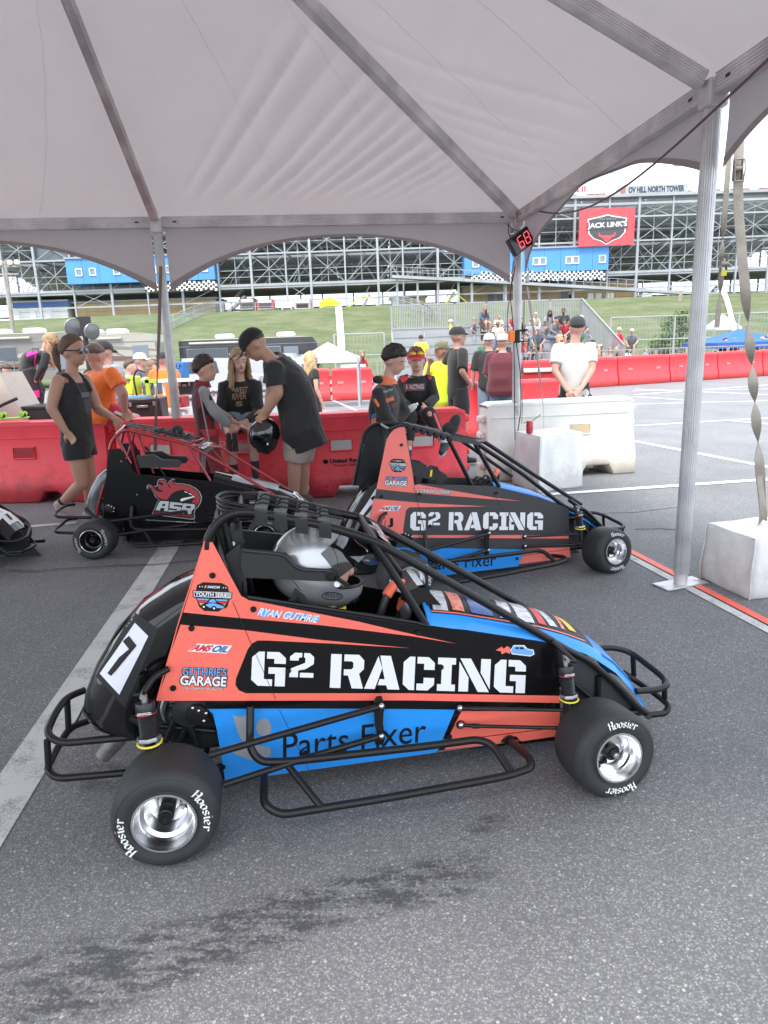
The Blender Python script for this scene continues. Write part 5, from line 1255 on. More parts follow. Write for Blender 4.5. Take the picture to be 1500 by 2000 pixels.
# driver
dr_ = empty('person', K.P(560, 1300, .40), F1.a, 'driver in a black suit and silver full-face helmet strapped in the nearest race car', 'person')
O_ = K.F.O; M1 = Matrix.Translation(K.F.O) @ Matrix.Rotation(K.F.a, 4, 'Z')
dr_.location = M1 @ V((.42, .40, .12))
hc = K.P(617, 1103, .40); D0 = V((.42, .40, .12)); rel = lambda p: V(p) - D0
suit = mat('black_race_suit', (.022, .022, .025), .75, bump=.3, bscale=30)
b = MB(); nk = rel(hc) + V((-.02, 0, -.12))
b.tube([rel((.42, .40, .14)), rel((.37, .40, .26)), rel((.36, .40, .42)), nk + V((-.02, 0, -.08)), nk + V((0, 0, .03))], [.10, .105, .11, .10, .045], 14)
for s_ in (-1, 1):
 b.tube([nk + V((-.02, s_ * .05, -.06)), nk + V((.03, s_ * .078, -.14)), nk + V((.12, s_ * .078, -.22)), nk + V((.25, s_ * .05, -.20))], [.045, .040, .034, .026], 10)
 b.tube([rel((.42, .40 + s_ * .05, .15)), rel((.72, .40 + s_ * .07, .27)), rel((1.05, .40 + s_ * .06, .14))], [.075, .05, .035], 10)
b.build('suit', suit, dr_)
b = MB(); b.box(nk + V((.05, -.04, .0)), (.05, .03, .04), bev=.008).build('neck_tag', mat('tan_label', (.45, .33, .22), .7), dr_)
put_text('lettering', 'SPI', YVN, dr_, [nk + V((.04, -.095, -.025)), nk + V((.10, -.095, -.01)), nk + V((.04, -.095, -.010))], bold=.05)
hel = helmet(dr_, rel(hc), (0, radians(8), radians(-3)), SIL, 40)
put_text('lettering', 'SP2 SOUTH', DEC, hel, [V((.028, -.1150, -.066)), V((.078, -.1120, -.070)), V((.028, -.1150, -.054))], bold=.03)
MB().tube([V((.052 + .032 * cos(2 * pi * k / 18), -.1155, -.063 + .012 * sin(2 * pi * k / 18))) for k in range(18)], .0016, 4, closed=True).build('oval_badge', DEC, hel)
# ======================================================== second red-black-blue car
def grab(car, names):
 return [o for o in KIDS[car.o.name] if o.name.split('.')[0] in names]
def share(src, dst, names, dx=0.0, m=None, dz=0.0):
 out = []
 for o in grab(src, names):
  c = copy_tree(o, dst.o); c.location = o.location + V((dx, 0, dz)); out.append(c)
  if m: c.data = c.data.copy(); c.data.materials[0] = m
 return out
F2 = Frame((.135, 3.603, 0), radians(19.2)); Q = Car(F2, 'empty race car with a tall salmon red seat plate, parked behind the nearest one'); Q.y = .26
RED2 = mat('salmon_red_panel', (.88, .19, .16), .42, bump=.03, bscale=5, var=.05)
ol = [(791, 833), (780, 834), (770, 838), (762, 846), (755, 858), (736, 954), (724, 1012), (713, 1052), (780, 1056), (772, 1068), (1022, 1073), (1112, 1062), (1111, 994), (1101, 989), (1053, 971), (1000, 958), (960, 949), (863, 947), (818, 944), (809, 948), (806, 920)]
s2 = Q.panel('side_panel', ol, MBK, .26)
Q.decal('upper_red_wedge', [[(790, 834), (780, 835), (770, 839), (762, 847), (755, 859), (735, 955), (811, 963), (960, 975), (1018, 979), (960, 971), (889, 959), (818, 946), (809, 948), (805, 920)]], RED2, .2588, s2)
Q.decal('lower_red_field', [[(730, 974), (834, 983), (952, 989), (799, 991), (793, 997), (787, 1036), (789, 1042), (797, 1045), (1110, 1045), (1111, 1052), (776, 1050), (714, 1051)]], RED2, .2588, s2)
GX2 = {'G': (802, 832), '2': (837, 860), 'R': (877, 905), 'A': (907, 941), 'C': (944, 973), 'I': (976, 993), 'N': (995, 1026), 'g': (1030, 1061)}
stencil(Q, GX2, (1000, 1001), (1036, 1035), .2572, s2, slant=1)
youth_badge(Q, (777, 911), .46, .2578, s2)
garage(Q, (751, 929, 795, 952, 1.5), .2578, s2, True)
amsoil(Q, (741, 997), (778, 997), (744, 989), .2578, s2)
Q.text('lettering', 'CONNOR GUTHRIE', DEC, (813, 963), (880, 967), (815, 953), .2576, s2, .06, .25); Q.text('lettering', 'CONNOR GUTHRIE', WHT, (814, 962), (879, 966), (816, 954), .2570, s2, .01, .25)
Q.text('lettering', 'J', DEC, (757, 1030), (768, 1030), (757, 1012), .2576, s2, .05)
Q.tube('crescent_mark', [(752, 1009, .2578), (745, 1017, .2578), (744, 1025, .2578), (750, 1033, .2578)], .003, DEC, 0, s2, 5); Q.tube('crescent_mark', [(754, 1016, .2578), (751, 1022, .2578), (753, 1030, .2578), (761, 1034, .2578)], .0015, DEC, 0, s2, 5)
Q.bolts([(784, 869), (745, 970), (820, 965), (840, 1027), (1001, 1022), (969, 963)], .2572, s2)
Q.decal('panel_joint', [[(808, 950), (808.8, 950), (832, 1046), (831, 1046)]], mat('joint_shadow', (.03, .01, .01), .6), .2564, s2)
Q.decal('panel_joint', [[(962, 962), (962.6, 962), (1000, 1022), (999.4, 1022)]], mat('joint_shadow', (.03, .01, .01), .6), .2564, s2)
l2 = Q.panel('lower_panel', [(770, 1069), (1022, 1073), (1024, 1078), (1012, 1106), (858, 1125), (780, 1118), (772, 1090)], BLU, .262)
Q.text('lettering', 'Parts Fixer', DEC, (835, 1114), (968, 1105), (836, 1089), .2604, l2)
Q.bolts([(1010, 1091)], .2608, l2)
Q.panel('lower_front_backing', [(1022, 1062), (1112, 1062), (1113, 1092), (1012, 1107)], MBK, .268)
Q.panel('lower_front_panel', [(1026, 1071), (1113, 1069), (1114, 1089), (1060, 1096), (1014, 1102)], RED2, .263)
P = [Q.P(x, y, .26) for x, y in ol]
def far2(car, name, pts, m, y=.56, th=.004):
 P_ = [V((p.x, y, p.z)) for p in pts]; n = len(P_); T = tri_fill([(p.x, p.z, 0) for p in P_])
 return MB().add(P_ + [p + V((0, th, 0)) for p in P_], [tuple(t) for t in T] + [tuple(i + n for i in t[::-1]) for t in T] + [(i, i + n, (i + 1) % n + n, (i + 1) % n) for i in range(n)], False).build(name, m, car.o)
far2(Q, 'far_side_panel', P, MBK)
far2(Q, 'far_lower_panel', [Q.P(x, y, .262) for x, y in [(770, 1069), (1112, 1070), (1112, 1092), (1012, 1106), (858, 1125), (780, 1118)]], BLU)
Q.panel('seat_shell', [(744, 827), (734, 828), (720, 836), (710, 848), (690, 948), (716, 950), (740, 945), (752, 862)], mat('matt_black_plastic', (.02,) * 3, .45), .50, .02)
for k in range(6): Q.decal('shell_mark', [[(708 - k * 2.0, 868 + k * 8), (711 - k * 2.0, 868 + k * 8), (709.6 - k * 2.0, 873 + k * 8), (706.6 - k * 2.0, 873 + k * 8)]], mat('shell_grey', (.3, .3, .3), .6), .497)
Q.tube('shell_rim', [(690, 948, .50), (710, 848, .50), (722, 834, .50), (736, 827, .50), (748, 828, .49)], .010, TUB)
N2, F2o = .275, .51
Q.tube('cage_rail', [(754, 880, N2), (756, 855, N2), (766, 838, N2), (790, 831, N2), (830, 840, N2), (880, 855, N2), (925, 862, N2), (1020, 925, N2), (1103, 990, N2), (1136, 1002, N2), (1175, 1030, N2)], .0135, fil=.04)
Q.tube('cage_rail', [(742, 850, F2o), (740, 830, F2o), (752, 827, F2o), (800, 831, F2o), (880, 848, F2o), (945, 862, F2o), (1040, 925, F2o), (1135, 985, F2o)], .0135, fil=.04)
Q.tube('roof_bar', [(760, 840, N2), (742, 829, F2o)], .012); Q.tube('roof_bar', [(925, 862, N2), (945, 862, F2o)], .012)
Q.tube('windscreen_post', [(876, 858, N2), (921, 947, .268)], .0125); Q.tube('windscreen_post', [(927, 866, N2), (975, 951, .268)], .0125)
Q.tube('windscreen_post', [(893, 855, F2o), (1000, 930, F2o)], .0115)
pn = MB().grid(lambda u, v: (Q.P(795 + 85 * u, 833 + 24 * u, N2).lerp(Q.P(790 + 95 * u, 830 + 19 * u, F2o), v)) + V((0, 0, .018 + .006 * sin(u * 30) * sin(v * 3))), 24, 5).build('roof_pad', WEB, Q.o)
for k in range(7):
 c_ = Q.P(800 + k * 13, 835 + k * 3.7, N2); MB().lathe([(.018, -.012), (.020, 0), (.018, .012)], c_, (1, 0, -.28), 10).build('tape_wrap', WEB, pn)
Q.panel('roof_side_skirt', [(883, 850), (925, 857), (944, 870), (924, 868), (884, 861)], MBK, N2 - .014)
MB().ball(Q.P(880, 836, .40), (.055, .03, .04), 12, 8).build('rolled_belt', WEB, Q.o)
gv = MB().ball(Q.P(888, 835, .40) + V((0, 0, .03)), (.035, .03, .055), 12, 8, Matrix.Rotation(.5, 3, 'Y')).build('foam_roll', WEB, Q.o)
Q.panel('head_support', [(803, 901), (825, 907), (833, 913), (842, 908), (852, 912), (860, 920), (868, 925), (874, 930), (874, 936), (868, 939), (845, 937), (806, 930)], mat('matt_black_plastic', (.02,) * 3, .45), .30, .014)
far2(Q, 'head_support', [Q.P(x, y, .30) for x, y in [(803, 901), (842, 908), (874, 930), (868, 939), (806, 930)]], mat('matt_black_plastic', (.02,) * 3, .45), .49, .014)
Q.panel('belt', [(845, 909), (855, 912), (868, 945), (853, 945)], WEB, .297, .003); Q.panel('belt', [(812, 932), (826, 932), (820, 947), (810, 947)], WEB, .297, .003)
lp = Q.decal('yellow_tag', [[(841, 918), (845, 918), (843, 931), (839, 931)]], YVN, .2955)
hb = MB()
for k in range(9):
 a = k * .7; c_ = Q.P(935 + (k % 3) * 12, 940 - (k % 2) * 4, .32 + .03 * (k % 4)); hb = MB().tube([c_ + V((cos(t) * .035, .02 * sin(t * 2), sin(t) * .022)) for t in [j * .6 + a for j in range(8)]], .007, 6, 0).build('coiled_belt', WEB, Q.o)
share(K, Q, ('wheel', 'tail_cowl', 'rear_bumper', 'axle', 'floor_pan', 'chassis_rail', 'chassis_upright', 'cross_tube', 'chassis_brace', 'engine', 'steering_wheel', 'seat_back'), -.02)
share(K, Q, ('front_bumper', 'bumper_post', 'nose_side_plate', 'nose_frame', 'nose_upright', 'nose_diagonal', 'shock_arm', 'shock_absorber', 'side_guard', 'guard_strut', 'pivot_bracket', 'trailing_arm', 'rod_grommet', 'rod_end', 'steering_rod', 'tube_end'), -.075, dz=-.0)
ho, f_ = front_end(Q, [(966, 950), (1000, 958), (1053, 971), (1101, 991), (1130, 1005), (1160, 1025), (1180, 1050)], [(966, 950), (1000, 958), (1053, 971), (1101, 991), (1130, 1005), (1160, 1025), (1180, 1050)], BLU, .266, .55, .03)

# ======================================================== black car of the boy in grey
F3 = Frame((-2.08, 4.733, 0), radians(.3)); B3 = Car(F3, 'black race car with red cage tubes and a flame and gauge emblem on its side')
z13 = lambda pts: [(100 + x / 4.6875, 820 + y / 4.6875) for x, y in pts]
ol3 = [(212, 877), (235, 876), (252, 908), (258, 920), (264, 925), (271, 927), (416, 941), (474, 955), (533, 966), (585, 990), (585, 1010), (415, 1022), (240, 1012), (203, 1011), (202, 985), (206, 946)]
s3 = B3.panel('side_panel', ol3, mat('deep_black_panel', (.004, .004, .005), .24, coat=.08, spec=.25, bump=.03, bscale=4), .26)
B3.tube('panel_edge', [(235, 876, .259), (253, 910, .259), (262, 924, .259), (272, 927, .259), (416, 941, .259)], .0022, TUB, 0, s3, 5)
B3.panel('lower_panel', [(240, 1014), (415, 1024), (560, 1016), (560, 1042), (411, 1052), (249, 1060)], mat('deep_black_panel', (.007,) * 3, .28), .262)
far2(B3, 'far_side_panel', [B3.P(x, y, .26) for x, y in ol3], mat('deep_black_panel', (.007,) * 3, .28), .56)
# emblem
zE = lambda pts: [(280 + x * 140 / 1500, 900 + y * 120 / 1286) for x, y in pts]
em_out = [(75, 560), (110, 505), (180, 515), (230, 545), (290, 520), (300, 440), (330, 392), (420, 380), (480, 420), (515, 480), (545, 430), (610, 380), (665, 400), (640, 450), (690, 480), (820, 480), (960, 510), (1080, 570), (1170, 650), (1215, 760), (1195, 870), (1150, 950), (1085, 1010), (1060, 1090), (1075, 1170), (1060, 1215), (1000, 1220), (215, 1125), (185, 1095), (230, 1020), (290, 870), (330, 820), (260, 760), (210, 650), (170, 600), (95, 600)]
em_in = [(540, 770), (600, 700), (700, 655), (830, 645), (950, 680), (1030, 740), (1090, 810), (1080, 900), (1040, 880), (900, 850), (760, 830), (600, 810)]
flm = [(110, 560), (130, 525), (190, 530), (240, 600), (300, 640), (350, 655), (430, 640), (320, 590), (300, 520), (320, 470), (380, 520), (420, 500), (400, 460), (310, 430), (400, 400), (460, 430), (520, 520), (560, 570), (575, 550), (525, 490), (560, 440), (625, 395), (615, 450), (650, 495), (820, 500), (960, 530), (1060, 590), (1140, 660), (1185, 760), (1165, 870), (1110, 930), (1090, 930), (1110, 820), (1060, 730), (950, 640), (820, 605), (700, 630), (600, 680), (530, 770), (500, 820), (350, 790), (280, 740), (230, 650), (180, 580)]
B3.decal('emblem_outline', [zE([(620 + (x - 620) * 1.02, 800 + (y - 800) * 1.02) for x, y in em_out])], mat('emblem_grey', (.42, .42, .42), .5), .2588, s3); B3.decal('emblem_base', [zE([(620 + (x - 620) * .985, 800 + (y - 800) * .985) for x, y in em_out])], DEC, .2582, s3)
B3.decal('emblem_flame', [zE(flm)], mat('emblem_red', (.42, .035, .05), .4), .2576, s3)
B3.decal('gauge_needle', [zE([(780, 840), (780, 800), (830, 780), (1065, 740), (1075, 760), (850, 830), (810, 850)])], WHT, .2565, s3)
for t_ in ([(860, 640), (930, 655), (925, 672), (860, 655)], [(950, 670), (1015, 700), (1005, 720), (945, 690)], [(1030, 720), (1060, 750), (1045, 765), (1020, 740)]): B3.decal('gauge_tick', [zE(t_)], WHT, .2565, s3)
for t_ in ([(1060, 775), (1100, 770), (1105, 800), (1062, 800)], [(1040, 815), (1105, 810), (1095, 890), (1015, 880)]): B3.decal('gauge_tick', [zE(t_)], mat('emblem_red', (.42, .035, .05), .4), .2565, s3)
slv = mat('silver_letter', (.55, .57, .60), .4)
for nm, polys in (('letter', [[(255, 1030), (330, 870), (370, 840), (535, 850), (510, 1060), (430, 1050), (445, 990), (365, 985), (345, 1040)]]), ('letter', [[(560, 860), (800, 885), (830, 905), (820, 930), (640, 920), (630, 950), (790, 970), (790, 1000), (760, 1090), (520, 1065), (530, 1025), (700, 1040), (710, 1010), (545, 990)]]), ('letter', [[(840, 890), (1060, 910), (1085, 935), (1065, 1000), (1010, 1045), (1000, 1115), (930, 1110), (920, 1040), (870, 1035), (850, 1100), (770, 1090)]])):
 B3.decal('emblem_letter', [zE(p) for p in polys], slv, .2560, s3)
for p in ([(405, 900), (460, 905), (450, 950), (385, 945)], [(900, 940), (1000, 950), (985, 995), (890, 985)]): B3.decal('letter_opening', [zE(p)], DEC, .2556, s3)
e_ = zE([(225, 1105), (1035, 1190), (235, 1050)]); B3.text('lettering', 'ANDREW SALAZAR RACING', mat('emblem_red', (.42, .035, .05), .4), e_[0], e_[1], e_[2], .2572, s3, .02)
for p in ((237, 901), (268, 966), (380, 1019)): B3.bolts([p], .2575, s3, r=.006, m=GRY)
B3.tube('cage_rail', [(214, 878, .265), (219, 860, .27), (237, 842, .27), (252, 840, .27), (300, 852, .27), (365, 867, .27), (450, 915, .27), (529, 963, .27), (565, 988, .28)], .012, RTB, .05)
B3.tube('cage_rail', [(236, 870, .53), (240, 845, .53), (250, 829, .53), (290, 833, .53), (396, 858, .53), (431, 874, .53), (515, 926, .53), (597, 978, .53)], .012, RTB, .05)
B3.tube('hoop_bar', [(226, 850, .27), (236, 840, .40), (243, 832, .53)], .012, RTB, .03)
B3.tube('roof_cross_bar', [(366, 867, .27), (397, 858, .53)], .010, RTB); B3.tube('roof_cross_bar', [(372, 870, .27), (431, 874, .53)], .010, RTB)
B3.tube('windscreen_post', [(368, 869, .27), (411, 939, .265)], .010, RTB); B3.tube('windscreen_post', [(396, 860, .53), (440, 905, .53)], .009, RTB)
for a_, b_ in (((249, 843, .29), (271, 928, .32)), ((262, 845, .35), (246, 905, .33)), ((268, 840, .50), (300, 925, .50)), ((228, 853, .27), (256, 905, .27)), ((258, 838, .50), (262, 930, .50))): B3.tube('seat_stay', [a_, b_], .009, RTB)
B3.tube('belt_bar', [(284, 872, .5), (322, 930, .5)], .008, TUB)
hs3 = z13([(780, 330), (935, 320), (1020, 365), (1170, 370), (1195, 400), (1170, 435), (810, 440)])
B3.panel('head_support', hs3, mat('matt_black_plastic', (.02,) * 3, .45), .30, .014); far2(B3, 'head_support', [B3.P(x, y, .30) for x, y in hs3], mat('matt_black_plastic', (.02,) * 3, .45), .49, .014)
nt_ = MB()
ra_ = lambda t, off: B3.P(245 + 125 * t, 838 + 29 * t, .27).lerp(B3.P(255 + 141 * t, 829 + 29 * t, .53), off)
for k in range(9):
 t = (k + .5) / 9; nt_ = MB(); d = V((.012, 0, -.003)); R_ = [[ra_(t, v / 8) + V((0, 0, .016 + .006 * sin(v * 2 + k))) + s_ * d + V((0, 0, z_)) for s_, z_ in ((-1, 0), (1, 0), (1, .003), (-1, .003))] for v in range(9)]; nt_.rings(R_); nt_.build('net_strap', WEB, B3.o, sharp=20)
for k in range(4):
 nt_ = MB(); R_ = [[ra_(u / 14, (k + .6) / 4.6 + s_ * .05) + V((0, 0, .020 + .005 * sin(u * 1.7 + k) + z_)) for s_, z_ in ((-1, 0), (1, 0), (1, .003), (-1, .003))] for u in range(15)]; nt_.rings(R_); nt_.build('net_strap', WEB, B3.o, sharp=20)
for t in (.5, .62, .7, .8, .9): MB().tube([ra_(t, .3) + V((.03 * cos(a), .04 * sin(a), .035 + .012 * sin(a * 2))) for a in [j * .7 for j in range(10)]], .009, 6, closed=False).build('loose_belt', WEB, B3.o)
MB().ball(ra_(.72, .6) + V((0, 0, .055)), (.045, .035, .035), 12, 8).build('belt_roll', WEB, B3.o)
np_ = [B3.P(372, 878, .29), B3.P(403, 888, .29), B3.P(425, 874, .51), B3.P(396, 862, .51)]
np_ = [p + V((0, 0, .012)) for p in np_]
sg = MB().grid(quadgrid([np_[0], np_[1], np_[2], np_[3]], bulge=.01), 6, 6).build('name_visor', DEC, B3.o)
put_text('lettering', 'SALAZAR', WHT, sg, [np_[0].lerp(np_[1], .78) + V((-.0, .03, .016)), np_[3].lerp(np_[2], .78) + V((0, -.03, .016)), np_[0].lerp(np_[1], .42) + V((0, .03, .016))], bold=.05)
h3, hf3 = front_end(B3, [(416, 943), (474, 957), (533, 968), (575, 985), (600, 1010)], [(416, 943), (474, 957), (533, 968), (575, 985), (600, 1010)], mat('gloss_black_moulding', (.006,) * 3, .07), .266, .55, .07)
patch(B3, h3, hf3, .15, .55, .15, .85, mat('silver_print', (.42, .43, .45), .25, var=.2), 'silver_print'); patch(B3, h3, hf3, .72, .9, .3, .7, WHT, 'number_field', 0, .005); patch(B3, h3, hf3, .76, .86, .45, .55, DEC, 'number_mark', 0, .008)
for nm in ('wheel',):
 wheel(B3.o, (.0, .0, .140), .140, .18, .080, rimm=BRM, letters=mat('worn_letter', (.42, .42, .43), .6), camber=-2)
 wheel(B3.o, (1.23, .0, .132), .132, .15, .078, rimm=BRM, front=True, letters=mat('worn_letter', (.42, .42, .43), .6), camber=-2)
 wheel(B3.o, (.0, .80, .140), .140, .18, .080, rimm=BRM, flip=True, letters=False); wheel(B3.o, (1.23, .80, .132), .132, .15, .078, rimm=BRM, front=True, flip=True, letters=False)
share(K, B3, ('rear_bumper', 'floor_pan', 'chassis_rail', 'chassis_upright', 'cross_tube', 'chassis_brace', 'engine', 'trailing_arm', 'side_guard', 'guard_strut', 'seat_back'), -.03, dz=-.01)
share(K, B3, ('front_bumper', 'nose_side_plate', 'nose_frame', 'nose_upright', 'steering_rod', 'shock_absorber'), -.15, dz=-.01)
for o in [o for o in grab(B3, ('shock_absorber',)) if (o.data.vertices[0].co.x + o.location.x) < .6]:
 for c_ in KIDS.get(o.name, []): bpy.data.objects.remove(c_)
 KIDS[B3.o.name].remove(o); bpy.data.objects.remove(o)
for x_, zz in ((.0, .14), (1.23, .132)): B3.tube('axle', [(x_, .06, zz), (x_, .76, zz)], .013)
t3 = tail(B3.o, mat('silver_black_tail', (.16, .17, .18), .2, .5, var=.5, vscale=8)); t3.scale = (.62, 1, .82); t3.location = (.0, 0, .03)
B3.tube('tail_frame', [(204, 945, .28), (192, 985, .28), (188, 1010, .28)], .010, RTB)
# ======================================================== nose of a fourth car entering at the left edge
B4 = copy_tree(B3.o); B4.location = (-4.12, 4.47, 0); B4.rotation_euler = (0, 0, radians(-4)); B4['label'] = 'black race car cut by the left edge, only its nose and front bumper in view'
for o in list(KIDS[B4.name]):
 b_ = o.name.split('.')[0]
 if b_ in ('rear_bumper', 'engine', 'tail_frame', 'net_strap', 'name_visor', 'loose_belt', 'belt_roll', 'silver_print'):
  for c_ in KIDS.get(o.name, []): bpy.data.objects.remove(c_)
  KIDS[B4.name].remove(o); bpy.data.objects.remove(o)
 elif b_ in ('side_panel',):
  for c_ in list(KIDS.get(o.name, [])):
   KIDS[o.name].remove(c_); bpy.data.objects.remove(c_)
 elif b_ == 'cage_rail': o.data = o.data.copy(); o.data.materials[0] = TUB
MB().grid(lambda u, v: hf3(.42 + .36 * u, .10 + .34 * v) + V((0, 0, .006)), 8, 6).build('number_field', WHT, B4)
put_text('lettering', '4', DEC, B4, [hf3(.70, .14) + V((0, 0, .010)), hf3(.70, .34) + V((0, 0, .010)), hf3(.48, .14) + V((0, 0, .010))], bold=.06)
# ------------------------------------------------------------ water-filled barriers
PLR = mat('red_plastic_barrier', (.88, .070, .095), .40, bump=.12, bscale=9, var=.10, vscale=1.6, spec=.4)
PLW = mat('white_plastic_barrier', (.74, .735, .70), .45, bump=.15, bscale=9, var=.07, vscale=2.5)
PLF = mat('far_red_plastic', (.80, .05, .06), .45, var=.08, vscale=1)
def grime(m, zt, c, sc=6, amt=.7):
 N, L = nodes_of(m); b = N['Principled BSDF']; tc = N.new('ShaderNodeTexCoord'); sp = N.new('ShaderNodeSeparateXYZ'); L.new(tc.outputs['Object'], sp.inputs[0])
 n = N.new('ShaderNodeTexNoise'); n.inputs['Scale'].default_value = sc; n.inputs['Detail'].default_value = 8; n.inputs['Roughness'].default_value = .75; L.new(tc.outputs['Object'], n.inputs['Vector'])
 z = N.new('ShaderNodeMapRange'); z.inputs[1].default_value = 0; z.inputs[2].default_value = zt; z.inputs[3].default_value = .42; z.inputs[4].default_value = 0; L.new(sp.outputs[2], z.inputs[0])
 a = N.new('ShaderNodeMath'); a.operation = 'ADD'; L.new(n.outputs[0], a.inputs[0]); L.new(z.outputs[0], a.inputs[1])
 r = N.new('ShaderNodeMapRange'); r.inputs[1].default_value = .56; r.inputs[2].default_value = .86; r.inputs[3].default_value = 0; r.inputs[4].default_value = amt; L.new(a.outputs[0], r.inputs[0])
 mx = N.new('ShaderNodeMix'); mx.data_type = 'RGBA'; src = b.inputs['Base Color'].links
 if src: L.new(src[0].from_socket, mx.inputs[6])
 else: mx.inputs[6].default_value = b.inputs['Base Color'].default_value
 mx.inputs[7].default_value = (*c, 1); L.new(r.outputs[0], mx.inputs[0]); L.new(mx.outputs[2], b.inputs['Base Color'])
grime(PLR, .4, (.20, .035, .035), 5, .6); grime(PLW, .45, (.42, .33, .22), 4, .6); grime(PLF, .35, (.25, .06, .05), 3, .5)
def barrier_mesh(L_=1.95, h=.96, wb=.50, wt=.20, lod=1):
 # cross-section (half width, height)
 prof = [(wb / 2 - .02, .0), (wb / 2, .02), (wb / 2, .20), (wb / 2 - .012, .225), (wb * .36, .42), (wb * .34, .46), (wt / 2 + .045, .78), (wt / 2 + .055, .80), (wt / 2 + .055, h - .035), (wt / 2 + .02, h)]
 m = MB(); R = []
 n = 26 if lod else 8
 for i in range(n + 1):
  x = -L_ / 2 + L_ * i / n; e = max(0, min(1, (L_ / 2 - abs(x)) / .045)); k = .93 + .07 * (e ** .5); hk = .97 + .03 * e ** .5
  cut = 0
  ring = [V((x, -w * k, z * (hk if z > .5 else 1))) for w, z in prof] + [V((x, w * k, z * (hk if z > .5 else 1))) for w, z in reversed(prof)]
  if lod:   # forklift notches in the foot
   if .22 < abs(x) < .50:
    for p in ring:
     if p.z < .11: p.z += .11
  R.append(ring)
 m.rings(R); return m
def barrier(loc, rz, m, label, group=None, text=True, L_=1.95, h=.96, slots=(-.58, .10), slotm=None, joint=True, wt=.20):
 o = empty('barrier', loc, rz, label, 'barrier', group)
 b = barrier_mesh(L_, h, wt=wt).build('shell', m, o, sharp=50)
 for sx in slots:
  y = -.175; zz = .50
  f = MB(); f.tube([(sx - .11, y - .012, zz - .055), (sx + .11, y - .012, zz - .055), (sx + .11, y + .004, zz + .055), (sx - .11, y + .004, zz + .055)], .010, 6, closed=True); f.build('slot_lip', m, o)
  MB().box((sx, y + .008, zz), (.20, .02, .095)).build('slot', slotm or mat('slot_red', (.34, .012, .02), .5), o)
 for k in range(4):
  if joint:
   for s_ in (-1, 1): MB().box((s_ * (L_ / 2 + .022), 0, .14 + .165 * k + (.06 if s_ > 0 else 0)), (.07, wt * .8, .07), bev=.015).build('hinge_knuckle', m, o)
 MB().tube([(-L_ / 2 + .06, -(wt / 2 + .062), h - .155), (L_ / 2 - .06, -(wt / 2 + .062), h - .155)], .007, 6).build('moulded_rib', m, o)
 MB().lathe([(.055, 0), (.055, -.012), (.045, -.016), (.02, -.016), (.018, -.006), (0, -.006)], (-.62, -.252, .115), (0, 1, 0), 20).build('drain_plug', m, o)
 return o
bl = [(-3.10, 7.03), (-1.05, 6.94), (.98, 6.86)]
def base_at(x, y): return gp(x, y)
# row measured along the foot of the near row: corners from the photograph
c0, c1, c2, c3 = gp(-230, 975), gp(150, 988), gp(472, 983), gp(905, 960)
labs = ['red plastic barrier at the left edge, behind the walking woman', 'red plastic barrier behind the black race car with a pale round print', 'red plastic barrier behind the man holding the helmet, with small black print']
prs = [(V((-4.62, 6.88, 0)), V((-2.72, 6.78, 0))), (V((-2.64, 6.76, 0)), V((-.80, 6.58, 0))), (V((-.76, 6.57, 0)), V((.84, 6.72, 0)))]
bars = []
for i, (a, b) in enumerate(prs):
 d = b - a; c = (a + b) / 2 + V((0, .25, 0)); L_ = d.length
 o = barrier(c, atan2(d.y, d.x), PLR, labs[i], None, L_=L_ - .04, slots=((-.52, .10) if i == 0 else (-.45, .35)), slotm=mat('slot_red', (.34, .012, .02), .5) if i == 0 else mat('slot_through', (.55, .54, .52), .6), h=.80)
 bars.append(o)
ur = bars[2]
def front_y(z): return -(.27 - (z - .2) * .28) if z > .2 else -.26
# printing: facing the viewer on the shell's sloping side
o = bars[2]; q = V((.19, -.2565, .21))
put_text('lettering', 'United Rentals', DEC, o, [V((-.57, -.226, .335)), V((-.20, -.226, .335)), V((-.57, -.214, .375))], bold=.05)
put_text('lettering', 'Trench Safety', DEC, o, [V((-.54, -.2355, .295)), V((-.27, -.2355, .295)), V((-.54, -.2285, .322))], bold=.02)
MB().lathe([(.024, 0), (.024, -.001), (.013, -.001), (.013, 0)], V((-.61, -.224, .352)), (0, 1, .3), 14).build('round_mark', DEC, o)
o = bars[1]; pw = mat('pale_red_print', (.80, .30, .32), .5)
MB().lathe([(.085, 0), (.085, -.001), (.0, -.001)], V((-.15, -.196, .60)), (0, 1, .25), 24).build('round_mark', pw, o)
put_text('lettering', 'TRENCH SAFETY', pw, o, [V((.02, -.205, .53)), V((.46, -.205, .53)), V((.02, -.195, .575))], bold=.05)
put_text('lettering', '800-UR-RENTS', pw, o, [V((.02, -.2145, .47)), V((.46, -.2145, .47)), V((.02, -.2055, .51))], bold=.05)
a, b = gp(935, 940), gp(1240, 925)
a = V((1.08, 7.06, 0)); b = V((2.68, 7.30, 0)); d = b - a
wb_ = barrier((a + b) / 2 + V((0, .25, 0)), atan2(d.y, d.x), PLW, 'white plastic barrier at the right end of the near row', None, L_=d.length, h=.81, slots=(.20,), slotm=mat('slot_tan', (.55, .42, .26), .7))
put_text('lettering', 'United Rentals', DEC, wb_, [V((-.50, -.226, .375)), V((-.15, -.226, .375)), V((-.50, -.214, .415))], bold=.05)
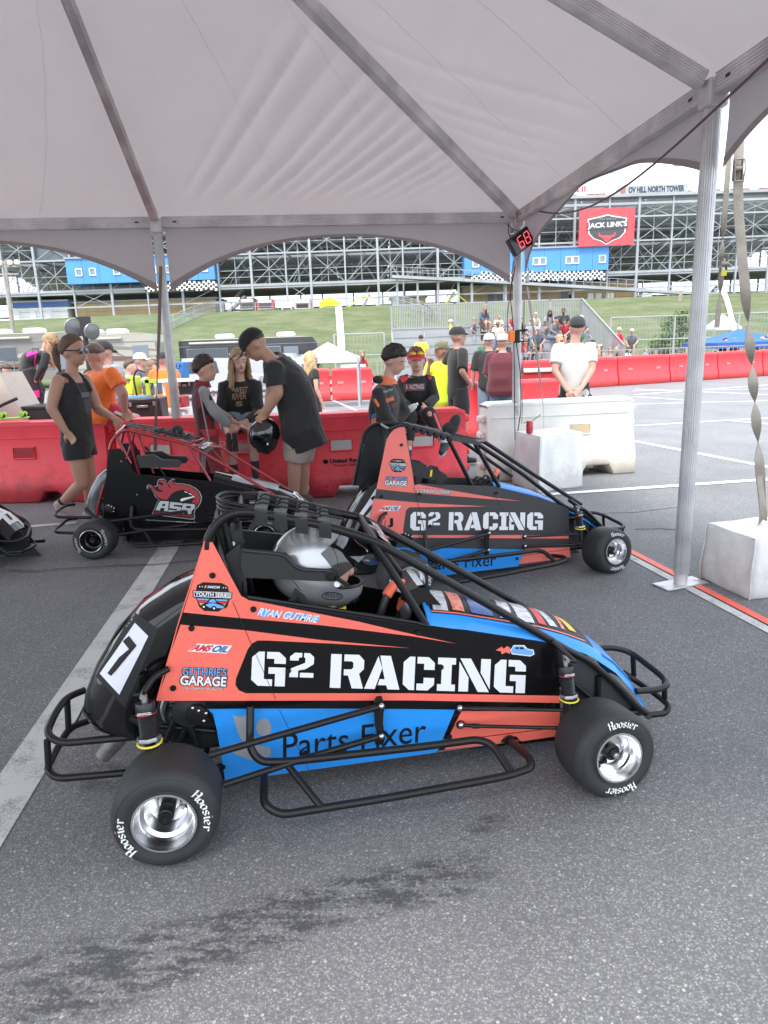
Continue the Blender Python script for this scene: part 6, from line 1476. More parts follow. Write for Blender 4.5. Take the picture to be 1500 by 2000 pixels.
# stray segments further back
def seg(p0, p1, m, label, group=None, h=.86, L_=None, simple=False, name='barrier'):
 a, b = V(p0), V(p1); d = b - a
 o = empty(name, (a + b) / 2, atan2(d.y, d.x), label, 'barrier', group); Ln = d.length - .06
 barrier_mesh(Ln, h, .5, .2, 0).build('shell', m, o, sharp=50)
 for sx in (-.28, .28): MB().box((sx * Ln, -.17, .50), (.16, .03, .07)).build('slot', mat('slot_far', (.85, .22, .22), .6), o)
 for k in range(3): MB().box((Ln / 2 + .02, 0, .2 + .22 * k), (.08, .14, .09)).build('hinge_knuckle', m, o)
 return o
p0, p1 = gp(900, 800), gp(1095, 797)
seg(V((1.15, 10.4, 0)), V((2.9, 10.9, 0)), PLF, 'red plastic barrier behind the men in black and maroon shirts')
seg(V((2.05, 13.2, 0)), V((3.9, 13.5, 0)), PLF, 'red plastic barrier further back, left of the white t-shirt man')
o = empty('white_slab', gp(1040, 780, .8), .2, 'small white slab lying on top of the red barrier near the pole', 'slab'); o.location = V((3.05, 13.2, .90)); MB().box((0, 0, 0), (.9, .45, .06), bev=.01).build('slab', PLW, o)
seg(V((-4.9, 8.6, 0)), V((-2.9, 8.7, 0)), PLR, 'red plastic barrier behind the boot of the walking woman, second row')
# long far row: right part and left part
def row(p0, p1, n, label_fn, grp):
 for k in range(n):
  a = V(p0).lerp(V(p1), k / n); b = V(p0).lerp(V(p1), (k + 1) / n); seg(a, b, PLF, label_fn(k), grp, .9)
rA = gp(846, 777); rB = gp(1560, 729)
ROWL = ['red plastic barrier in the far row just left of the white t-shirt man', 'red plastic barrier in the far row directly right of the white t-shirt man', 'third red plastic barrier of the far row from its left end', 'red plastic barrier in the far row in front of the loose pale bush', 'red plastic barrier of the far row just left of the big pole', 'red plastic barrier of the far row just right of the big pole', 'red plastic barrier of the far row at the right edge of the photo']
row((rA.x, rA.y, 0), (rB.x, rB.y, 0), 7, lambda k: ROWL[k], 'far row of red barriers before the spectators')
lA = gp(600, 784); lB = gp(730, 779)
row((lA.x - .5, lA.y, 0), (lB.x, lB.y, 0), 2, lambda k: ('left red plastic barrier of the far pair seen left of the black suited boy', 'right red plastic barrier of the far pair, partly behind the black suited boy')[k], 'far pair of red barriers on the left')
seg(gp(850, 782), gp(935, 779), PLF, 'red plastic barrier just behind the man in black shorts')
# ------------------------------------------------------------ ballast blocks under white covers
TARP = mat('white_tarp', (.80, .80, .79), .6, bump=.6, bscale=7, var=.07, vscale=4)
grime(TARP, .3, (.40, .36, .33), 5, .5)
def covered(c4, h, label, seed, bulge=.02, dirt=None):
 """draped block from its four foot corners (front-left, front-right, back-right, back-left)"""
 P = [V(p) for p in c4]; cen = sum(P, V()) / 4; o = empty('ballast_block', cen, 0, label, 'ballast block')
 n = 14; R = []
 hs_ = [0, .03, .12, .25, .4, .55, .7, .82, .92, .985, 1.0]
 for hh in hs_:
  ring = []
  for k in range(4):
   for j in range(n):
    t = j / n; p = P[k].lerp(P[(k + 1) % 4], t) - cen
    nrm = V((P[(k + 1) % 4] - P[k]).normalized()); nrm = V((nrm.y, -nrm.x, 0))
    f = .5 * bulge * mn.noise(V((t * 4 + k * 5, hh * 1.6, seed))) * 2 + .010 * mn.noise(V((t * 14 + k * 5, hh * 3, seed)))
    if hh > .95: p = p * (.985 if hh < 1 else .93)
    ring.append(p * (1 - .03 * hh) + nrm * f * 1.3 * (1 if .02 < hh < .97 else .3) + V((0, 0, hh * h + .008 * mn.noise(V((t * 3, k, seed))))))
  R.append(ring)
 m = MB(); m.rings(R, caps=True); ob = m.build('cover', TARP, o, sharp=0)
 for k in range(4):
  pts = [R[i][k * n] * 1.004 for i in range(len(hs_) - 1)]; MB().tube(pts, .0035, 5).build('seam', TARP, ob)
 pts = [p * 1.002 + V((0, 0, -.002)) for p in R[-2]]; MB().tube(pts, .0035, 5, closed=True).build('seam', TARP, ob)
 return o
fl, fr = gp(1369, 1129), gp(1463, 1172)
ex_ = V((.50, .10, 0))
covered([fl + V((0, 0, 0)), fr, fr + V((.62, .13, 0)), fl + V((.62, .13, 0))], .345, 'white covered ballast block at the right edge beside the big pole foot', 3)
a, b, cc_ = gp(1003, 946), gp(1052, 963), gp(1137, 950)
covered([b, cc_, cc_ + (a - b) * 1.0, a], .545, 'tall white covered ballast block before the white barrier', 9, .018)
a_ = gp(1000, 940); pan = mat('white_slab_panel', (.72, .72, .72), .4)
# drinks can on top
o = empty('drink_can', V(((b.x + a.x) / 2 + .03, (b.y + a.y) / 2, .548)), 0, 'red drinks can standing on the tall white covered block', 'can')
MB().lathe([(.026, 0), (.033, .006), (.033, .105), (.027, .118)], (0, 0, 0), (0, 0, 1), 18).build('body', mat('can_red', (.45, .04, .05), .3, .4, var=.5, vscale=60), o); MB().lathe([(.027, .118), (.026, .122), (0, .120)], (0, 0, 0), (0, 0, 1), 18).build('lid', GRY, o)
# ------------------------------------------------------------ straps, ropes, timer
STR = mat('dirty_strap', (.36, .33, .28), .8, bump=.4, bscale=120, var=.2, vscale=9)
def strap(name, pts, w, m, label, turns=0, seg_=60, th=.003, cat='strap', facing=0):
 P = fillet([V(p) for p in pts], .1, 4); Ls = [0]
 for i in range(1, len(P)): Ls.append(Ls[-1] + (P[i] - P[i - 1]).length)
 o = empty(name, P[-1], 0, label, cat); R = []
 for k in range(seg_ + 1):
  s_ = Ls[-1] * k / seg_; i = max(0, min(len(P) - 2, next((j for j in range(1, len(Ls)) if Ls[j] >= s_ - 1e-9), len(Ls) - 1) - 1)); t = (s_ - Ls[i]) / max(1e-6, Ls[i + 1] - Ls[i]); p = P[i].lerp(P[i + 1], t); d = (P[i + 1] - P[i]).normalized()
  a = facing + turns * 2 * pi * smooth((k / seg_ - .35) / .6); x = d.cross(V((0, 1, 0))); x = x.normalized() if x.length > .1 else V((1, 0, 0)); y = d.cross(x)
  ax = x * cos(a) + y * sin(a); ay = d.cross(ax)
  R.append([p + ax * w / 2 + ay * th / 2 - P[-1], p - ax * w / 2 + ay * th / 2 - P[-1], p - ax * w / 2 - ay * th / 2 - P[-1], p + ax * w / 2 - ay * th / 2 - P[-1]])
 MB().rings(R, smooth=True).build('webbing', m, o, sharp=30); return o
YS = 3.85
bt = at(1492, 1012, YS); bt.z = .36
s_o = strap('ratchet_strap', [at(1437, 300, YS) + V((0, 0, .25)), at(1441, 400, YS), at(1462, 640, YS), at(1480, 860, YS), bt], .052, STR, 'twisted pale ratchet strap hanging down to the covered block at right', 2.2, 90)
strap('loose_strap', [at(1483, 930, YS - .03), at(1492, 1000, YS - .03), at(1478, 1036, YS - .05) * 1, at(1462, 1036, YS - .1)], .034, STR, 'loose strap end lying on the covered block at right', .5, 30)
rt = at(1441, 332, YS - .02); o = empty('ratchet', rt, 0, 'worn steel ratchet buckle near the top of the right strap', 'buckle'); o.scale = (.72,) * 3; rust = mat('worn_steel', (.30, .27, .25), .5, .7, var=.4, vscale=30)
for s_ in (-1, 1): MB().box((s_ * .030, 0, 0), (.005, .03, .15), bev=.002).build('side_plate', rust, o); MB().tube([(s_ * .034, -.02, .07), (s_ * .037, -.035, .0), (s_ * .03, -.03, -.08)], .005, 6, .02).build('handle_arm', rust, o)
MB().cyl((-.03, 0, .01), (.03, 0, .01), .018, 14).build('spool', rust, o); MB().cyl((-.035, -.03, -.08), (.035, -.03, -.08), .007, 8).build('handle_bar', rust, o); MB().cyl((-.03, 0, .07), (.03, 0, .07), .006, 8).build('pin', rust, o)
for k in range(10):
 a = k * .628; MB().box((.026, .0 + .02 * cos(a), .01 + .02 * sin(a)), (.004, .008, .008)).build('ratchet_tooth', rust, o)
YB = 4.05
strap('ratchet_strap', [at(1424, 300, YB) + V((0, 0, .1)), at(1417, 400, YB), at(1409, 500, YB), at(1408, 560, YB), at(1400, 640, YB)], .030, STR, 'short crumpled strap hanging directly behind the big right pole', 1.5, 50)
o = empty('ratchet', at(1413, 515, YB - .02), 0, 'small ratchet buckle on the strap directly behind the big pole', 'buckle')
for s_ in (-1, 1): MB().box((s_ * .017, 0, 0), (.004, .025, .09), bev=.002).build('side_plate', rust, o)
MB().cyl((-.018, 0, 0), (.018, 0, 0), .014, 12).build('spool', rust, o); MB().box((0, -.01, -.05), (.03, .008, .03)).build('yellow_tag', YEL, o)
YM = 7.0
strap('hanging_strap', [at(1030, 560, YM), at(1047, 680, YM), at(1062, 800, YM), at(1062, 838, YM - .05)], .020, STR, 'pale strap running down to the tall covered block, right of the middle pole', .3)
strap('hanging_strap', [at(1024, 560, YM + .1), at(1022, 700, YM + .1), at(1021, 790, YM + .1), at(1019, 828, YM + .1)], .010, mat('thin_brown_strap', (.28, .22, .19), .8), 'thin brown strap hanging close beside the middle pole', .2)
strap('hanging_strap', [at(1022, 826, YM), at(1040, 822, YM), at(1056, 810, YM)], .014, mat('green_strap', (.30, .33, .22), .8), 'short greenish strap looped between the straps above the covered block', .1)
strap('hanging_strap', [at(314, 520, 6.75), at(311, 640, 6.75), at(306, 760, 6.75), at(303, 880, 6.75)], .030, mat('brown_strap', (.20, .16, .14), .85), 'brown strap hanging left of the left tent pole', .4)
o = empty('hook', at(1030, 556, YM), 0, 'steel strap hook hanging beside the middle pole', 'hook'); MB().box((0, 0, .05), (.04, .02, .07), bev=.008).build('body', GRY, o); MB().tube([(0, 0, .08), (.02, 0, .13), (0, 0, .17)], .006, 6, .02).build('loop', GRY, o)
# rope from the pole top across
pts = []
for k in range(25):
 t = k / 24; p = at(1042, 410, 6.9).lerp(at(1560, 60, 3.0), t); p.z -= .28 * sin(pi * t) * (1 - .3 * t); pts.append(p)
o = empty('rope', pts[0], 0, 'thin reddish cable sagging from the middle pole across the upper right', 'cable'); MB().tube([p - pts[0] for p in pts], .0065, 6).build('line', mat('reddish_cable', (.16, .07, .07), .6), o)
# timer display
tc_ = at(1016, 472, 6.85)
o = empty('timer_display', tc_, 0, 'black timer box showing red digits 68 strapped to the middle pole', 'display'); o.rotation_euler = (0, radians(-33), radians(22))
MB().box((0, 0, 0), (.25, .055, .165), bev=.008).build('housing', mat('matt_black_plastic', (.02,) * 3, .45), o)
MB().box((0, -.029, 0), (.225, .004, .14)).build('screen', mat('dark_screen', (.006, .006, .007), .15), o)
LED = mat('red_digit', (.5, .05, .06), .4, emit=((1.0, .10, .13), .45))
SEG = {'6': 'afgcde', '8': 'abcdefg'}
def digit(cx_, d, par):
 w, h, t = .052, .100, .0085
 pos = {'a': ((0, h / 2), 1), 'g': ((0, 0), 1), 'd': ((0, -h / 2), 1), 'b': ((w / 2, h / 4), 0), 'c': ((w / 2, -h / 4), 0), 'f': ((-w / 2, h / 4), 0), 'e': ((-w / 2, -h / 4), 0)}
 for k in SEG[d]:
  (x, z), hz = pos[k]; MB().box((cx_ + x + z * .12, -.033, z), ((w - t, .004, t) if hz else (t, .004, h / 2 - t))).build('digit_segment', LED, par)
digit(-.015, '6', o); digit(.065, '8', o)
for k in (-1, 1): MB().tube([(k * .06, .02, .07), (k * .03, .06, .12), (-k * .01, .05, .19)], .004, 6, .02).build('hanger_wire', DEC, o)
# sensor box and cables on the pole
o = empty('sensor_box', at(999, 657, 7.0), radians(10), 'orange sensor box tied to the middle pole at head height', 'sensor'); MB().box((0, 0, 0), (.062, .05, .105), bev=.006).build('case', mat('orange_case', (.90, .20, .02), .4), o); MB().box((.055, 0, -.005), (.045, .06, .12), bev=.004).build('bracket', DEC, o); MB().tube([(.05, .0, .055), (.15, -.05, .06), (.17, .06, .05), (.06, .07, .05)], .006, 6, .03, True).build('tie', DEC, o); MB().tube([(.05, .0, -.055), (.15, -.05, -.05), (.17, .06, -.05), (.06, .07, -.05)], .006, 6, .03, True).build('tie', DEC, o)
for pts, m_, lb in ([[(1003, 510), (998, 560), (990, 620), (992, 650)], mat('reddish_cable', (.16, .07, .07), .6), 'reddish cable dropping from the timer to the sensor box'], [[(1006, 520), (996, 575), (1003, 640), (1004, 700), (1006, 860)], DEC, 'black cable running down the middle pole'], [[(1008, 668), (1016, 720), (1018, 800), (1010, 850)], DEC, 'thin black cable looping below the sensor box']):
 P_ = [at(x, y, 7.02) for x, y in pts]; o = empty('cable', P_[0], 0, lb, 'cable'); MB().tube([p - P_[0] for p in P_], .005, 6, .08).build('line', m_, o)
# ------------------------------------------------------------ people
def evalmesh(mb, voxel, sm=3, name='body', wr=0.0, wseed=0, wscale=9):
 me = mb.mesh('tmp', sharp=0, recalc=True)
 if voxel:
  o = bpy.data.objects.new('tmp', me); col.objects.link(o)
  r = o.modifiers.new('r', 'REMESH'); r.mode = 'VOXEL'; r.voxel_size = voxel; r.use_smooth_shade = True
  s_ = o.modifiers.new('s', 'SMOOTH'); s_.factor = .6; s_.iterations = sm
  dg = bpy.context.evaluated_depsgraph_get(); m2 = bpy.data.meshes.new_from_object(o.evaluated_get(dg))
  bpy.data.objects.remove(o); bpy.data.meshes.remove(me); me = m2; me.name = name
 if wr:
  ns = [v.normal.copy() for v in me.vertices]
  for v, n_ in zip(me.vertices, ns):
   p = v.co; a = abs(mn.noise(V((p.x * wscale, p.y * wscale, p.z * wscale * .55 + wseed)))) - .2; b = mn.noise(V((p.x * 3, p.y * 3, p.z * 5 + wseed * 2)))
   v.co = p + n_ * wr * (1.6 * a + .8 * b)
 return me
def put(me, name, m, par):
 me.name = name; me.materials.clear(); me.materials.append(m); return link(name, me, par)
SKINS = {'light': mat('skin_light', (.58, .33, .25), .5), 'tan': mat('skin_tan', (.46, .25, .175), .5), 'shade': mat('skin_ruddy', (.50, .27, .21), .5), 'dark': mat('skin_dark', (.16, .085, .055), .5), 'pale': mat('skin_pale', (.66, .42, .34), .5)}
def cloth(c, n=None): return mat(n or ('cloth_%d_%d_%d' % tuple(int(v * 100) for v in c)), c, .85, bump=.25, bscale=45, sheen=.15, var=.06, vscale=3)
def capsule(mb, a, b, ra, rb, seg=12, fl=1.0, ax=None):
 a = V(a); b = V(b); d = (b - a); L_ = d.length
 if L_ < 1e-5: return mb
 n = d / L_; P = []; R = []
 for t in (-.9, -.6, -.25): P.append(a + n * ra * t); R.append(ra * sqrt(1 - t * t))
 for t in (0, .25, .5, .75, 1): P.append(a.lerp(b, t)); R.append(ra + (rb - ra) * t + min(ra, rb) * .06 * sin(pi * t))
 for t in (.25, .6, .9): P.append(b + n * rb * t); R.append(rb * sqrt(1 - t * t))
 return mb.tube(P, R, seg)
def ellring(c, a, f, wa, wf, n=20, e=.85):
 return [c + a * wa * (abs(cos(t)) ** e * (1 if cos(t) > 0 else -1)) + f * wf * (abs(sin(t)) ** e * (1 if sin(t) > 0 else -1)) for t in [2 * pi * k / n for k in range(n)]]
def norm(v): return v.normalized() if v.length > 1e-6 else V((1, 0, 0))
def torso_rings(J, s, k=1.0, top=True, hem=0.0, add=0.0, fat=1.0, neck=True, flare=1.0):
 hipc = (J['hL'] + J['hR']) / 2; shc = (J['sL'] + J['sR']) / 2; up = norm(shc - hipc)
 aH = norm(J['hR'] - J['hL']); aS = norm(J['sR'] - J['sL']); wS = (J['sR'] - J['sL']).length / 2
 aS = aS if wS > .05 else aH
 F = lambda a: norm(up.cross(a)) * (1)
 R = []; wH = .155 * s * fat;
 spec = [(-.16 - hem, .80 * flare, .80 * flare), (-.06, 1.0 * max(1, flare * .95), 1.0), (.10, .97, .97), (.32, .86 + .06 * (fat - 1), .88 * (1 + .5 * (fat - 1))), (.55, .95, .92), (.78, 1.02, .90), (.93, .92, .70), (1.02, .60, .52), (1.07, .34, .42)]
 Lh = (shc - hipc).length
 for t, ka, kf in spec:
  if not top and t > .5: break
  c = hipc + up * Lh * t; w = smooth(max(0, min(1, t))); a = norm(aH.lerp(aS, w)); f = F(a)
  halfw = (wH * (1 - w) + max(wS * .98, .13 * s) * w) * ka * k + add; d = (.105 * s * fat ** 1.2 * (1 - w) + .105 * s * fat * w) * kf * k + add
  bend = J.get('spine', V((0, 0, 0))) * sin(pi * max(0, min(1, t)))
  R.append(ellring(c + bend, a, f, halfw, d))
 return R
def hand(mb, w, h, s, curl=.5, palm_n=None):
 d = norm(h - w); n = palm_n or V((0, 1, 0)); n = norm(n - d * n.dot(d)); a = norm(d.cross(n)); L_ = .085 * s
 mb.ball(w + d * L_ * .50, (L_ * .50, .040 * s, .017 * s), 12, 8, Matrix((d, a, n)).transposed())
 for i, (o_, l_) in enumerate(((-.030, .85), (-.010, 1.0), (.010, .95), (.028, .75))):
  b0 = w + d * L_ * .85 + a * o_ * s; l = .072 * s * l_
  p1 = b0 + (d * cos(curl * .6) - n * sin(curl * .6)) * l * .55; p2 = p1 + (d * cos(curl * 1.6) - n * sin(curl * 1.6)) * l * .45
  mb.tube([b0, p1, p2], [.0098 * s, .009 * s, .0072 * s], 7)
 b0 = w + d * L_ * .25 - a * .034 * s; p1 = b0 + (d * .75 - a * .55 - n * .2).normalized() * .042 * s; mb.tube([b0, p1, p1 + (d * .9 - n * .3).normalized() * .03 * s], [.012 * s, .010 * s, .008 * s], 7)
def person(label, root, J, face, s=1.0, skin='light', top=None, sleeve=.45, bottom=None, leg=.5, shoes=(.05, .05, .055), hair=None, style='short', cap=None, capback=False, fat=1.0, group=None, voxel=.011, detail=True, loose=.014, hem=.06, flare=1.0, tank=False, headup=V((0, 0, 1)), skirt=False, suit=False, socks=None, curl=.6, sleeve_m=None, pantflare=1.25, glasses=None, name='person', female=False, armk=1.0, palm=None, hk=1.04):
 o = empty(name, root, 0, label, 'person', group); J = {k: (V(v) - V(root) if isinstance(v, (V, tuple)) and k != 'spine' else v) for k, v in J.items()}
 J.setdefault('spine', V((0, 0, 0)))
 sk = SKINS[skin]; f = norm(face); up = norm(headup - f * headup.dot(f)); r_ = norm(f.cross(up)); Mh = Matrix((f, -r_, up)).transposed()
 hs = s * (1.0 if s > .85 else .85 + .15 * (s / .85)); hs = max(hs, .86) * hk
 H = J['head']
 b = MB(); b.rings(torso_rings(J, s, .93, fat=fat))
 shc = (J['sL'] + J['sR']) / 2; nb = shc + norm(H - shc) * .02
 b.tube([shc - V((0, 0, .02)), shc.lerp(H, .35), H - up * .05 * hs - f * .01], [.062 * s, .052 * s, .050 * s], 14)
 b.ball(H + up * .022 * hs - f * .008 * hs, (.096 * hs, .076 * hs, .098 * hs), 20, 14, Mh)
 b.ball(H - up * .040 * hs + f * .020 * hs, (.070 * hs, .058 * hs, .070 * hs), 18, 12, Mh)
 b.ball(H - up * .080 * hs + f * .056 * hs, (.028 * hs, .032 * hs, .024 * hs), 12, 8, Mh)
 b.tube([H + up * .012 * hs + f * .082 * hs, H - up * .012 * hs + f * .098 * hs, H - up * .030 * hs + f * .102 * hs, H - up * .036 * hs + f * .084 * hs], [.009 * hs, .012 * hs, .015 * hs, .010 * hs], 8)
 for q_ in (-1, 1): b.ball(H - up * .010 * hs - r_ * q_ * -.074 * hs - f * .008 * hs, (.020 * hs, .010 * hs, .030 * hs), 8, 6, Mh)
 for S_ in ('L', 'R'):
  k = armk
  capsule(b, J['s' + S_] - V((0, 0, .025 * s)), J['e' + S_], .050 * s * k, .040 * s * k); capsule(b, J['e' + S_], J['w' + S_], .040 * s * k, .027 * s * k)
  hd = J.get('f' + S_, J['w' + S_] + norm(J['w' + S_] - J['e' + S_]) * .16 * s)
  hand(b, J['w' + S_], hd, s, curl, palm)
  if leg < 1.9 or not bottom:
   capsule(b, J['h' + S_], J['k' + S_], .082 * s * fat ** .7, .054 * s); capsule(b, J['k' + S_], J['a' + S_].lerp(J['k' + S_], .6), .054 * s, .056 * s); capsule(b, J['a' + S_].lerp(J['k' + S_], .65), J['a' + S_], .056 * s, .036 * s)
 put(evalmesh(b, voxel if detail else voxel * 1.3, 3, 'body'), 'body', sk, o)
 # shoes
 for S_ in ('L', 'R'):
  a = J['a' + S_]; t = J.get('t' + S_, a + V((f.x, f.y, 0)).normalized() * .17 * s - V((0, 0, .05 * s))); d = norm(t - a - V((0, 0, (t - a).z * .3)))
  m = MB(); d2 = V((d.x, d.y, 0)); d2 = norm(d2) if d2.length > .3 else norm(d); heel = a - V((0, 0, .045 * s)) - d * .045 * s
  capsule(m, heel, heel.lerp(t, .5) + V((0, 0, .012 * s)), .042 * s, .042 * s); capsule(m, heel.lerp(t, .5), t, .042 * s, .033 * s); capsule(m, a, a - V((0, 0, .05 * s)), .045 * s, .045 * s)
  sh = put(evalmesh(m, .010, 2), 'shoe', cloth(shoes), o)
  if detail:
   q0 = heel - V((0, 0, .030 * s)); q1 = t - V((0, 0, .024 * s)); MB().tube([q0 - d * .02 * s, q0.lerp(q1, .5), q1 + d * .01 * s], [.030 * s, .032 * s, .026 * s], 10).build('sole', mat('rubber_sole', (.55, .55, .54) if sum(shoes) < 1.8 else (.8, .8, .8), .7), sh)
  if socks: m = MB(); capsule(m, a + V((0, 0, .01)), a.lerp(J['k' + S_], .10), .042 * s, .043 * s); m.build('sock', cloth(socks), o)
 if bottom:
  m = MB(); m.rings(torso_rings(J, s, 1.0, top=False, add=.010, fat=fat)[:4])
  for S_ in ('L', 'R'):
   h, k, a = J['h' + S_], J['k' + S_], J['a' + S_]
   if leg <= 1: e = h.lerp(k, leg * 1.0); m.tube([h + V((0, 0, .03)), h.lerp(e, .5), e], [.098 * s * fat ** .6, .096 * s * fat ** .5 * (1 + (pantflare - 1) * .4), (.062 * s + .03 * s * (1 - leg)) * pantflare], 16)
   else:
    t = leg - 1; e = k.lerp(a, min(1, t) * .94); m.tube([h + V((0, 0, .03)), h.lerp(k, .5), k, k.lerp(e, .5), e], [.098 * s * fat ** .6, .090 * s, .072 * s * (pantflare ** .5), .066 * s * pantflare ** .5, .052 * s * pantflare], 16)
  put(evalmesh(m, .012, 2, wr=.008 if detail else 0, wseed=len(label)), 'shorts' if leg <= 1.05 else 'trousers', bottom if not isinstance(bottom, tuple) else cloth(bottom), o)
 if top:
  tm = top if not isinstance(top, tuple) else cloth(top)
  m = MB(); R = torso_rings(J, s, 1.0, hem=hem, add=loose, fat=fat, flare=flare); R = R if not tank else R[:-2]; m.rings(R)
  sm_ = sleeve_m or tm; m2 = m if sleeve_m is None else MB()
  if sleeve:
   for S_ in ('L', 'R'):
    a, e, w = J['s' + S_] - V((0, 0, .02 * s)), J['e' + S_], J['w' + S_]
    n_ = norm(e - a)
    if sleeve <= 1: q = a.lerp(e, sleeve * 1.3 if sleeve < .77 else 1); yk = a.lerp(shc, .42) + V((0, 0, .012 * s)); m2.tube([yk, a + V((0, 0, .004)), a + n_ * .045 * s, a.lerp(q, .6), q], [.055 * s * armk ** .5, (.050 * armk + .012) * s + loose * .2, (.050 * armk + .014) * s + loose * .25, (.047 * armk + .014) * s + loose * .3, (.044 * armk + .018) * s + loose * .4], 16)
    else:
     yk = a.lerp(shc, .42) + V((0, 0, .012 * s)); m2.tube([yk, a + V((0, 0, .004)), a.lerp(e, .5), e, e.lerp(w, .5), w], [.052 * s, .060 * s + loose * .2, .057 * s + loose * .25, .054 * s + loose * .4, .048 * s + loose * .3, .036 * s + loose * .4], 16)
  else:
   for q_ in (-1, 1):
    ax_ = norm(J['sR'] - J['sL']); fx_ = norm(V((0, 0, 1)).cross(ax_)); c0 = shc + ax_ * q_ * .085 * s
    pts = [c0 + fx_ * .105 * s * fat - V((0, 0, .13 * s)), c0 + fx_ * .080 * s - V((0, 0, .04 * s)), c0 + V((0, 0, .040 * s)), c0 - fx_ * .080 * s - V((0, 0, .03 * s)), c0 - fx_ * .10 * s * fat - V((0, 0, .12 * s))]
    m.tube(fillet(pts, .04, 3), .024 * s, 8)
  to = put(evalmesh(m, .011, 2, wr=.010 if detail else 0, wseed=len(label) * 3, wscale=7), 'suit_jacket' if suit else 'shirt', tm, o)
  if sleeve_m is not None: put(evalmesh(m2, .011, 2, wr=.009, wseed=2), 'sleeves', sleeve_m, o)
 # hair and hats
 if hair:
  hm = mat('hair_%d_%d' % (int(hair[0] * 100), int(hair[1] * 100)), hair, .6, bump=.6, bscale=70, var=.3, vscale=14)
  m = MB(); th = .006 if style == 'buzz' else .015
  if style in ('short', 'buzz', 'pony', 'long', 'mop'):
   NA, NE = (64, 18) if detail else (28, 10); vs = []; fs = []
   for i in range(NE + 1):
    for j in range(NA):
     az = 2 * pi * j / NA; front = cos(az); lowb = -.75 if style != 'buzz' else -.45
     e0 = (.50 if style != 'mop' else .36) * max(0, front) ** .7 - (.26 if style == 'mop' else 0) * (1 - abs(front)) ** 1.5 + (.12 if style != 'pony' else .02) * mn.noise(V((az * 5, len(label), 0))) + (.22 if style == 'pony' else 0) * max(0, front) + lowb * max(0, -front) ** .6 - (.18 if style in ('long', 'pony') else .0) * (1 - abs(front)); el = e0 + (pi / 2 - e0) * i / NE
     th2 = (-.004 if style != 'long' else 0) * (1 - smooth(i / 4)) + (smooth(i / 4) if style != 'long' else 1) * th * (1.25 if style == 'mop' else 1) * (1 + .5 * mn.noise(V((cos(az) * 3, sin(az) * 3, el * 4 + len(label)))) + .35 * mn.noise(V((az * 9, el * 1.5, len(label)))))
     vs.append(H + up * .022 * hs - f * .008 * hs + Mh @ V((cos(az) * cos(el) * (.096 * hs + th2), sin(az) * cos(el) * (.076 * hs + th2), sin(el) * (.098 * hs + th2))))
   for i in range(NE):
    for j in range(NA): fs.append((i * NA + j, i * NA + (j + 1) % NA, (i + 1) * NA + (j + 1) % NA, (i + 1) * NA + j))
   m.add(vs, fs)
  if style == 'pony':
   q = H - f * .105 * hs + up * .045 * hs; m.tube([q + f * .02, q - f * .035 * hs - up * .005, q - f * .055 * hs - up * .06 * hs, q - f * .045 * hs - up * .14 * hs, q - f * .02 * hs - up * .21 * hs], [.018 * hs, .026 * hs, .034 * hs, .026 * hs, .006 * hs], 10)
  if style == 'long':
   rr = random.Random(5)
   for k in range(34):
    az = radians(62 + 236 * k / 33); r0 = V((cos(az) * .088 * hs, sin(az) * .080 * hs, .02)); L_ = (.30 + .07 * rr.random()) * s; pts = [];
    for t in range(9):
     w = t / 8; c = H + Mh @ (r0 * (1 + .35 * w)) ; c = c - V((0, 0, 1)) * L_ * w + V((rr.uniform(-.008, .008), rr.uniform(-.008, .008), 0)) + V((.010 * sin(w * 14 + k), .010 * cos(w * 14 + k), 0)) * w; pts.append(c)
    m.tube(pts, [.013, .016, .017, .018, .018, .018, .016, .013, .004], 6)
  hh_ = m.build('hair', hm, o, sharp=0)
 if cap:
  cm = cap if not isinstance(cap, tuple) else cloth(cap); fd = -f if capback else f; Mc = Matrix((fd, -norm(fd.cross(up)), up)).transposed()
  m = MB(); m.grid(lambda u, v: H + up * .030 * hs - f * .008 * hs + Mc @ V((cos(2 * pi * u) * max(0, cos(v * pi / 2)) ** .75 * .108 * hs, sin(2 * pi * u) * max(0, cos(v * pi / 2)) ** .75 * .088 * hs, (-.004 + v * 0) + sin(v * pi / 2) * .098 * hs)), 24, 8)
  c_ = m.build('cap', cm, o, sharp=0)
  MB().grid(lambda u, v: H + up * (.028 - .018 * v + .010 * cos((u - .5) * 2.4)) * hs + Mc @ V(((.090 + .075 * v * cos((u - .5) * 2.2)) * hs, (u - .5) * .150 * hs, 0)), 10, 4).build('cap_brim', cm, c_, sharp=0)
 if detail:
  ez = H + up * .004 * hs
  for q_ in (-1, 1):
   e_ = ez + f * .0835 * hs + r_ * q_ * .030 * hs
   ey = MB().ball(e_, (.006 * hs, .0125 * hs, .0062 * hs), 10, 6, Mh).build('eye', mat('eye_white', (.55, .52, .50), .3), o); MB().ball(e_ + f * .0035 * hs, (.004 * hs, .0055 * hs, .0055 * hs), 8, 6, Mh).build('iris', mat('iris_dark', (.04, .03, .025), .2), ey)
   MB().tube([e_ + up * .019 * hs - r_ * q_ * .014 * hs + f * .004, e_ + up * .023 * hs + f * .003, e_ + up * .018 * hs + r_ * q_ * .016 * hs - f * .006], .0028 * hs, 5).build('eyebrow', mat('brow', (.10, .065, .045) if hair is None or sum(hair) < .6 else (.28, .18, .10), .8), o)
  MB().tube([H - up * .057 * hs + f * .080 * hs + r_ * .022 * hs, H - up * .055 * hs + f * .090 * hs, H - up * .057 * hs + f * .080 * hs - r_ * .022 * hs], [.003 * hs, .0052 * hs, .003 * hs], 6).build('mouth', mat('lips', (.42, .17, .15), .5), o)
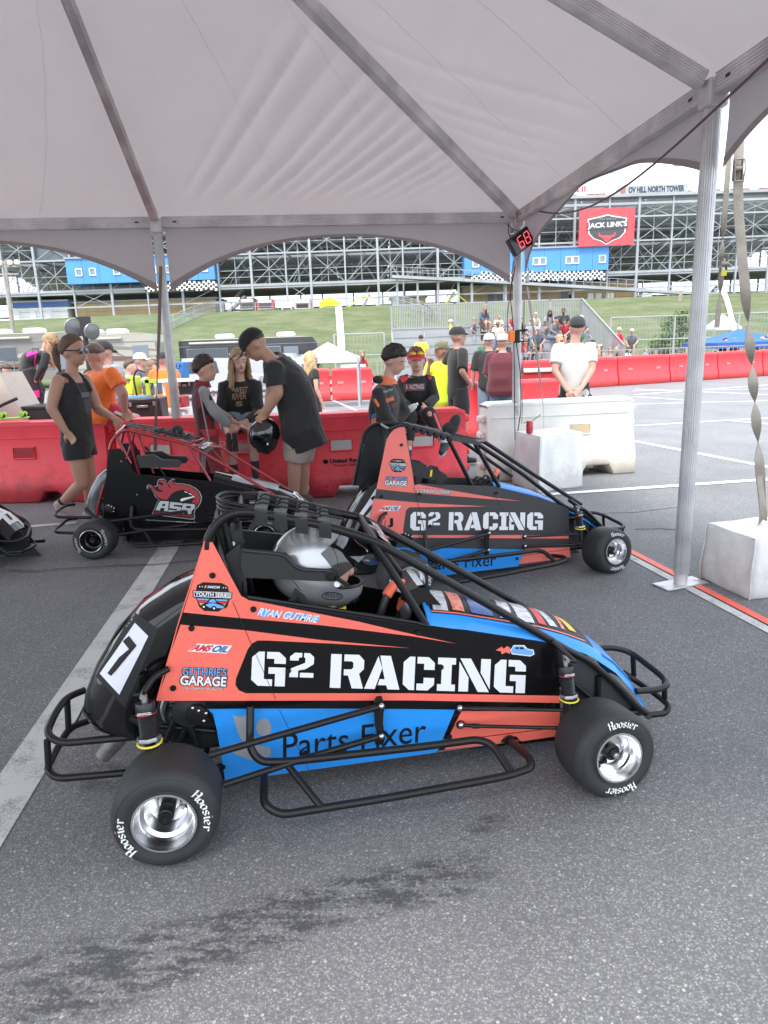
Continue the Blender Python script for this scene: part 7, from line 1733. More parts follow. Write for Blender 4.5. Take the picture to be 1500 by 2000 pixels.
 if glasses:
  g_ = MB()
  for q_ in (-1, 1): g_.ball(H + up * .008 * hs + f * .092 * hs + r_ * q_ * .032 * hs, (.008 * hs, .030 * hs, .021 * hs), 12, 8, Mh)
  go = g_.build('sunglasses', mat('mirror_blue', (.02, .05, .16), .08, coat=1), o)
  for q_ in (-1, 1): MB().bar(H + up * .014 * hs + f * .085 * hs + r_ * q_ * .058 * hs, H + up * .010 * hs + r_ * q_ * .084 * hs - f * .01, .005, .009).build('temple', DEC, go)
 return o
def printed(par_name_obj, root, obj, txt, quad, m, bold=.02, name='shirt_print', lift=.004, eye=None):
 """lettering laid on cloth: quad = bottom-left, bottom-right, top-left pixels"""
 bv = BVHTree.FromPolygons([v.co for v in obj.data.vertices], [list(p.vertices) for p in obj.data.polygons]); me = text_mesh(txt, 1, bold)
 xs = [v.co.x for v in me.vertices]; ys = [v.co.y for v in me.vertices]; x0, x1, y0, y1 = min(xs), max(xs), min(ys), max(ys); ok = True
 bl, br, tl = (V((q[0], q[1], 0)) for q in quad); O_ = CC - V(root)
 for v in me.vertices:
  u = (v.co.x - x0) / (x1 - x0); w = (v.co.y - y0) / (y1 - y0); a = bl + (br - bl) * u + (tl - bl) * w; d = ray(a.x, a.y).normalized(); h = bv.ray_cast(O_, d)
  if h[0] is None: ok = False; break
  v.co = h[0] - d * lift
 if not ok: bpy.data.meshes.remove(me); return None
 me.materials.append(m); return link(name, me, obj)
def patch_on(root, obj, quad, m, name='print_patch', nu=5, nv=5, lift=.003):
 bv = BVHTree.FromPolygons([v.co for v in obj.data.vertices], [list(p.vertices) for p in obj.data.polygons]); O_ = CC - V(root)
 P = {}; vs = []
 for i in range(nu + 1):
  for j in range(nv + 1):
   a = V((*quad[0], 0)).lerp(V((*quad[1], 0)), i / nu).lerp(V((*quad[3], 0)).lerp(V((*quad[2], 0)), i / nu), j / nv); d = ray(a.x, a.y).normalized(); h = bv.ray_cast(O_, d)
   if h[0] is not None: P[(i, j)] = len(vs); vs.append(h[0] - d * lift)
 fs = [[P[k] for k in ((i, j), (i + 1, j), (i + 1, j + 1), (i, j + 1))] for i in range(nu) for j in range(nv) if all(k in P for k in ((i, j), (i + 1, j), (i + 1, j + 1), (i, j + 1)))]
 if fs: return MB().add(vs, fs).build(name, m, obj, sharp=0)
def kid(o, n): return next((c for c in KIDS[o.name] if c.name.split('.')[0] == n), None)
def PJ(Y, d):
 out = {}
 for k, v in d.items():
  out[k] = at(v[0], v[1], Y + (v[2] if len(v) > 2 else 0)) if k != 'spine' else V(v)
 return out
# ---- walking woman in black at left
J = PJ(6.05, dict(head=(143, 687), sR=(113, 738, -.16), sL=(165, 736, .16), eR=(100, 797, -.22), wR=(128, 842, -.20), fR=(152, 868, -.2), eL=(192, 800, .2), wL=(222, 816, .05), fL=(244, 832, .0),
 hR=(146, 862, -.08), hL=(158, 860, .09), kR=(160, 945, -.10), aR=(120, 983, -.02), tR=(138, 1006, .02), kL=(176, 935, .08), aL=(176, 1003, .10), tL=(190, 1016, .1), spine=(-.0, 0, 0)))
W1 = person('woman in a black tank top and shorts with a ponytail and mirrored sunglasses, walking right', gp(150, 1014), J, V((1, -.22, -.08)), .98, 'tan', (.020, .020, .022), 0, (.018, .018, .020), .42, (.50, .42, .40), (.11, .068, .045), 'pony', tank=True, fat=1.12, glasses=True, curl=.5, pantflare=1.45, hem=.02, flare=1.0, armk=1.12, socks=(.02, .02, .02), palm=V((0, 1, 0)), hk=1.10)
sh = kid(W1, 'shirt'); pr = mat('faded_print', (.16, .16, .17), .8)
patch_on(W1.location, sh, [(158, 767), (178, 764), (180, 774), (160, 777)], pr, 'shirt_print'); patch_on(W1.location, sh, [(163, 780), (178, 778), (181, 806), (168, 808)], mat('faded_print_dark', (.07, .07, .075), .8), 'shirt_print')
for S_, a_, b_ in (('a', (118, 722), (120, 745)), ('b', (158, 722), (154, 745))):
 P0 = at(a_[0], a_[1] + 2, 6.0) - W1.location
# ---- man in orange seated on the barrier, back turned
Y = 6.95
J = PJ(Y, dict(head=(186, 697, .05), sL=(172, 738, .2), sR=(218, 728, -.12), eR=(240, 768, -.16), wR=(243, 800, -.1), fR=(250, 812, -.1), eL=(175, 780, .3), wL=(205, 800, .3), hL=(186, 812, .12), hR=(206, 812, -.05), kR=(262, 822, .1), kL=(265, 818, .35), aR=(268, 885, .5), aL=(275, 880, .6), spine=(-.04, -.0, 0)))
M1_ = person('heavyset man in an orange t-shirt and red shorts sitting on the barrier, back turned', at(200, 832, Y), J, V((.45, .9, -.45)), 1.04, 'shade', (.88, .18, .03), .5, (.50, .02, .045), .85, (.1, .1, .1), (.12, .075, .05), 'buzz', fat=1.35, armk=1.2, curl=.8, loose=.02)
b_ = kid(M1_, 'shorts'); patch_on(M1_.location, b_, [(222, 806), (226, 802), (262, 818), (260, 823)], WHT, 'side_stripe')
# ---- man in grey with black cap behind
Y = 8.6
J = PJ(Y, dict(head=(204, 687), sL=(196, 722, .1), sR=(228, 720, -.1), eR=(238, 752, -.12), wR=(236, 780, -.1), eL=(200, 755, .2), wL=(215, 775, .25), hL=(206, 792, .08), hR=(222, 792, -.08), kL=(206, 850, .1), kR=(224, 850, -.05), aL=(206, 905, .1), aR=(224, 905, -.05)))
person('man in a grey t-shirt and black cap standing behind the orange shirt', gp(214, 915), J, V((.5, .8, -.2)), 1.05, 'shade', (.25, .27, .30), .5, (.12, .12, .13), .9, hair=(.08, .06, .05), style='buzz', cap=(.02, .02, .022), fat=1.2, voxel=.013)
# ---- girl in black and pink suit bending forward on a trailer step
Y = 9.0
J = PJ(Y, dict(head=(97, 668, -.02), sL=(78, 690, .15), sR=(90, 692, -.14), eR=(84, 716, -.17), wR=(70, 743, -.12), eL=(86, 716, .2), wL=(74, 742, .2), hL=(52, 724, .09), hR=(56, 726, -.08), kL=(78, 762, .1), kR=(74, 768, -.06), aL=(72, 815, .1), aR=(62, 818, -.05), spine=(-.06, 0, .05)))
K1 = person('child in a black racing suit with pink shoulders leaning forward by the motorhomes', V((J['aR'].x, Y, J['aR'].z - .07)), J, V((.5, -.1, -.85)), .86, 'light', cloth((.018, .018, .02)), 2, (.018, .018, .02), 1.98, hair=(.33, .20, .10), style='long', suit=True, voxel=.013, headup=V((.6, 0, .7)))
sj = kid(K1, 'suit_jacket'); pk = mat('hot_pink_cloth', (.80, .02, .33), .7)
patch_on(K1.location, sj, [(52, 690), (76, 677), (78, 687), (52, 698)], pk); patch_on(K1.location, sj, [(68, 690), (71, 690), (69, 715), (66, 715)], pk)
patch_on(K1.location, kid(K1, 'trousers'), [(64, 764), (76, 762), (78, 776), (62, 778)], pk)
# ---- man in neon shirt with phone at far left
def stand(Y, px, feet_y, head_y, label, face, **kw):
 """a standing person from the place of the feet and the head in the photograph; joints follow body proportions"""
 arms = kw.pop('arms', 'down'); ang = atan2(face[1], face[0]); lean = kw.pop('lean', 0.0); zfeet = kw.pop('z', None); gx = kw.pop('gx', None)
 base = at(px, feet_y, Y);
 if zfeet is None: base = V((base.x, Y, 0)) if feet_y is None else V((base.x, Y, base.z))
 else: base = V((at(px, head_y, Y).x, Y, zfeet))
 top = at(px, head_y, Y); Hh = top.z - base.z; s = Hh / 1.72
 fx = V((cos(ang), sin(ang), 0)); lx = V((-sin(ang), cos(ang), 0))   # forward, left
 P = lambda f_, l_, z_: base + fx * f_ * s + lx * l_ * s + V((0, 0, z_ * s)) + fx * lean * z_ * s
 J = dict(head=P(.01, 0, 1.605), sL=P(0, .19, 1.42), sR=P(0, -.19, 1.42), hL=P(0, .09, .93), hR=P(0, -.09, .93), kL=P(.03, .10, .50), kR=P(.03, -.11, .50), aL=P(-.0, .11, .09), aR=P(0, -.12, .09), tL=P(.17, .13, .035), tR=P(.17, -.14, .035))
 A = dict(down=((-.02, .25, 1.13), (.06, .27, .88)), hips=((-.08, .36, 1.18), (.08, .19, 1.04)), phone=((.04, .23, 1.13), (.27, .07, 1.22)), crossed=((.05, .24, 1.15), (.17, -.02, 1.16)), behind=((-.06, .30, 1.14), (-.17, .05, .93)), chin=((.10, .20, 1.14), (.20, .08, 1.42)), front=((.02, .25, 1.14), (.20, .06, .98)))
 aL_ = arms if isinstance(arms, str) else arms[0]; aR_ = arms if isinstance(arms, str) else arms[1]
 e, w = A[aL_]; J['eL'] = P(*e); J['wL'] = P(*w); e, w = A[aR_]; J['eR'] = P(e[0], -e[1], e[2]); J['wR'] = P(w[0], -w[1], w[2])
 kw.setdefault('voxel', .014); kw.setdefault('detail', False)
 return person(label, base, J, V(kw.pop('look', face)) if True else None, s, **kw)
NEON = mat('neon_yellow_cloth', (.72, .95, .04), .8, sheen=.1)
stand(12.5, 30, 835, 714, 'man in a neon yellow t-shirt looking at his phone at the far left', (.8, -.4, 0), skin='shade', top=NEON, sleeve=.5, bottom=(.06, .06, .07), leg=1.9, hair=(.07, .05, .04), style='short', arms='phone', look=V((.6, -.5, -.55)))
stand(11.5, 272, 846, 690, 'man in a white cap and grey shirt facing right among the equipment', (1, -.1, 0), skin='shade', top=(.13, .14, .16), sleeve=.5, bottom=(.2, .2, .21), leg=.9, cap=(.62, .63, .64), hair=(.1, .07, .05), style='buzz', arms='front', z=-.28)
def sit(Y, px, head_y, hh, label, face, z=None, **kw):
 """seated person: hh = full standing height; the seat is found from the head"""
 ang = atan2(face[1], face[0]); s = hh / 1.72; top = at(px, head_y, Y); base = V((top.x, Y, top.z - .87 * s))   # seat level
 fx = V((cos(ang), sin(ang), 0)); lx = V((-sin(ang), cos(ang), 0)); lean = kw.pop('lean', .06); arms = kw.pop('arms', 'lap')
 P = lambda f_, l_, z_: base + fx * (f_ + lean * max(0, z_) * 1.2) * s + lx * l_ * s + V((0, 0, z_ * s))
 J = dict(head=P(.03, 0, .76), sL=P(0, .18, .57), sR=P(0, -.18, .57), hL=P(0, .09, .10), hR=P(0, -.09, .10), kL=P(.44, .13, .10), kR=P(.44, -.13, .10), aL=P(.42, .13, -.33), aR=P(.42, -.13, -.33), tL=P(.58, .14, -.38), tR=P(.58, -.14, -.38))
 if arms == 'lap': J.update(eL=P(.10, .23, .32), eR=P(.10, -.23, .32), wL=P(.32, .07, .20), wR=P(.32, -.07, .20))
 elif arms == 'chin': J.update(eL=P(.22, .16, .28), eR=P(.10, -.23, .32), wL=P(.20, .06, .56), wR=P(.30, -.07, .20))
 elif arms == 'knees': J.update(eL=P(.12, .25, .34), eR=P(.12, -.25, .34), wL=P(.38, .14, .20), wR=P(.38, -.14, .20))
 kw.setdefault('voxel', .015); kw.setdefault('detail', False)
 return person(label, base, J, V(kw.pop('look', face)), s, **kw)
sit(10.8, 246, 707, 1.3, 'boy in white and neon trousers sitting among the equipment at left', (1, -.1, 0), skin='light', top=(.6, .62, .65), sleeve=.5, bottom=mat('neon_print', (.6, .7, .05), .8, var=.4, vscale=8), leg=1.9, hair=(.10, .065, .045), style='short')
sit(11.2, 286, 706, 1.6, 'woman in white with long brown hair sitting among the equipment', (.9, -.3, 0), skin='light', top=(.6, .6, .61), sleeve=.5, bottom=(.1, .1, .12), leg=.6, hair=(.18, .11, .07), style='long')
stand(10.5, 316, 860, 688, 'man in a loose orange t-shirt and dark cap standing with his back turned', (.2, 1, 0), skin='shade', top=(.88, .18, .02), sleeve=.6, bottom=(.25, .22, .19), leg=.9, cap=(.03, .03, .035), fat=1.15, z=-.2)
# ---- boy in grey and dark red suit
Y = 6.22
J = PJ(Y, dict(head=(401, 722), sL=(388, 757, .15), sR=(398, 764, -.15), eR=(420, 806, -.17), wR=(447, 830, -.10), fR=(466, 838, -.06), eL=(418, 800, .17), wL=(452, 820, .08), fL=(468, 832, .04), hL=(402, 858, .08), hR=(408, 858, -.08), kL=(404, 908, .1), kR=(424, 908, -.08), aL=(400, 962, .1), aR=(432, 958, -.08), tR=(450, 968, -.1)))
red_s = cloth((.20, .022, .03)); gr_s = cloth((.26, .255, .25))
BB = person('boy in a grey and dark red racing suit standing before the seated girl', V((gp(412, 975).x, Y, 0)), J, V((1, -.18, 0)), .80, 'light', cloth((.06, .012, .016), 'dark_red_black_cloth'), 2, red_s, 1.98, (.04, .04, .04), (.045, .026, .018), 'mop', suit=True, sleeve_m=gr_s, curl=1.0, hk=1.12)
for q_ in ((398, 846), ): pass
b_ = MB(); hc_ = (J['hL'] + J['hR']) / 2 - BB.location + V((0, 0, .06)); b_.rings([ellring(hc_ + V((0, 0, z)), norm(J['hR'] - J['hL']), V((1, 0, 0)), .150, .118) for z in (-.03, .03)]); b_.build('belt', mat('bright_red_belt', (.45, .02, .03), .7), BB)
sl_ = kid(BB, 'sleeves'); patch_on(BB.location, sl_, [(409, 771), (421, 770), (421, 781), (409, 782)], DEC, 'sleeve_badge'); sj = kid(BB, 'suit_jacket'); patch_on(BB.location, sj, [(386, 762), (398, 758), (396, 790), (386, 800)], red_s, 'red_panel'); patch_on(BB.location, sj, [(398, 812), (412, 810), (414, 836), (402, 840)], red_s, 'red_panel')
patch_on(BB.location, kid(BB, 'trousers'), [(393, 870), (402, 870), (402, 950), (394, 950)], gr_s, 'grey_side_panel', 3, 8)
nb_ = ((J['sL'] + J['sR']) / 2).lerp(J['head'], .32) - BB.location; MB().rings([ellring(nb_ + V((0, 0, -.04)), V((1, 0, 0)), V((0, 1, 0)), .075, .070), ellring(nb_ + V((0, 0, .02)), V((1, 0, -.2)), V((0, 1, 0)), .060, .056)], caps=False).build('collar', red_s, BB, sharp=0)
MB().bar(J['sR'] - BB.location + V((-.02, -.07, 0)), J['sR'] - BB.location + V((.02, -.06, -.42)), .012, .004).build('hanging_tab', gr_s, BB)
# gloves in his hand
gl = empty('glove_pair', at(452, 862, Y - .1), 0, 'pair of dark racing gloves hanging from the boy in grey', 'gloves')
for k, dx in enumerate((-.03, .04)):
 m = MB(); gl.scale = (.72,) * 3; c_ = V((dx, .02 * k, 0)); m.ball(c_, (.04, .025, .06), 10, 8); m.ball(c_ + V((0, 0, .07)), (.035, .025, .04), 10, 8)
 for j in range(4): m.tube([c_ + V((-.025 + .017 * j, 0, -.04)), c_ + V((-.03 + .02 * j, -.01, -.10)), c_ + V((-.03 + .02 * j, .0, -.13))], .009, 6)
 put(evalmesh(m, .008, 1), 'glove', cloth((.035, .02, .022)), gl)
# ---- seated girl with long fair hair
Y = 6.72
J = PJ(Y, dict(head=(467, 706), sL=(499, 747, .0), sR=(438, 750, .0), eR=(430, 808, -.12), wR=(460, 826, -.28), fR=(472, 838, -.34), eL=(505, 806, -.12), wL=(482, 822, -.28), fL=(474, 838, -.34), hL=(486, 822, .04), hR=(450, 824, .04), kL=(494, 845, -.36), kR=(452, 850, -.36), aL=(498, 908, -.34), aR=(456, 915, -.34), tL=(500, 930, -.42), tR=(452, 938, -.42)))
GG = person('girl with long wavy fair hair in a black hoodie sitting on the red barrier', at(468, 828, Y), J, V((.38, -.92, -.08)), .96, 'pale', (.025, .025, .028), 2, (.30, .36, .44), .35, (.03, .03, .032), (.36, .24, .13), 'long', curl=.9, socks=(.03, .03, .03), fat=1.05, voxel=.010)
hj = kid(GG, 'shirt'); pgold = mat('tan_print', (.42, .27, .17), .8)
printed(GG, GG.location, hj, 'WEST', [(457, 768), (484, 766), (457, 757)], pgold); printed(GG, GG.location, hj, 'RIVER', [(453, 782), (481, 779), (454, 769)], pgold); printed(GG, GG.location, hj, 'S', [(460, 794), (474, 793), (460, 784)], pgold, .04)
# ---- tall man in a black t-shirt and cap, bending over, holding a helmet
Y = 6.15
J = PJ(Y, dict(head=(497, 674, -.02), sR=(535, 718, -.19), sL=(540, 700, .16), eR=(541, 768, -.22), wR=(520, 803, -.20), fR=(510, 818, -.2), eL=(530, 770, .16), wL=(524, 800, -.02), fL=(512, 816, -.06), hR=(586, 838, -.09), hL=(590, 838, .10), kR=(575, 905, -.08), kL=(592, 905, .12), aR=(574, 975, -.06), aL=(592, 968, .14), tR=(548, 988, -.1), tL=(566, 980, .14), spine=(.05, 0, .03)))
T1 = person('tall man in a black t-shirt, black cap and khaki shorts bending over the children', V((gp(585, 985).x, Y, 0)), J, V((-.72, -.12, -.68)), 1.10, 'dark' if False else 'tan', (.024, .024, .026), .55, (.42, .36, .31), .93, (.1, .09, .08), (.05, .035, .03), 'buzz', cap=(.012, .012, .014), fat=1.25, armk=1.28, curl=1.2, headup=V((-.35, 0, .95)), pantflare=1.35, hem=.16, flare=1.2, loose=.036)
shb = kid(T1, 'shirt'); pg = mat('grey_back_print', (.10, .10, .105), .8)
for k in range(9):
 x_ = 562 + k * 4.2; y_ = 683 + k * 7.0
 patch_on(T1.location, shb, [(x_, y_), (x_ + 6, y_ + 1), (x_ + 8, y_ + 5), (x_ + 2, y_ + 5)], pg, 'back_print', 2, 2)
patch_on(T1.location, kid(T1, 'shorts'), [(561, 878), (590, 875), (590, 877), (561, 880)], mat('khaki_seam', (.25, .21, .18), .8), 'pocket_seam', 6, 1)
# black helmet held by the strap
hp = at(516, 848, Y - .16)
bh = helmet(None, hp, (radians(-8), radians(60), radians(200)), mat('gloss_black_helmet', (.008, .008, .009), .08, coat=1), 10, scale=.98)
tag(bh, 'glossy black helmet hanging from the hand of the bending man', 'helmet')
for c_ in list(KIDS[bh.name]):
 if c_.name.split('.')[0] in ('face', 'nose', 'eye'): KIDS[bh.name].remove(c_); bpy.data.objects.remove(c_)
# ---- woman with fair hair in black behind him
stand(9.6, 606, 880, 690, 'fair haired woman in a black dress and cap standing beyond the bending man', (1, .5, 0), skin='light', top=(.02, .02, .022), sleeve=.3, bottom=(.02, .02, .022), leg=.9, hair=(.50, .35, .18), style='long', cap=(.6, .6, .6), z=0.0, look=V((1, .3, 0)))
# ---- boy in black and orange suit
Y = 5.95
J = PJ(Y, dict(head=(770, 704), sR=(738, 763, -.16), sL=(764, 753, .16), eR=(750, 812, -.24), wR=(778, 838, -.14), fR=(794, 830, -.05), eL=(788, 806, .12), wL=(768, 828, .0), fL=(752, 834, -.05), hR=(740, 862, -.08), hL=(760, 860, .09), kR=(746, 930, -.08), kL=(766, 925, .1), aR=(744, 1000, -.06), aL=(764, 995, .1)))
blk_s = cloth((.020, .020, .022)); org_s = mat('orange_cloth', (.85, .19, .08), .8)
BO = person('dark haired boy in a black and orange racing suit, arms folded, behind the second car', V((gp(752, 1010).x, Y, 0)), J, V((.93, -.42, -.42)), .93, 'light', blk_s, 2, blk_s, 1.98, (.1, .1, .1), (.022, .016, .014), 'mop', suit=True, curl=.5, loose=.022, voxel=.010, hk=1.10)
sj = kid(BO, 'suit_jacket'); L0 = BO.location
nb_ = ((J['sL'] + J['sR']) / 2).lerp(J['head'], .30) - L0; MB().rings([ellring(nb_ + V((0, 0, -.035)), V((1, 0, 0)), V((0, 1, 0)), .085, .080), ellring(nb_ + V((0, 0, .022)), V((1, 0, -.3)), V((0, 1, 0)), .070, .066)], caps=False).build('orange_collar', org_s, BO, sharp=0)
hd_ = MB();
for k in range(7): c_ = nb_ + V((-.085 + .01 * (k % 3), .07 - .023 * k, .01 - .012 * (k % 2))); hd_.ball(c_, (.045, .032, .030), 10, 7)
put(evalmesh(hd_, .010, 3, wr=.004), 'hood', blk_s, BO)
for q_, m_ in (([(735, 735), (747, 733), (752, 742), (736, 745)], org_s), ([(747, 742), (763, 738), (768, 748), (756, 752)], org_s), ([(729, 780), (734, 778), (742, 792), (738, 796)], org_s), ([(716, 815), (734, 806), (736, 814), (717, 826)], mat('blue_cloth', (.04, .17, .45), .8)), ([(722, 822), (735, 814), (735, 826), (722, 830)], org_s)): patch_on(L0, sj, q_, m_, 'suit_panel', 4, 4)
printed(BO, L0, sj, 'GARAGE', [(755, 787), (770, 781), (753, 779)], org_s, .04); printed(BO, L0, sj, 'Parts Fixer', [(750, 768), (768, 762), (749, 763)], mat('pale_text', (.4, .42, .45), .7), .01); patch_on(L0, sj, [(764, 790), (776, 785), (777, 792), (766, 797)], mat('maroon_patch', (.16, .03, .03), .7), 'badge');
# ---- boy in red cap and sunglasses seated on the barrier
Y = 6.68
J = PJ(Y, dict(head=(813, 704), sL=(840, 738, 0), sR=(788, 739, 0), eR=(776, 776, -.14), wR=(798, 794, -.30), fR=(810, 798, -.36), eL=(850, 778, -.1), wL=(832, 795, -.28), fL=(820, 800, -.36), hL=(830, 812, .05), hR=(800, 812, .05), kL=(838, 808, -.36), kR=(800, 815, -.36), aL=(868, 866, -.42), aR=(796, 880, -.40), tL=(862, 884, -.52), tR=(796, 900, -.5)))
BR = person('boy in a red cap and black racing suit with red shoulders sitting on the barrier', at(815, 816, Y), J, V((.02, -1, -.03)), .86, 'light', blk_s, 2, blk_s, 1.75, (.03, .03, .03), (.10, .06, .04), 'short', cap=(.55, .02, .04), suit=True, curl=.9, voxel=.010, socks=(.6, .6, .6), hk=1.14)
sj = kid(BR, 'suit_jacket'); L0 = BR.location
for q_ in ([(778, 735), (792, 727), (798, 740), (786, 748)], [(832, 730), (838, 723), (848, 732), (840, 743)]): patch_on(L0, sj, q_, RDV, 'shoulder_patch', 4, 4)
patch_on(L0, sj, [(789, 750), (830, 748), (830, 763), (791, 764)], mat('dull_red_band', (.20, .05, .06), .7), 'chest_band', 8, 3); printed(BR, L0, sj, 'RACING', [(793, 761), (828, 760), (793, 751)], mat('pale_text', (.4, .42, .45), .7), .05)
patch_on(L0, sj, [(796, 730), (808, 730), (808, 737), (797, 738)], mat('pale_text', (.4, .42, .45), .7), 'badge', 2, 2); patch_on(L0, sj, [(817, 730), (825, 730), (825, 735), (817, 736)], LBL, 'badge', 2, 2)
g_ = MB(); Hc = J['head'] - L0
for q_ in (-1, 1): g_.ball(Hc + V((q_ * .032, -.098, .062)), (.030, .012, .018), 12, 8)
g_.build('goggles', mat('mirror_yellow', (.75, .55, .05), .15, .5), BR); put_text('cap_letter', 'A', DEC, BR, [Hc + V((-.012, -.118, .068)), Hc + V((.012, -.118, .068)), Hc + V((-.012, -.112, .094))], bold=.06)
o = empty('drink_bottle', at(806, 796, Y - .40), 0, 'small white bottle held by the seated boy in the red cap', 'bottle'); MB().lathe([(0, -.05), (.026, -.048), (.028, 0), (.024, .03), (.012, .045), (.012, .06), (0, .06)], (0, 0, 0), (.5, -.2, .4), 14).build('body', WHT, o)
for q0, q1 in (((838, 812), (862, 852)),): patch_on(L0, kid(BR, 'trousers'), [(846, 808), (850, 806), (868, 850), (863, 852)], RDV, 'leg_stripe', 2, 8)
# ---- adults beyond the barrier
stand(8.6, 861, 905, 668, 'bearded man in a neon yellow shirt and camouflage cap holding a phone up', (-.5, -.75, 0), skin='shade', top=NEON, sleeve=.6, bottom=(.30, .25, .18), leg=.95, hair=(.12, .07, .05), style='buzz', cap=(.14, .14, .07), fat=1.3, arms=('down', 'chin'), z=-.05, voxel=.012, look=V((-.75, -.5, .1)))
stand(8.3, 893, 925, 639, 'man in a black t-shirt, black shorts and black cap with hands on hips', (.95, .25, 0), skin='shade', top=(.022, .023, .027), sleeve=.7, bottom=(.025, .026, .03), leg=.85, hair=(.45, .43, .41), style='buzz', cap=(.02, .02, .024), arms='hips', z=0.02, voxel=.012, fat=1.05)
stand(10.2, 955, 890, 652, 'man in a black shirt with red marks half hidden by the maroon shirt', (.25, 1, 0), skin='shade', top=(.025, .025, .028), sleeve=.7, bottom=(.16, .20, .28), leg=1.9, hair=(.2, .15, .12), style='buzz', cap=(.55, .56, .57), z=0, fat=1.1)
stand(9.2, 982, 900, 652, 'heavy man in a maroon shirt, jeans and pale cap beside the middle pole', (.45, 1, 0), skin='shade', top=(.115, .020, .032), sleeve=.8, bottom=(.13, .20, .32), leg=1.9, hair=(.2, .17, .15), style='buzz', cap=(.42, .42, .42), fat=1.45, z=0, voxel=.012, arms='front')
# man in the white t-shirt, hands clasped behind his back
Y = 7.9
J = PJ(Y, dict(head=(1127, 640), sL=(1088, 678, 0), sR=(1156, 676, 0), eL=(1084, 724, -.08), wL=(1108, 762, -.20), fL=(1124, 778, -.22), eR=(1156, 722, -.08), wR=(1134, 760, -.20), fR=(1116, 778, -.24), hL=(1106, 778, 0), hR=(1138, 777, 0), kL=(1104, 845, 0), kR=(1140, 845, 0), aL=(1104, 912, 0), aR=(1140, 912, 0), tL=(1102, 918, .15), tR=(1142, 918, .15)))
WM = person('man in a white t-shirt and black cap seen from behind, hands clasped behind him', V((J['aL'].x, Y, 0)), J, V((.05, 1, 0)), 1.0, 'shade', (.50, .485, .46), .52, (.02, .02, .022), 1.9, hair=(.03, .025, .02), style='buzz', cap=(.03, .032, .038), loose=.012, fat=1.05, curl=.8, voxel=.010)
# ---- people on and around the stand, far off
def far_person(px, yh, yf, Y, label, face, **kw): return stand(Y, px, yf, yh, label, face, **kw)
far_person(768, 630, 652, 33, 'girl in a pale top looking at her phone at the left end of the rail', (1, -.4, 0), skin='light', top=(.5, .46, .45), bottom=(.22, .30, .42), leg=1.9, hair=(.2, .1, .06), style='long', arms='phone', z=1.1)
far_person(880, 624, 660, 31, 'person in a neon yellow shirt standing at the rail of the stand', (1, -.2, 0), skin='shade', top=NEON, bottom=(.25, .26, .27), leg=.8, hair=(.2, .18, .16), style='buzz', cap=(.5, .5, .48), arms='phone', z=.95)
far_person(926, 620, 680, 30, 'man in a dark grey t-shirt and shorts on the stand, hands on hips', (1, -.3, 0), skin='shade', top=(.10, .11, .13), bottom=(.25, .27, .28), leg=.9, hair=(.1, .1, .1), style='buzz', cap=(.2, .2, .2), arms='hips', z=.95)
far_person(943, 624, 680, 30, 'woman in a black t-shirt and black shorts on the stand beside the grey man', (1, -.5, 0), skin='tan', top=(.03, .03, .035), bottom=(.02, .02, .02), leg=.4, hair=(.06, .03, .02), style='long', arms='crossed', z=.95)
far_person(822, 655, 700, 27, 'marshal in a neon yellow vest seen behind the seated boy', (.3, .9, 0), skin='shade', top=NEON, bottom=(.06, .06, .07), leg=1.9, cap=(.02, .02, .02), hair=(.03, .03, .03), style='buzz', z=0)
far_person(1158, 664, 735, 26.5, 'spectator in black standing at the right end of the stand, back turned', (-.3, 1, 0), skin='shade', top=(.03, .03, .03), bottom=(.25, .25, .25), leg=.8, hair=(.04, .03, .03), style='buzz', z=0)
# ------------------------------------------------------------ low spectator stand with its crowd
YB0 = 26.5
x0, x1 = at(768, 700, 30).x, at(1178, 690, 28).x
bl_ = empty('spectator_stand', ((x0 + x1) / 2, 28.5, 0), 0, 'low aluminium spectator stand full of people behind the far red barriers', 'spectator stand'); O = bl_.location
bleach = mat('bleacher_aluminium', (.33, .34, .35), .45, .4, var=.08, vscale=1)
rows_ = [(26.2 + k * .95, .38 + k * .36) for k in range(6)]
nb = 6; Ls = (x1 - x0) / nb
for k, (y, z) in enumerate(rows_):
 for j in range(nb):
  xa = x0 + j * Ls
  MB().box(V((xa + Ls / 2, y, z)) - O, (Ls - .04, .30, .05)).build('seat_plank', bleach, bl_); MB().box(V((xa + Ls / 2, y - .42, z - .34)) - O, (Ls - .04, .42, .04)).build('foot_plank', bleach, bl_); MB().box(V((xa + Ls / 2, y - .10, z - .18)) - O, (Ls - .04, .02, .28)).build('riser', bleach, bl_)
for j in range(nb + 1):
 xa = x0 + j * Ls; MB().bar(V((xa, 25.7, 0)) - O, V((xa, 31.2, 2.1)) - O, .08, .1).build('stringer', bleach, bl_)
 MB().bar(V((xa, 31.2, 0)) - O, V((xa, 31.2, 3.2)) - O, .06).build('rear_post', bleach, bl_)
n = 110
pm = MB().box((0, 0, 0), (.03, .03, 1.15)).mesh('guard_bar'); pm.materials.append(bleach)
for k in range(n):
 xx = x0 + (x1 - x0) * (k + .5) / n; o = link('guard_bar', pm, bl_); o.location = V((xx, 31.2, 2.60)) - O
for z in (2.03, 3.18): MB().bar(V((x0, 31.2, z)) - O, V((x1, 31.2, z)) - O, .06).build('guard_rail', bleach, bl_)
m = MB()
for k in range(32):
 t = (k + .5) / 32; y = 31.2 - 5.6 * t; z = 2.0 - 2.0 * t; MB().box(V((x1, y, z + .62)) - O, (.03, .045, 1.15)).build('guard_bar', bleach, bl_)
for dz in (.05, 1.2): MB().bar(V((x1, 31.2, 2.0 + dz)) - O, V((x1, 25.6, .0 + dz)) - O, .05).build('guard_rail', bleach, bl_)
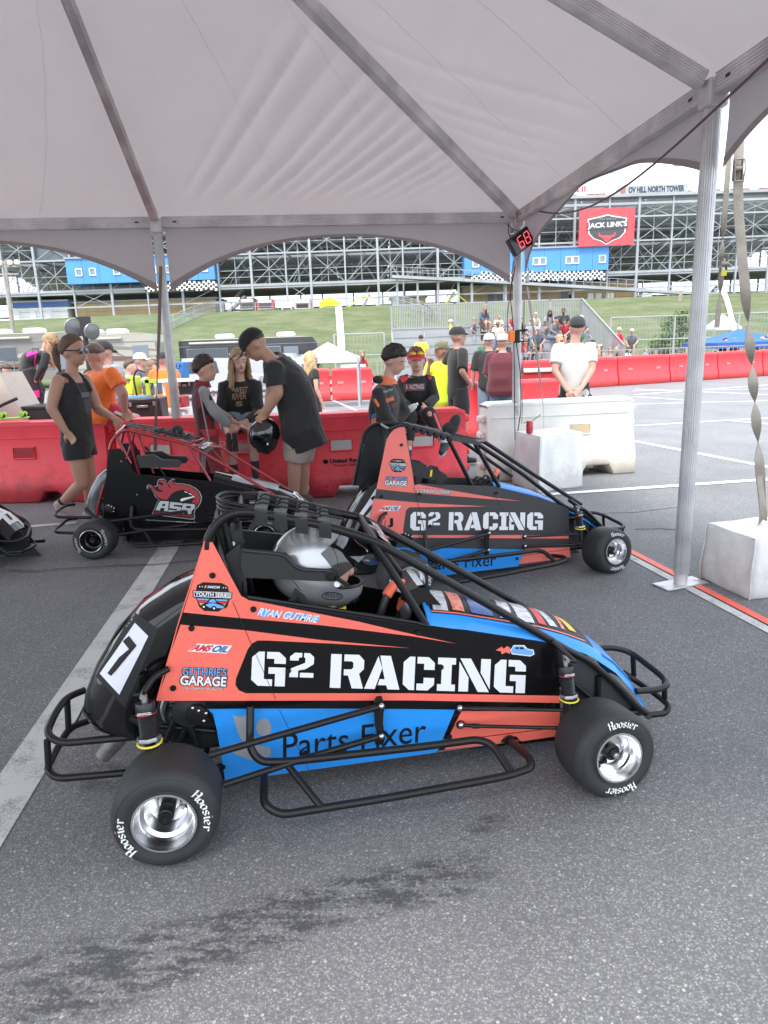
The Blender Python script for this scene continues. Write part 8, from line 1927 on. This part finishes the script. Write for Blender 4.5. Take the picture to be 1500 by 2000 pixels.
# crowd: a few seated bodies reused with their own clothes
rng = random.Random(21)
tops = [((.03, .03, .035), 'black'), ((.30, .31, .33), 'grey'), ((.62, .62, .61), 'white'), ((.10, .12, .16), 'navy'), ((.45, .04, .06), 'red'), ((.20, .32, .45), 'blue'), ((.50, .34, .30), 'salmon'), ((.07, .16, .10), 'green'), ((.16, .16, .17), 'charcoal'), ((.55, .50, .42), 'cream')]
bots = [(.05, .05, .06), (.16, .22, .33), (.35, .32, .27), (.2, .2, .21), (.10, .13, .2)]
hairs = [((.05, .035, .03), 'dark'), ((.25, .16, .09), 'brown'), ((.48, .34, .18), 'fair')]
protos = []
for i in range(6):
 ang = [-1.45, -1.7, -1.2, -1.57, -1.0, -2.0][i]
 p = sit(60 + i, 750, 640, 1.7, 'spectator', (cos(ang), sin(ang), 0), skin='light', top=tops[i][0], sleeve=.5 if i % 2 else 1.5, bottom=bots[i % 5], leg=(.7 if i % 3 else 1.9), hair=hairs[i % 3][0], style=('short', 'long', 'buzz')[i % 3], cap=((.3, .3, .31) if i % 3 == 2 else None), voxel=.022, arms=('lap', 'chin', 'knees')[i % 3], lean=.12 + .1 * (i % 3))
 protos.append(p)
capc = ['white', 'black', 'grey', 'red']; capm = [cloth((.62, .62, .62)), cloth((.03, .03, .03)), cloth((.3, .3, .31)), cloth((.5, .03, .04))]
seen = {}
posn = ['near the left end', 'left of centre', 'at the centre', 'right of centre', 'near the right end']
rown = ['front row', 'second row', 'third row', 'fourth row', 'fifth row', 'top row']
cnt = 0
for r in range(6):
 y, z = rows_[r]; xx = x0 + .8 + rng.uniform(0, .8)
 while xx < x1 - .5:
  t = (xx - x0) / (x1 - x0); dens = (.20 if t < .35 else .5 if t < .5 else .78) * (1.0 if r < 5 else .5)
  if rng.random() < dens and not (r == 0 and t < .3):
   src = rng.choice(protos); c = copy_tree(src); c.location = V((xx, y, z + .04)); c.rotation_euler = (0, 0, rng.uniform(-.35, .35)); k = rng.uniform(.86, 1.05); c.scale = (k, k, k)
   ti = rng.randrange(len(tops)); bi = rng.randrange(len(bots)); ci = rng.randrange(4); hi = rng.randrange(3); hat = False
   for ch in KIDS[c.name]:
    b = ch.name.split('.')[0]
    mm = {'shirt': cloth(tops[ti][0]), 'shorts': cloth(bots[bi]), 'trousers': cloth(bots[bi]), 'cap': capm[ci], 'hair': mat('hair_%d_%d' % (int(hairs[hi][0][0] * 100), int(hairs[hi][0][1] * 100)), hairs[hi][0], .6), 'body': SKINS[('light', 'tan', 'shade', 'light', 'dark')[rng.randrange(5)]]}.get(b)
    if mm and ch.type == 'MESH' and ch.material_slots: ch.material_slots[0].link = 'OBJECT'; ch.material_slots[0].material = mm
    if b == 'cap':
     hat = True
     for g2 in KIDS.get(ch.name, []): g2.material_slots[0].link = 'OBJECT'; g2.material_slots[0].material = mm
   lab = 'spectator in %s with %s, %s of the stand, %s' % (tops[ti][1], (capc[ci] + ' cap' if hat else hairs[hi][1] + ' hair'), rown[r], posn[min(4, int(t * 5))])
   seen[lab] = seen.get(lab, 0) + 1
   if seen[lab] > 1: lab = lab.replace('spectator', ('another spectator', 'further spectator', 'extra spectator')[min(2, seen[lab] - 2)])
   c['label'] = lab; c['group'] = 'spectators seated on the stand'; cnt += 1
  xx += rng.uniform(.62, .80)
# named few in the photo
def recolor(c, top, bottom=None, capm_=None):
 for ch in KIDS[c.name]:
  b = ch.name.split('.')[0]
  mm = {'shirt': top, 'shorts': bottom, 'trousers': bottom, 'cap': capm_}.get(b)
  if mm: ch.material_slots[0].link = 'OBJECT'; ch.material_slots[0].material = mm
for (px, py, Y, si, tc, lab, hh) in [(1200, 640, 30.6, 2, (.70, .04, .06), 'spectator in a bright red jacket and pale cap on the top row at right', 1), (1236, 642, 30.6, 5, (.16, .17, .19), 'spectator in a grey jacket and cap alone at the right end of the top row', 1), (1032, 684, 26.6, 3, (.02, .02, .02), 'boy in a black t-shirt sitting low at the front, just right of the middle pole', .85), (928, 707, 26.2, 0, (.03, .03, .03), 'girl in black sitting at the front left of the stand', .7)]:
 p = at(px, py, Y); c = copy_tree(protos[si]); c.location = V((p.x, Y, max(.35, p.z - .87 * hh))); c.scale = (hh, hh, hh); recolor(c, cloth(tc), cloth((.05, .05, .06)), cloth((.5, .5, .5))); c['label'] = lab; c['group'] = 'spectators seated on the stand'
# people standing or sitting beside the right canopy
for i, (px, Y, col_, lab) in enumerate([(1148, 25.8, 0, 'person in black standing just right of the stand'), (1192, 26, 1, 'person in grey standing behind the far barriers left of the big pole'), (1205, 26.3, 0, 'person in black with arms down beside the grey one left of the big pole'), (1228, 25.7, 2, 'person in white standing nearest the big pole behind the barriers'), (1262, 27.5, 5, 'person in blue standing behind the big pole'), (1345, 28, 8, 'person in charcoal standing at the left under the blue canopy')]):
 far_person(px, 680, 730, Y, lab, (-.2 + .3 * i, -1, 0), skin='light', top=tops[col_][0], bottom=bots[i % 5], leg=(.8, 1.9)[i % 2], hair=hairs[i % 3][0], style=('short', 'long')[i % 2], z=0, voxel=.02)
for i, (px, Y, ti, lab) in enumerate([(1412, 27, 0, 'person in black seated on a folding chair under the blue canopy'), (1428, 27.4, 5, 'person in bright blue seated under the blue canopy'), (1475, 27.2, 8, 'person in charcoal seated at the right end of the blue canopy'), (1490, 27.0, 2, 'person in white seated at the very right under the blue canopy'), (700, 26.5, 4, 'person in red seated by the far fence left of the black suited boy')]):
 p = at(px, 672, Y); c = copy_tree(protos[i % 6]); c.location = V((p.x, Y, .46)); recolor(c, cloth(tops[ti][0]), cloth(bots[i % 5]), cloth((.3, .3, .3))); c['label'] = lab
 ch = empty('folding_chair', (p.x, Y, 0), 0, 'folding chair under ' + lab.replace(' seated', ',').split(',')[0], 'chair')
 for sx in (-.22, .22):
  MB().bar((sx, -.22, 0), (sx, .2, .44), .03).build('leg', steel_d, ch); MB().bar((sx, .22, 0), (sx, -.2, .44), .03).build('leg', steel_d, ch)
 MB().box((0, 0, .43), (.46, .42, .03)).build('seat', dgrey, ch); MB().box((0, .24, .68), (.46, .03, .34)).build('backrest', dgrey, ch)
for p in protos:
 for ch in KIDS[p.name]:
  for g2 in KIDS.get(ch.name, []): bpy.data.objects.remove(g2)
  bpy.data.objects.remove(ch)
 bpy.data.objects.remove(p)
# crowd-control barriers in front
CB = [0]; CBL = ['in front of the empty left end of the stand', 'left of the middle pole', 'between the middle pole and the white t-shirt man', 'directly right of the white t-shirt man', 'before the right end of the stand', 'just left of the big pole', 'at the right edge before the blue canopy']
def crowd_fence(px0, px1, Y, label):
 a = V((at(px0, 700, Y).x, Y, 0)); b = V((at(px1, 700, Y).x, Y, 0)); n = max(1, int((b - a).length / 2.2)); m = None
 for k in range(n):
  p = a.lerp(b, (k + .5) / n); w = (b - a).length / n - .06
  CB[0] += 1; o = empty('crowd_barrier', p, 0, 'aluminium crowd barrier, ' + CBL[min(CB[0], len(CBL)) - 1], 'crowd barrier', 'crowd barriers before the ' + label)
  for z in (.18, 1.05): MB().bar((-w / 2, 0, z), (w / 2, 0, z), .04).build('rail', bleach, o)
  for x in (-w / 2, w / 2): MB().bar((x, 0, 0), (x, 0, 1.05), .04).build('post', bleach, o)
  mm = MB(); c_ = 16
  for j in range(1, c_): mm.bar((-w / 2 + w * j / c_, 0, .18), (-w / 2 + w * j / c_, 0, 1.05), .018)
  tag(mm.build('upright_bars', bleach, o), kind='stuff')
crowd_fence(735, 1000, 24.6, 'left part of the stand')
crowd_fence(1000, 1560, 25.2, 'right part of the stand and beyond')
# canopies
blue_v = mat('royal_blue_vinyl', (.03, .13, .42), .6, trans=.1); wht_v = mat('white_vinyl_tent', (.66, .67, .69), .7, trans=.15)
popup_tent(1402, 1560, 667, 641, 26.5, 0, blue_v, 'royal blue pop-up canopy at the right edge behind the far barriers')
popup_tent(1395, 1450, 640, 612, 36, .2, wht_v, 'white pop-up canopy beyond the big right pole')
popup_tent(575, 700, 700, 668, 17, 0, wht_v, 'white pop-up canopy beyond the bending man')
# ------------------------------------------------------------ motorhomes and vehicles on the left
beige = mat('motorhome_beige', (.19, .175, .155), .35, coat=.3, var=.04); brown = mat('motorhome_brown', (.14, .06, .05), .35, coat=.3); crm = mat('motorhome_cream', (.34, .32, .27), .35, coat=.3); blkv = mat('coach_black', (.02, .021, .024), .2, coat=.6)
def motorhome(px0, px1, ytop, ybot, Y, body, label, stripe=None, ac=(), wins=(), front='R'):
 a = at(px0, ybot, Y); b = at(px1, ytop, Y); w = b.x - a.x; h = at((px0 + px1) / 2, ytop, Y).z; o = empty('motorhome', ((a.x + b.x) / 2, Y + 1.2, 0), 0, label, 'motorhome')
 pr = [(-w / 2, .45), (w / 2 - .1, .45), (w / 2, .7), (w / 2, h * .45), (w / 2 - .10, h * .85), (w / 2 - .3, h), (-w / 2, h)]
 MB().prism([(x, -1.2, z) for x, z in pr], (0, 2.4, 0)).build('body', body, o)
 MB().box((-.3, 0, h + .03), (w - 1.0, 2.3, .06), bev=.02).build('roof_cap', crm, o)
 for (fx, fw, fz, fh) in wins:
  f = MB().box((-w / 2 + w * fx, -1.21, h * fz), (w * fw + .1, .05, h * fh + .1), bev=.02).build('window_frame', dgrey, o); MB().box((-w / 2 + w * fx, -1.235, h * fz), (w * fw, .04, h * fh)).build('pane', glass_d, f)
 if stripe:
  for (xa, za, xb, zb, t, m_) in stripe:
   pts = [(-w / 2 + w * (xa + (xb - xa) * k / 10), -1.225, h * (za + (zb - za) * (k / 10) ** 1.6)) for k in range(11)]
   MB().prism(pts + [(x, y, z - h * t * (1 - i / 14)) for i, (x, y, z) in list(enumerate(pts))[::-1]], (0, .02, 0)).build('swoosh_stripe', m_, o)
 MB().cyl((-w * .42, -1.32, h * .93), (w * .1, -1.32, h * .93), .07, 10).build('awning_roll', crm, o); MB().box((w * .3, -1.215, h * .48), (.75, .03, h * .62), bev=.01).build('entry_door', dgrey, o)
 for z_ in (.36, .58, .86): MB().box((0, -1.21, h * z_), (w, .02, .03)).build('body_moulding', dgrey, o)
 for fx in ac: MB().box((-w / 2 + w * fx, 0, h + .18), (.95, .8, .28), bev=.1).build('roof_air_unit', white_m, o)
 for fx in (.18, .80):
  t = MB().lathe([(.46, -.14), (.48, 0), (.46, .14), (.25, .14)], (-w / 2 + w * fx, -1.1, .46), (0, 1, 0), 20).build('wheel', RUB, o); MB().lathe([(.25, -.16), (.2, -.10), (0, -.12)], (-w / 2 + w * fx, -1.1, .46), (0, 1, 0), 16).build('hubcap', CHR, t)
 MB().box((-w / 2 + w * .45, -1.22, h * .42), (.05, .02, h * .6)).build('slide_out_edge', dgrey, o); return o
motorhome(-90, 170, 653, 745, 35.2, beige, 'long beige and brown motorhome at the far left', [(.15, .55, .95, .92, .10, crm), (.35, .45, 1.0, .75, .10, brown), (.0, .40, 1.0, .42, .04, brown)], (.30, .55), [(.42, .12, .66, .22), (.62, .05, .6, .3), (.12, .14, .66, .22)])
motorhome(150, 304, 654, 740, 34.6, crm, 'cream motorhome with brown swooshes left of the left tent pole', [(.05, .92, .6, .60, .10, beige), (.2, .62, 1.0, .50, .12, brown), (.3, .80, 1.0, .70, .07, beige)], (.15, .45), [(.12, .12, .66, .22)])
motorhome(356, 622, 662, 745, 37, blkv, 'black coach motorhome behind the girl and the bending man', [(.45, .35, 1.0, .70, .08, crm), (.40, .2, 1.0, .5, .05, white_m)], (.30, .75), [(.2, .28, .68, .22), (.62, .2, .68, .22)])
# white pickup truck between pole and boy
vw = mat('vehicle_white', (.42, .43, .44), .35, coat=.4); b = at(395, 760, 22); o = empty('pickup_truck', (b.x, 22.5, 0), 0, 'white pickup truck behind the boy in the grey suit', 'truck')
pr = [(-2.4, .45), (2.5, .45), (2.55, .95), (1.5, 1.1), (.9, 1.75), (-.7, 1.8), (-.9, 1.15), (-2.4, 1.15)]
MB().prism([(x, -.9, z) for x, z in pr], (0, 1.8, 0)).build('body', vw, o)
for (xa, xb) in ((-.6, .05), (.15, .85)): MB().prism([(xa, -.915, 1.15), (xb, -.915, 1.15), (xb - (.0 if xb < .1 else .1), -.915, 1.65), (xa + .05, -.915, 1.65)], (0, .02, 0)).build('side_window', glass_d, o)
for x_ in (-1.5, 1.6): MB().lathe([(.36, -.12), (.38, 0), (.36, .12), (.2, .12), (0, .08)], (x_, -.85, .38), (0, -1, 0), 20).build('wheel', RUB, o)
MB().box((2.5, -.6, .8), (.1, .3, .16), bev=.02).build('headlight', GRY, o); MB().box((.1, -.92, .98), (.18, .02, .04)).build('door_handle', dgrey, o)
o.scale = (.72,) * 3; b = at(540, 742, 26); o = empty('white_van', (b.x, 26, 0), 0, 'pale van half hidden behind the bending man', 'van'); o.scale = (.7,) * 3
MB().prism([(x, -.9, z) for x, z in [(-2.2, .4), (2.2, .4), (2.2, .9), (1.5, 1.2), (1.0, 1.9), (-2.2, 2.0)]], (0, 1.8, 0)).build('body', vw, o); MB().prism([(x, -.92, z) for x, z in [(.1, 1.2), (1.3, 1.2), (.9, 1.75), (.1, 1.8)]], (0, .02, 0)).build('side_window', glass_d, o)
for x_ in (-1.4, 1.4): MB().lathe([(.34, -.12), (.36, 0), (.34, .12), (.2, .12), (0, .08)], (x_, -.85, .36), (0, -1, 0), 20).build('wheel', RUB, o)
# lighting tower heads
o = empty('light_tower', (at(172, 700, 14).x, 14, 0), 0, 'portable light tower with two round lamps above the barrier crowd at left', 'light tower'); zt = at(172, 650, 14).z
MB().cyl((0, 0, 0), (0, 0, zt), .05, 10).build('mast', black_p, o); MB().box((0, 0, .5), (1.2, .8, .9), bev=.05).build('generator_box', black_p, o); MB().box((0, 0, zt + .12), (.26, .1, .36)).build('lamp_bracket', black_p, o)
for dx, dz, r in ((-.17, .10, .18), (.17, .02, .16)):
 c_ = V((dx, -.08, zt + dz)); d_ = V((.55 if dx < 0 else .9, -.7, -.15)).normalized()
 l_ = MB().lathe([(.05, -.16), (r * .6, -.12), (r * .95, -.02), (r, .02), (r * .96, .03)], c_, d_, 24, closed=False).build('reflector_bowl', mat('lamp_bowl', (.30, .305, .31), .35, .6), o); MB().lathe([(r * .95, .02), (r * .6, .05), (0, .06)], c_, d_, 24, closed=False).build('lens', mat('lamp_lens', (.12, .125, .13), .10), l_)
# equipment among the crowd at left
def box_thing(px, py, Y, d, m_, label, name='equipment_case', cat='case', z=None, rz=0, extra=None):
 p = at(px, py, Y); z0 = p.z if z is None else z; o = empty(name, (p.x, Y, z0), rz, label, cat); bd = MB().box((0, 0, d[2] / 2), d, bev=.012).build('body', m_, o)
 MB().box((0, -d[1] / 2 - .004, d[2] * .82), (d[0] * .92, .008, .012)).build('lid_seam', DEC, o); MB().box((0, -d[1] / 2 - .012, d[2] * .7), (d[0] * .3, .02, .03), bev=.004).build('handle', GRY, o)
 for s_ in (-1, 1): MB().box((s_ * d[0] * .32, -d[1] / 2 - .008, d[2] * .8), (.03, .014, .05)).build('latch', GRY, o)
 return o
box_thing(290, 826, 8.3, (.42, .4, .30), black_p, 'black open fronted case standing just left of the left pole', rz=.1); box_thing(262, 800, 8.5, (.35, .3, .16), mat('blue_plastic', (.03, .17, .45), .5), 'blue plastic case beside the black one', z=None)
# long black table rail at left
p = at(75, 792, 7.9); o = empty('folding_table', (p.x, 7.9, 0), 0, 'black topped table standing behind the left barriers', 'table')
MB().box((0, 0, p.z - .01), (1.15, .45, .035), bev=.006).build('tabletop', black_p, o); MB().box((0, -.2, p.z - .09), (1.1, .02, .12)).build('apron', black_p, o)
for x_ in (-.5, .15): MB().bar((x_, -.1, 0), (x_, -.1, p.z), .05).build('leg', black_p, o); MB().bar((x_, .15, 0), (x_, .15, p.z), .05).build('leg', black_p, o)
# canvas flap bag at far left edge
P4 = [at(-60, 832, 7.6), at(55, 830, 7.6), at(-2, 728, 7.7), at(-60, 722, 7.7)]; o = empty('canvas_cover', P4[0], 0, 'pale canvas cover with a black strap sloping down at the left edge', 'cover')
v = [p - P4[0] for p in P4]; v2 = [p + V((0, .5, 0)) for p in v]
m = MB(); m.grid(lambda u, w: v[0].lerp(v[1], u).lerp(v[3].lerp(v[2], u), w) + V((0, -.06 * sin(pi * u) * sin(pi * w), .01 * sin(u * 20))), 14, 10); m.grid(lambda u, w: v[1].lerp(v2[1], u).lerp(v[2].lerp(v2[2], u), w), 6, 8); m.build('canvas', mat('canvas_beige', (.42, .37, .33), .85, bump=.3, bscale=30, var=.06), o, sharp=0)
q0, q1 = at(-10, 800, 7.50) - P4[0], at(34, 778, 7.52) - P4[0]; MB().tube([q0 + V((0, -.03, 0)), q0.lerp(q1, .5) + V((0, -.05, 0)), q1], .018, 6).build('strap', WEB, o)
# toy-sized skateboard on the barrier
o = empty('skateboard', at(27, 826, 7.0), .1, 'small lime green skateboard lying upside down on the left barrier', 'skateboard'); MB().box((0, 0, .05), (.30, .09, .012), bev=.005).build('deck', mat('lime_plastic', (.45, .80, .08), .5), o)
for dx in (-.10, .10):
 MB().box((dx, 0, .07), (.035, .05, .03)).build('truck', DEC, o)
 for dy in (-.045, .045): MB().lathe([(.024, -.014), (.026, 0), (.024, .014)], (dx, dy, .085), (0, 1, 0), 12).build('wheel', mat('lime_plastic', (.45, .80, .08), .5), o)
# stroller chairs and grid fence in the middle distance
for i, px in enumerate((683, 705)):
 p = at(px, 762, 21); o = empty('folding_chair', (p.x, 21 + i * .1, 0), .3 * i, ('left' if i == 0 else 'right') + ' white backed folding chair by the far fence', 'chair')
 for sx in (-.25, .25): MB().bar((sx, -.22, 0), (sx, .22, .45), .03).build('leg', black_p, o); MB().bar((sx, .22, 0), (sx, -.22, .45), .03).build('leg', black_p, o); MB().bar((sx, .22, .4), (sx, .28, .95), .03).build('back_post', black_p, o)
 MB().box((0, 0, .45), (.5, .45, .03)).build('seat', white_m, o); MB().box((0, .26, .75), (.5, .03, .4)).build('backrest', white_m, o)
# clutter between the pole and the boy: white frame table, racks, toolboxes, green handled cart
o = empty('steel_rack', (at(362, 800, 9.2).x, 9.2, 0), .05, 'white tubular rack of tools right of the left pole', 'rack'); hz = at(362, 742, 9.2).z
for sx in (-.3, .3):
 for sy in (-.2, .2): MB().bar((sx, sy, 0), (sx, sy, hz), .03).build('post', white_m, o)
for z in (.35, .7, hz): MB().box((0, 0, z), (.64, .44, .03)).build('shelf', white_m, o)
rr2 = random.Random(4)
ccs = [(.45, .03, .04), (.05, .05, .06), (.55, .56, .57), (.03, .15, .40), (.6, .7, .05), (.12, .1, .09)]
for i, (px, py, Y, w_, lb) in enumerate([(352, 795, 9.0, .18, 'small red tool case on the white rack'), (372, 770, 9.2, .22, 'dark tool case on the white rack'), (436, 790, 8.8, .25, 'pale plastic tub behind the boy in grey'), (345, 745, 12, .4, 'red jerry can by the pickup'), (252, 770, 9.6, .3, 'neon bag beside the seated boy at left'), (300, 770, 9.6, .22, 'dark bag near the orange shirt')]):
 box_thing(px, py, Y, (w_, .2, w_ * .8), cloth(ccs[i]), lb, rz=rr2.uniform(-.4, .4))
p = at(288, 790, 8.9); o = empty('hand_cart', (p.x, 8.9, 0), 0, 'cart with a tall green post and black loop handle left of the left pole', 'cart'); grn = mat('lime_post', (.42, .62, .06), .5)
MB().bar((.03, 0, .1), (.03, 0, at(288, 738, 8.9).z), .05, .04).build('post', grn, o); MB().bar((-.02, 0, at(288, 745, 8.9).z), (.16, 0, at(288, 745, 8.9).z), .04).build('cross_arm', grn, o)
MB().tube([(-.04, 0, .8), (-.12, 0, .9), (-.14, 0, 1.15), (-.08, 0, 1.25), (.02, 0, 1.2)], .012, 8, .05).build('loop_handle', black_p, o); MB().box((0, 0, .12), (.5, .4, .05)).build('base', black_p, o)
for dx in (-.2, .2): MB().lathe([(.08, -.02), (.09, 0), (.08, .02), (0, .02)], (dx, -.2, .09), (0, 1, 0), 14).build('wheel', RUB, o)
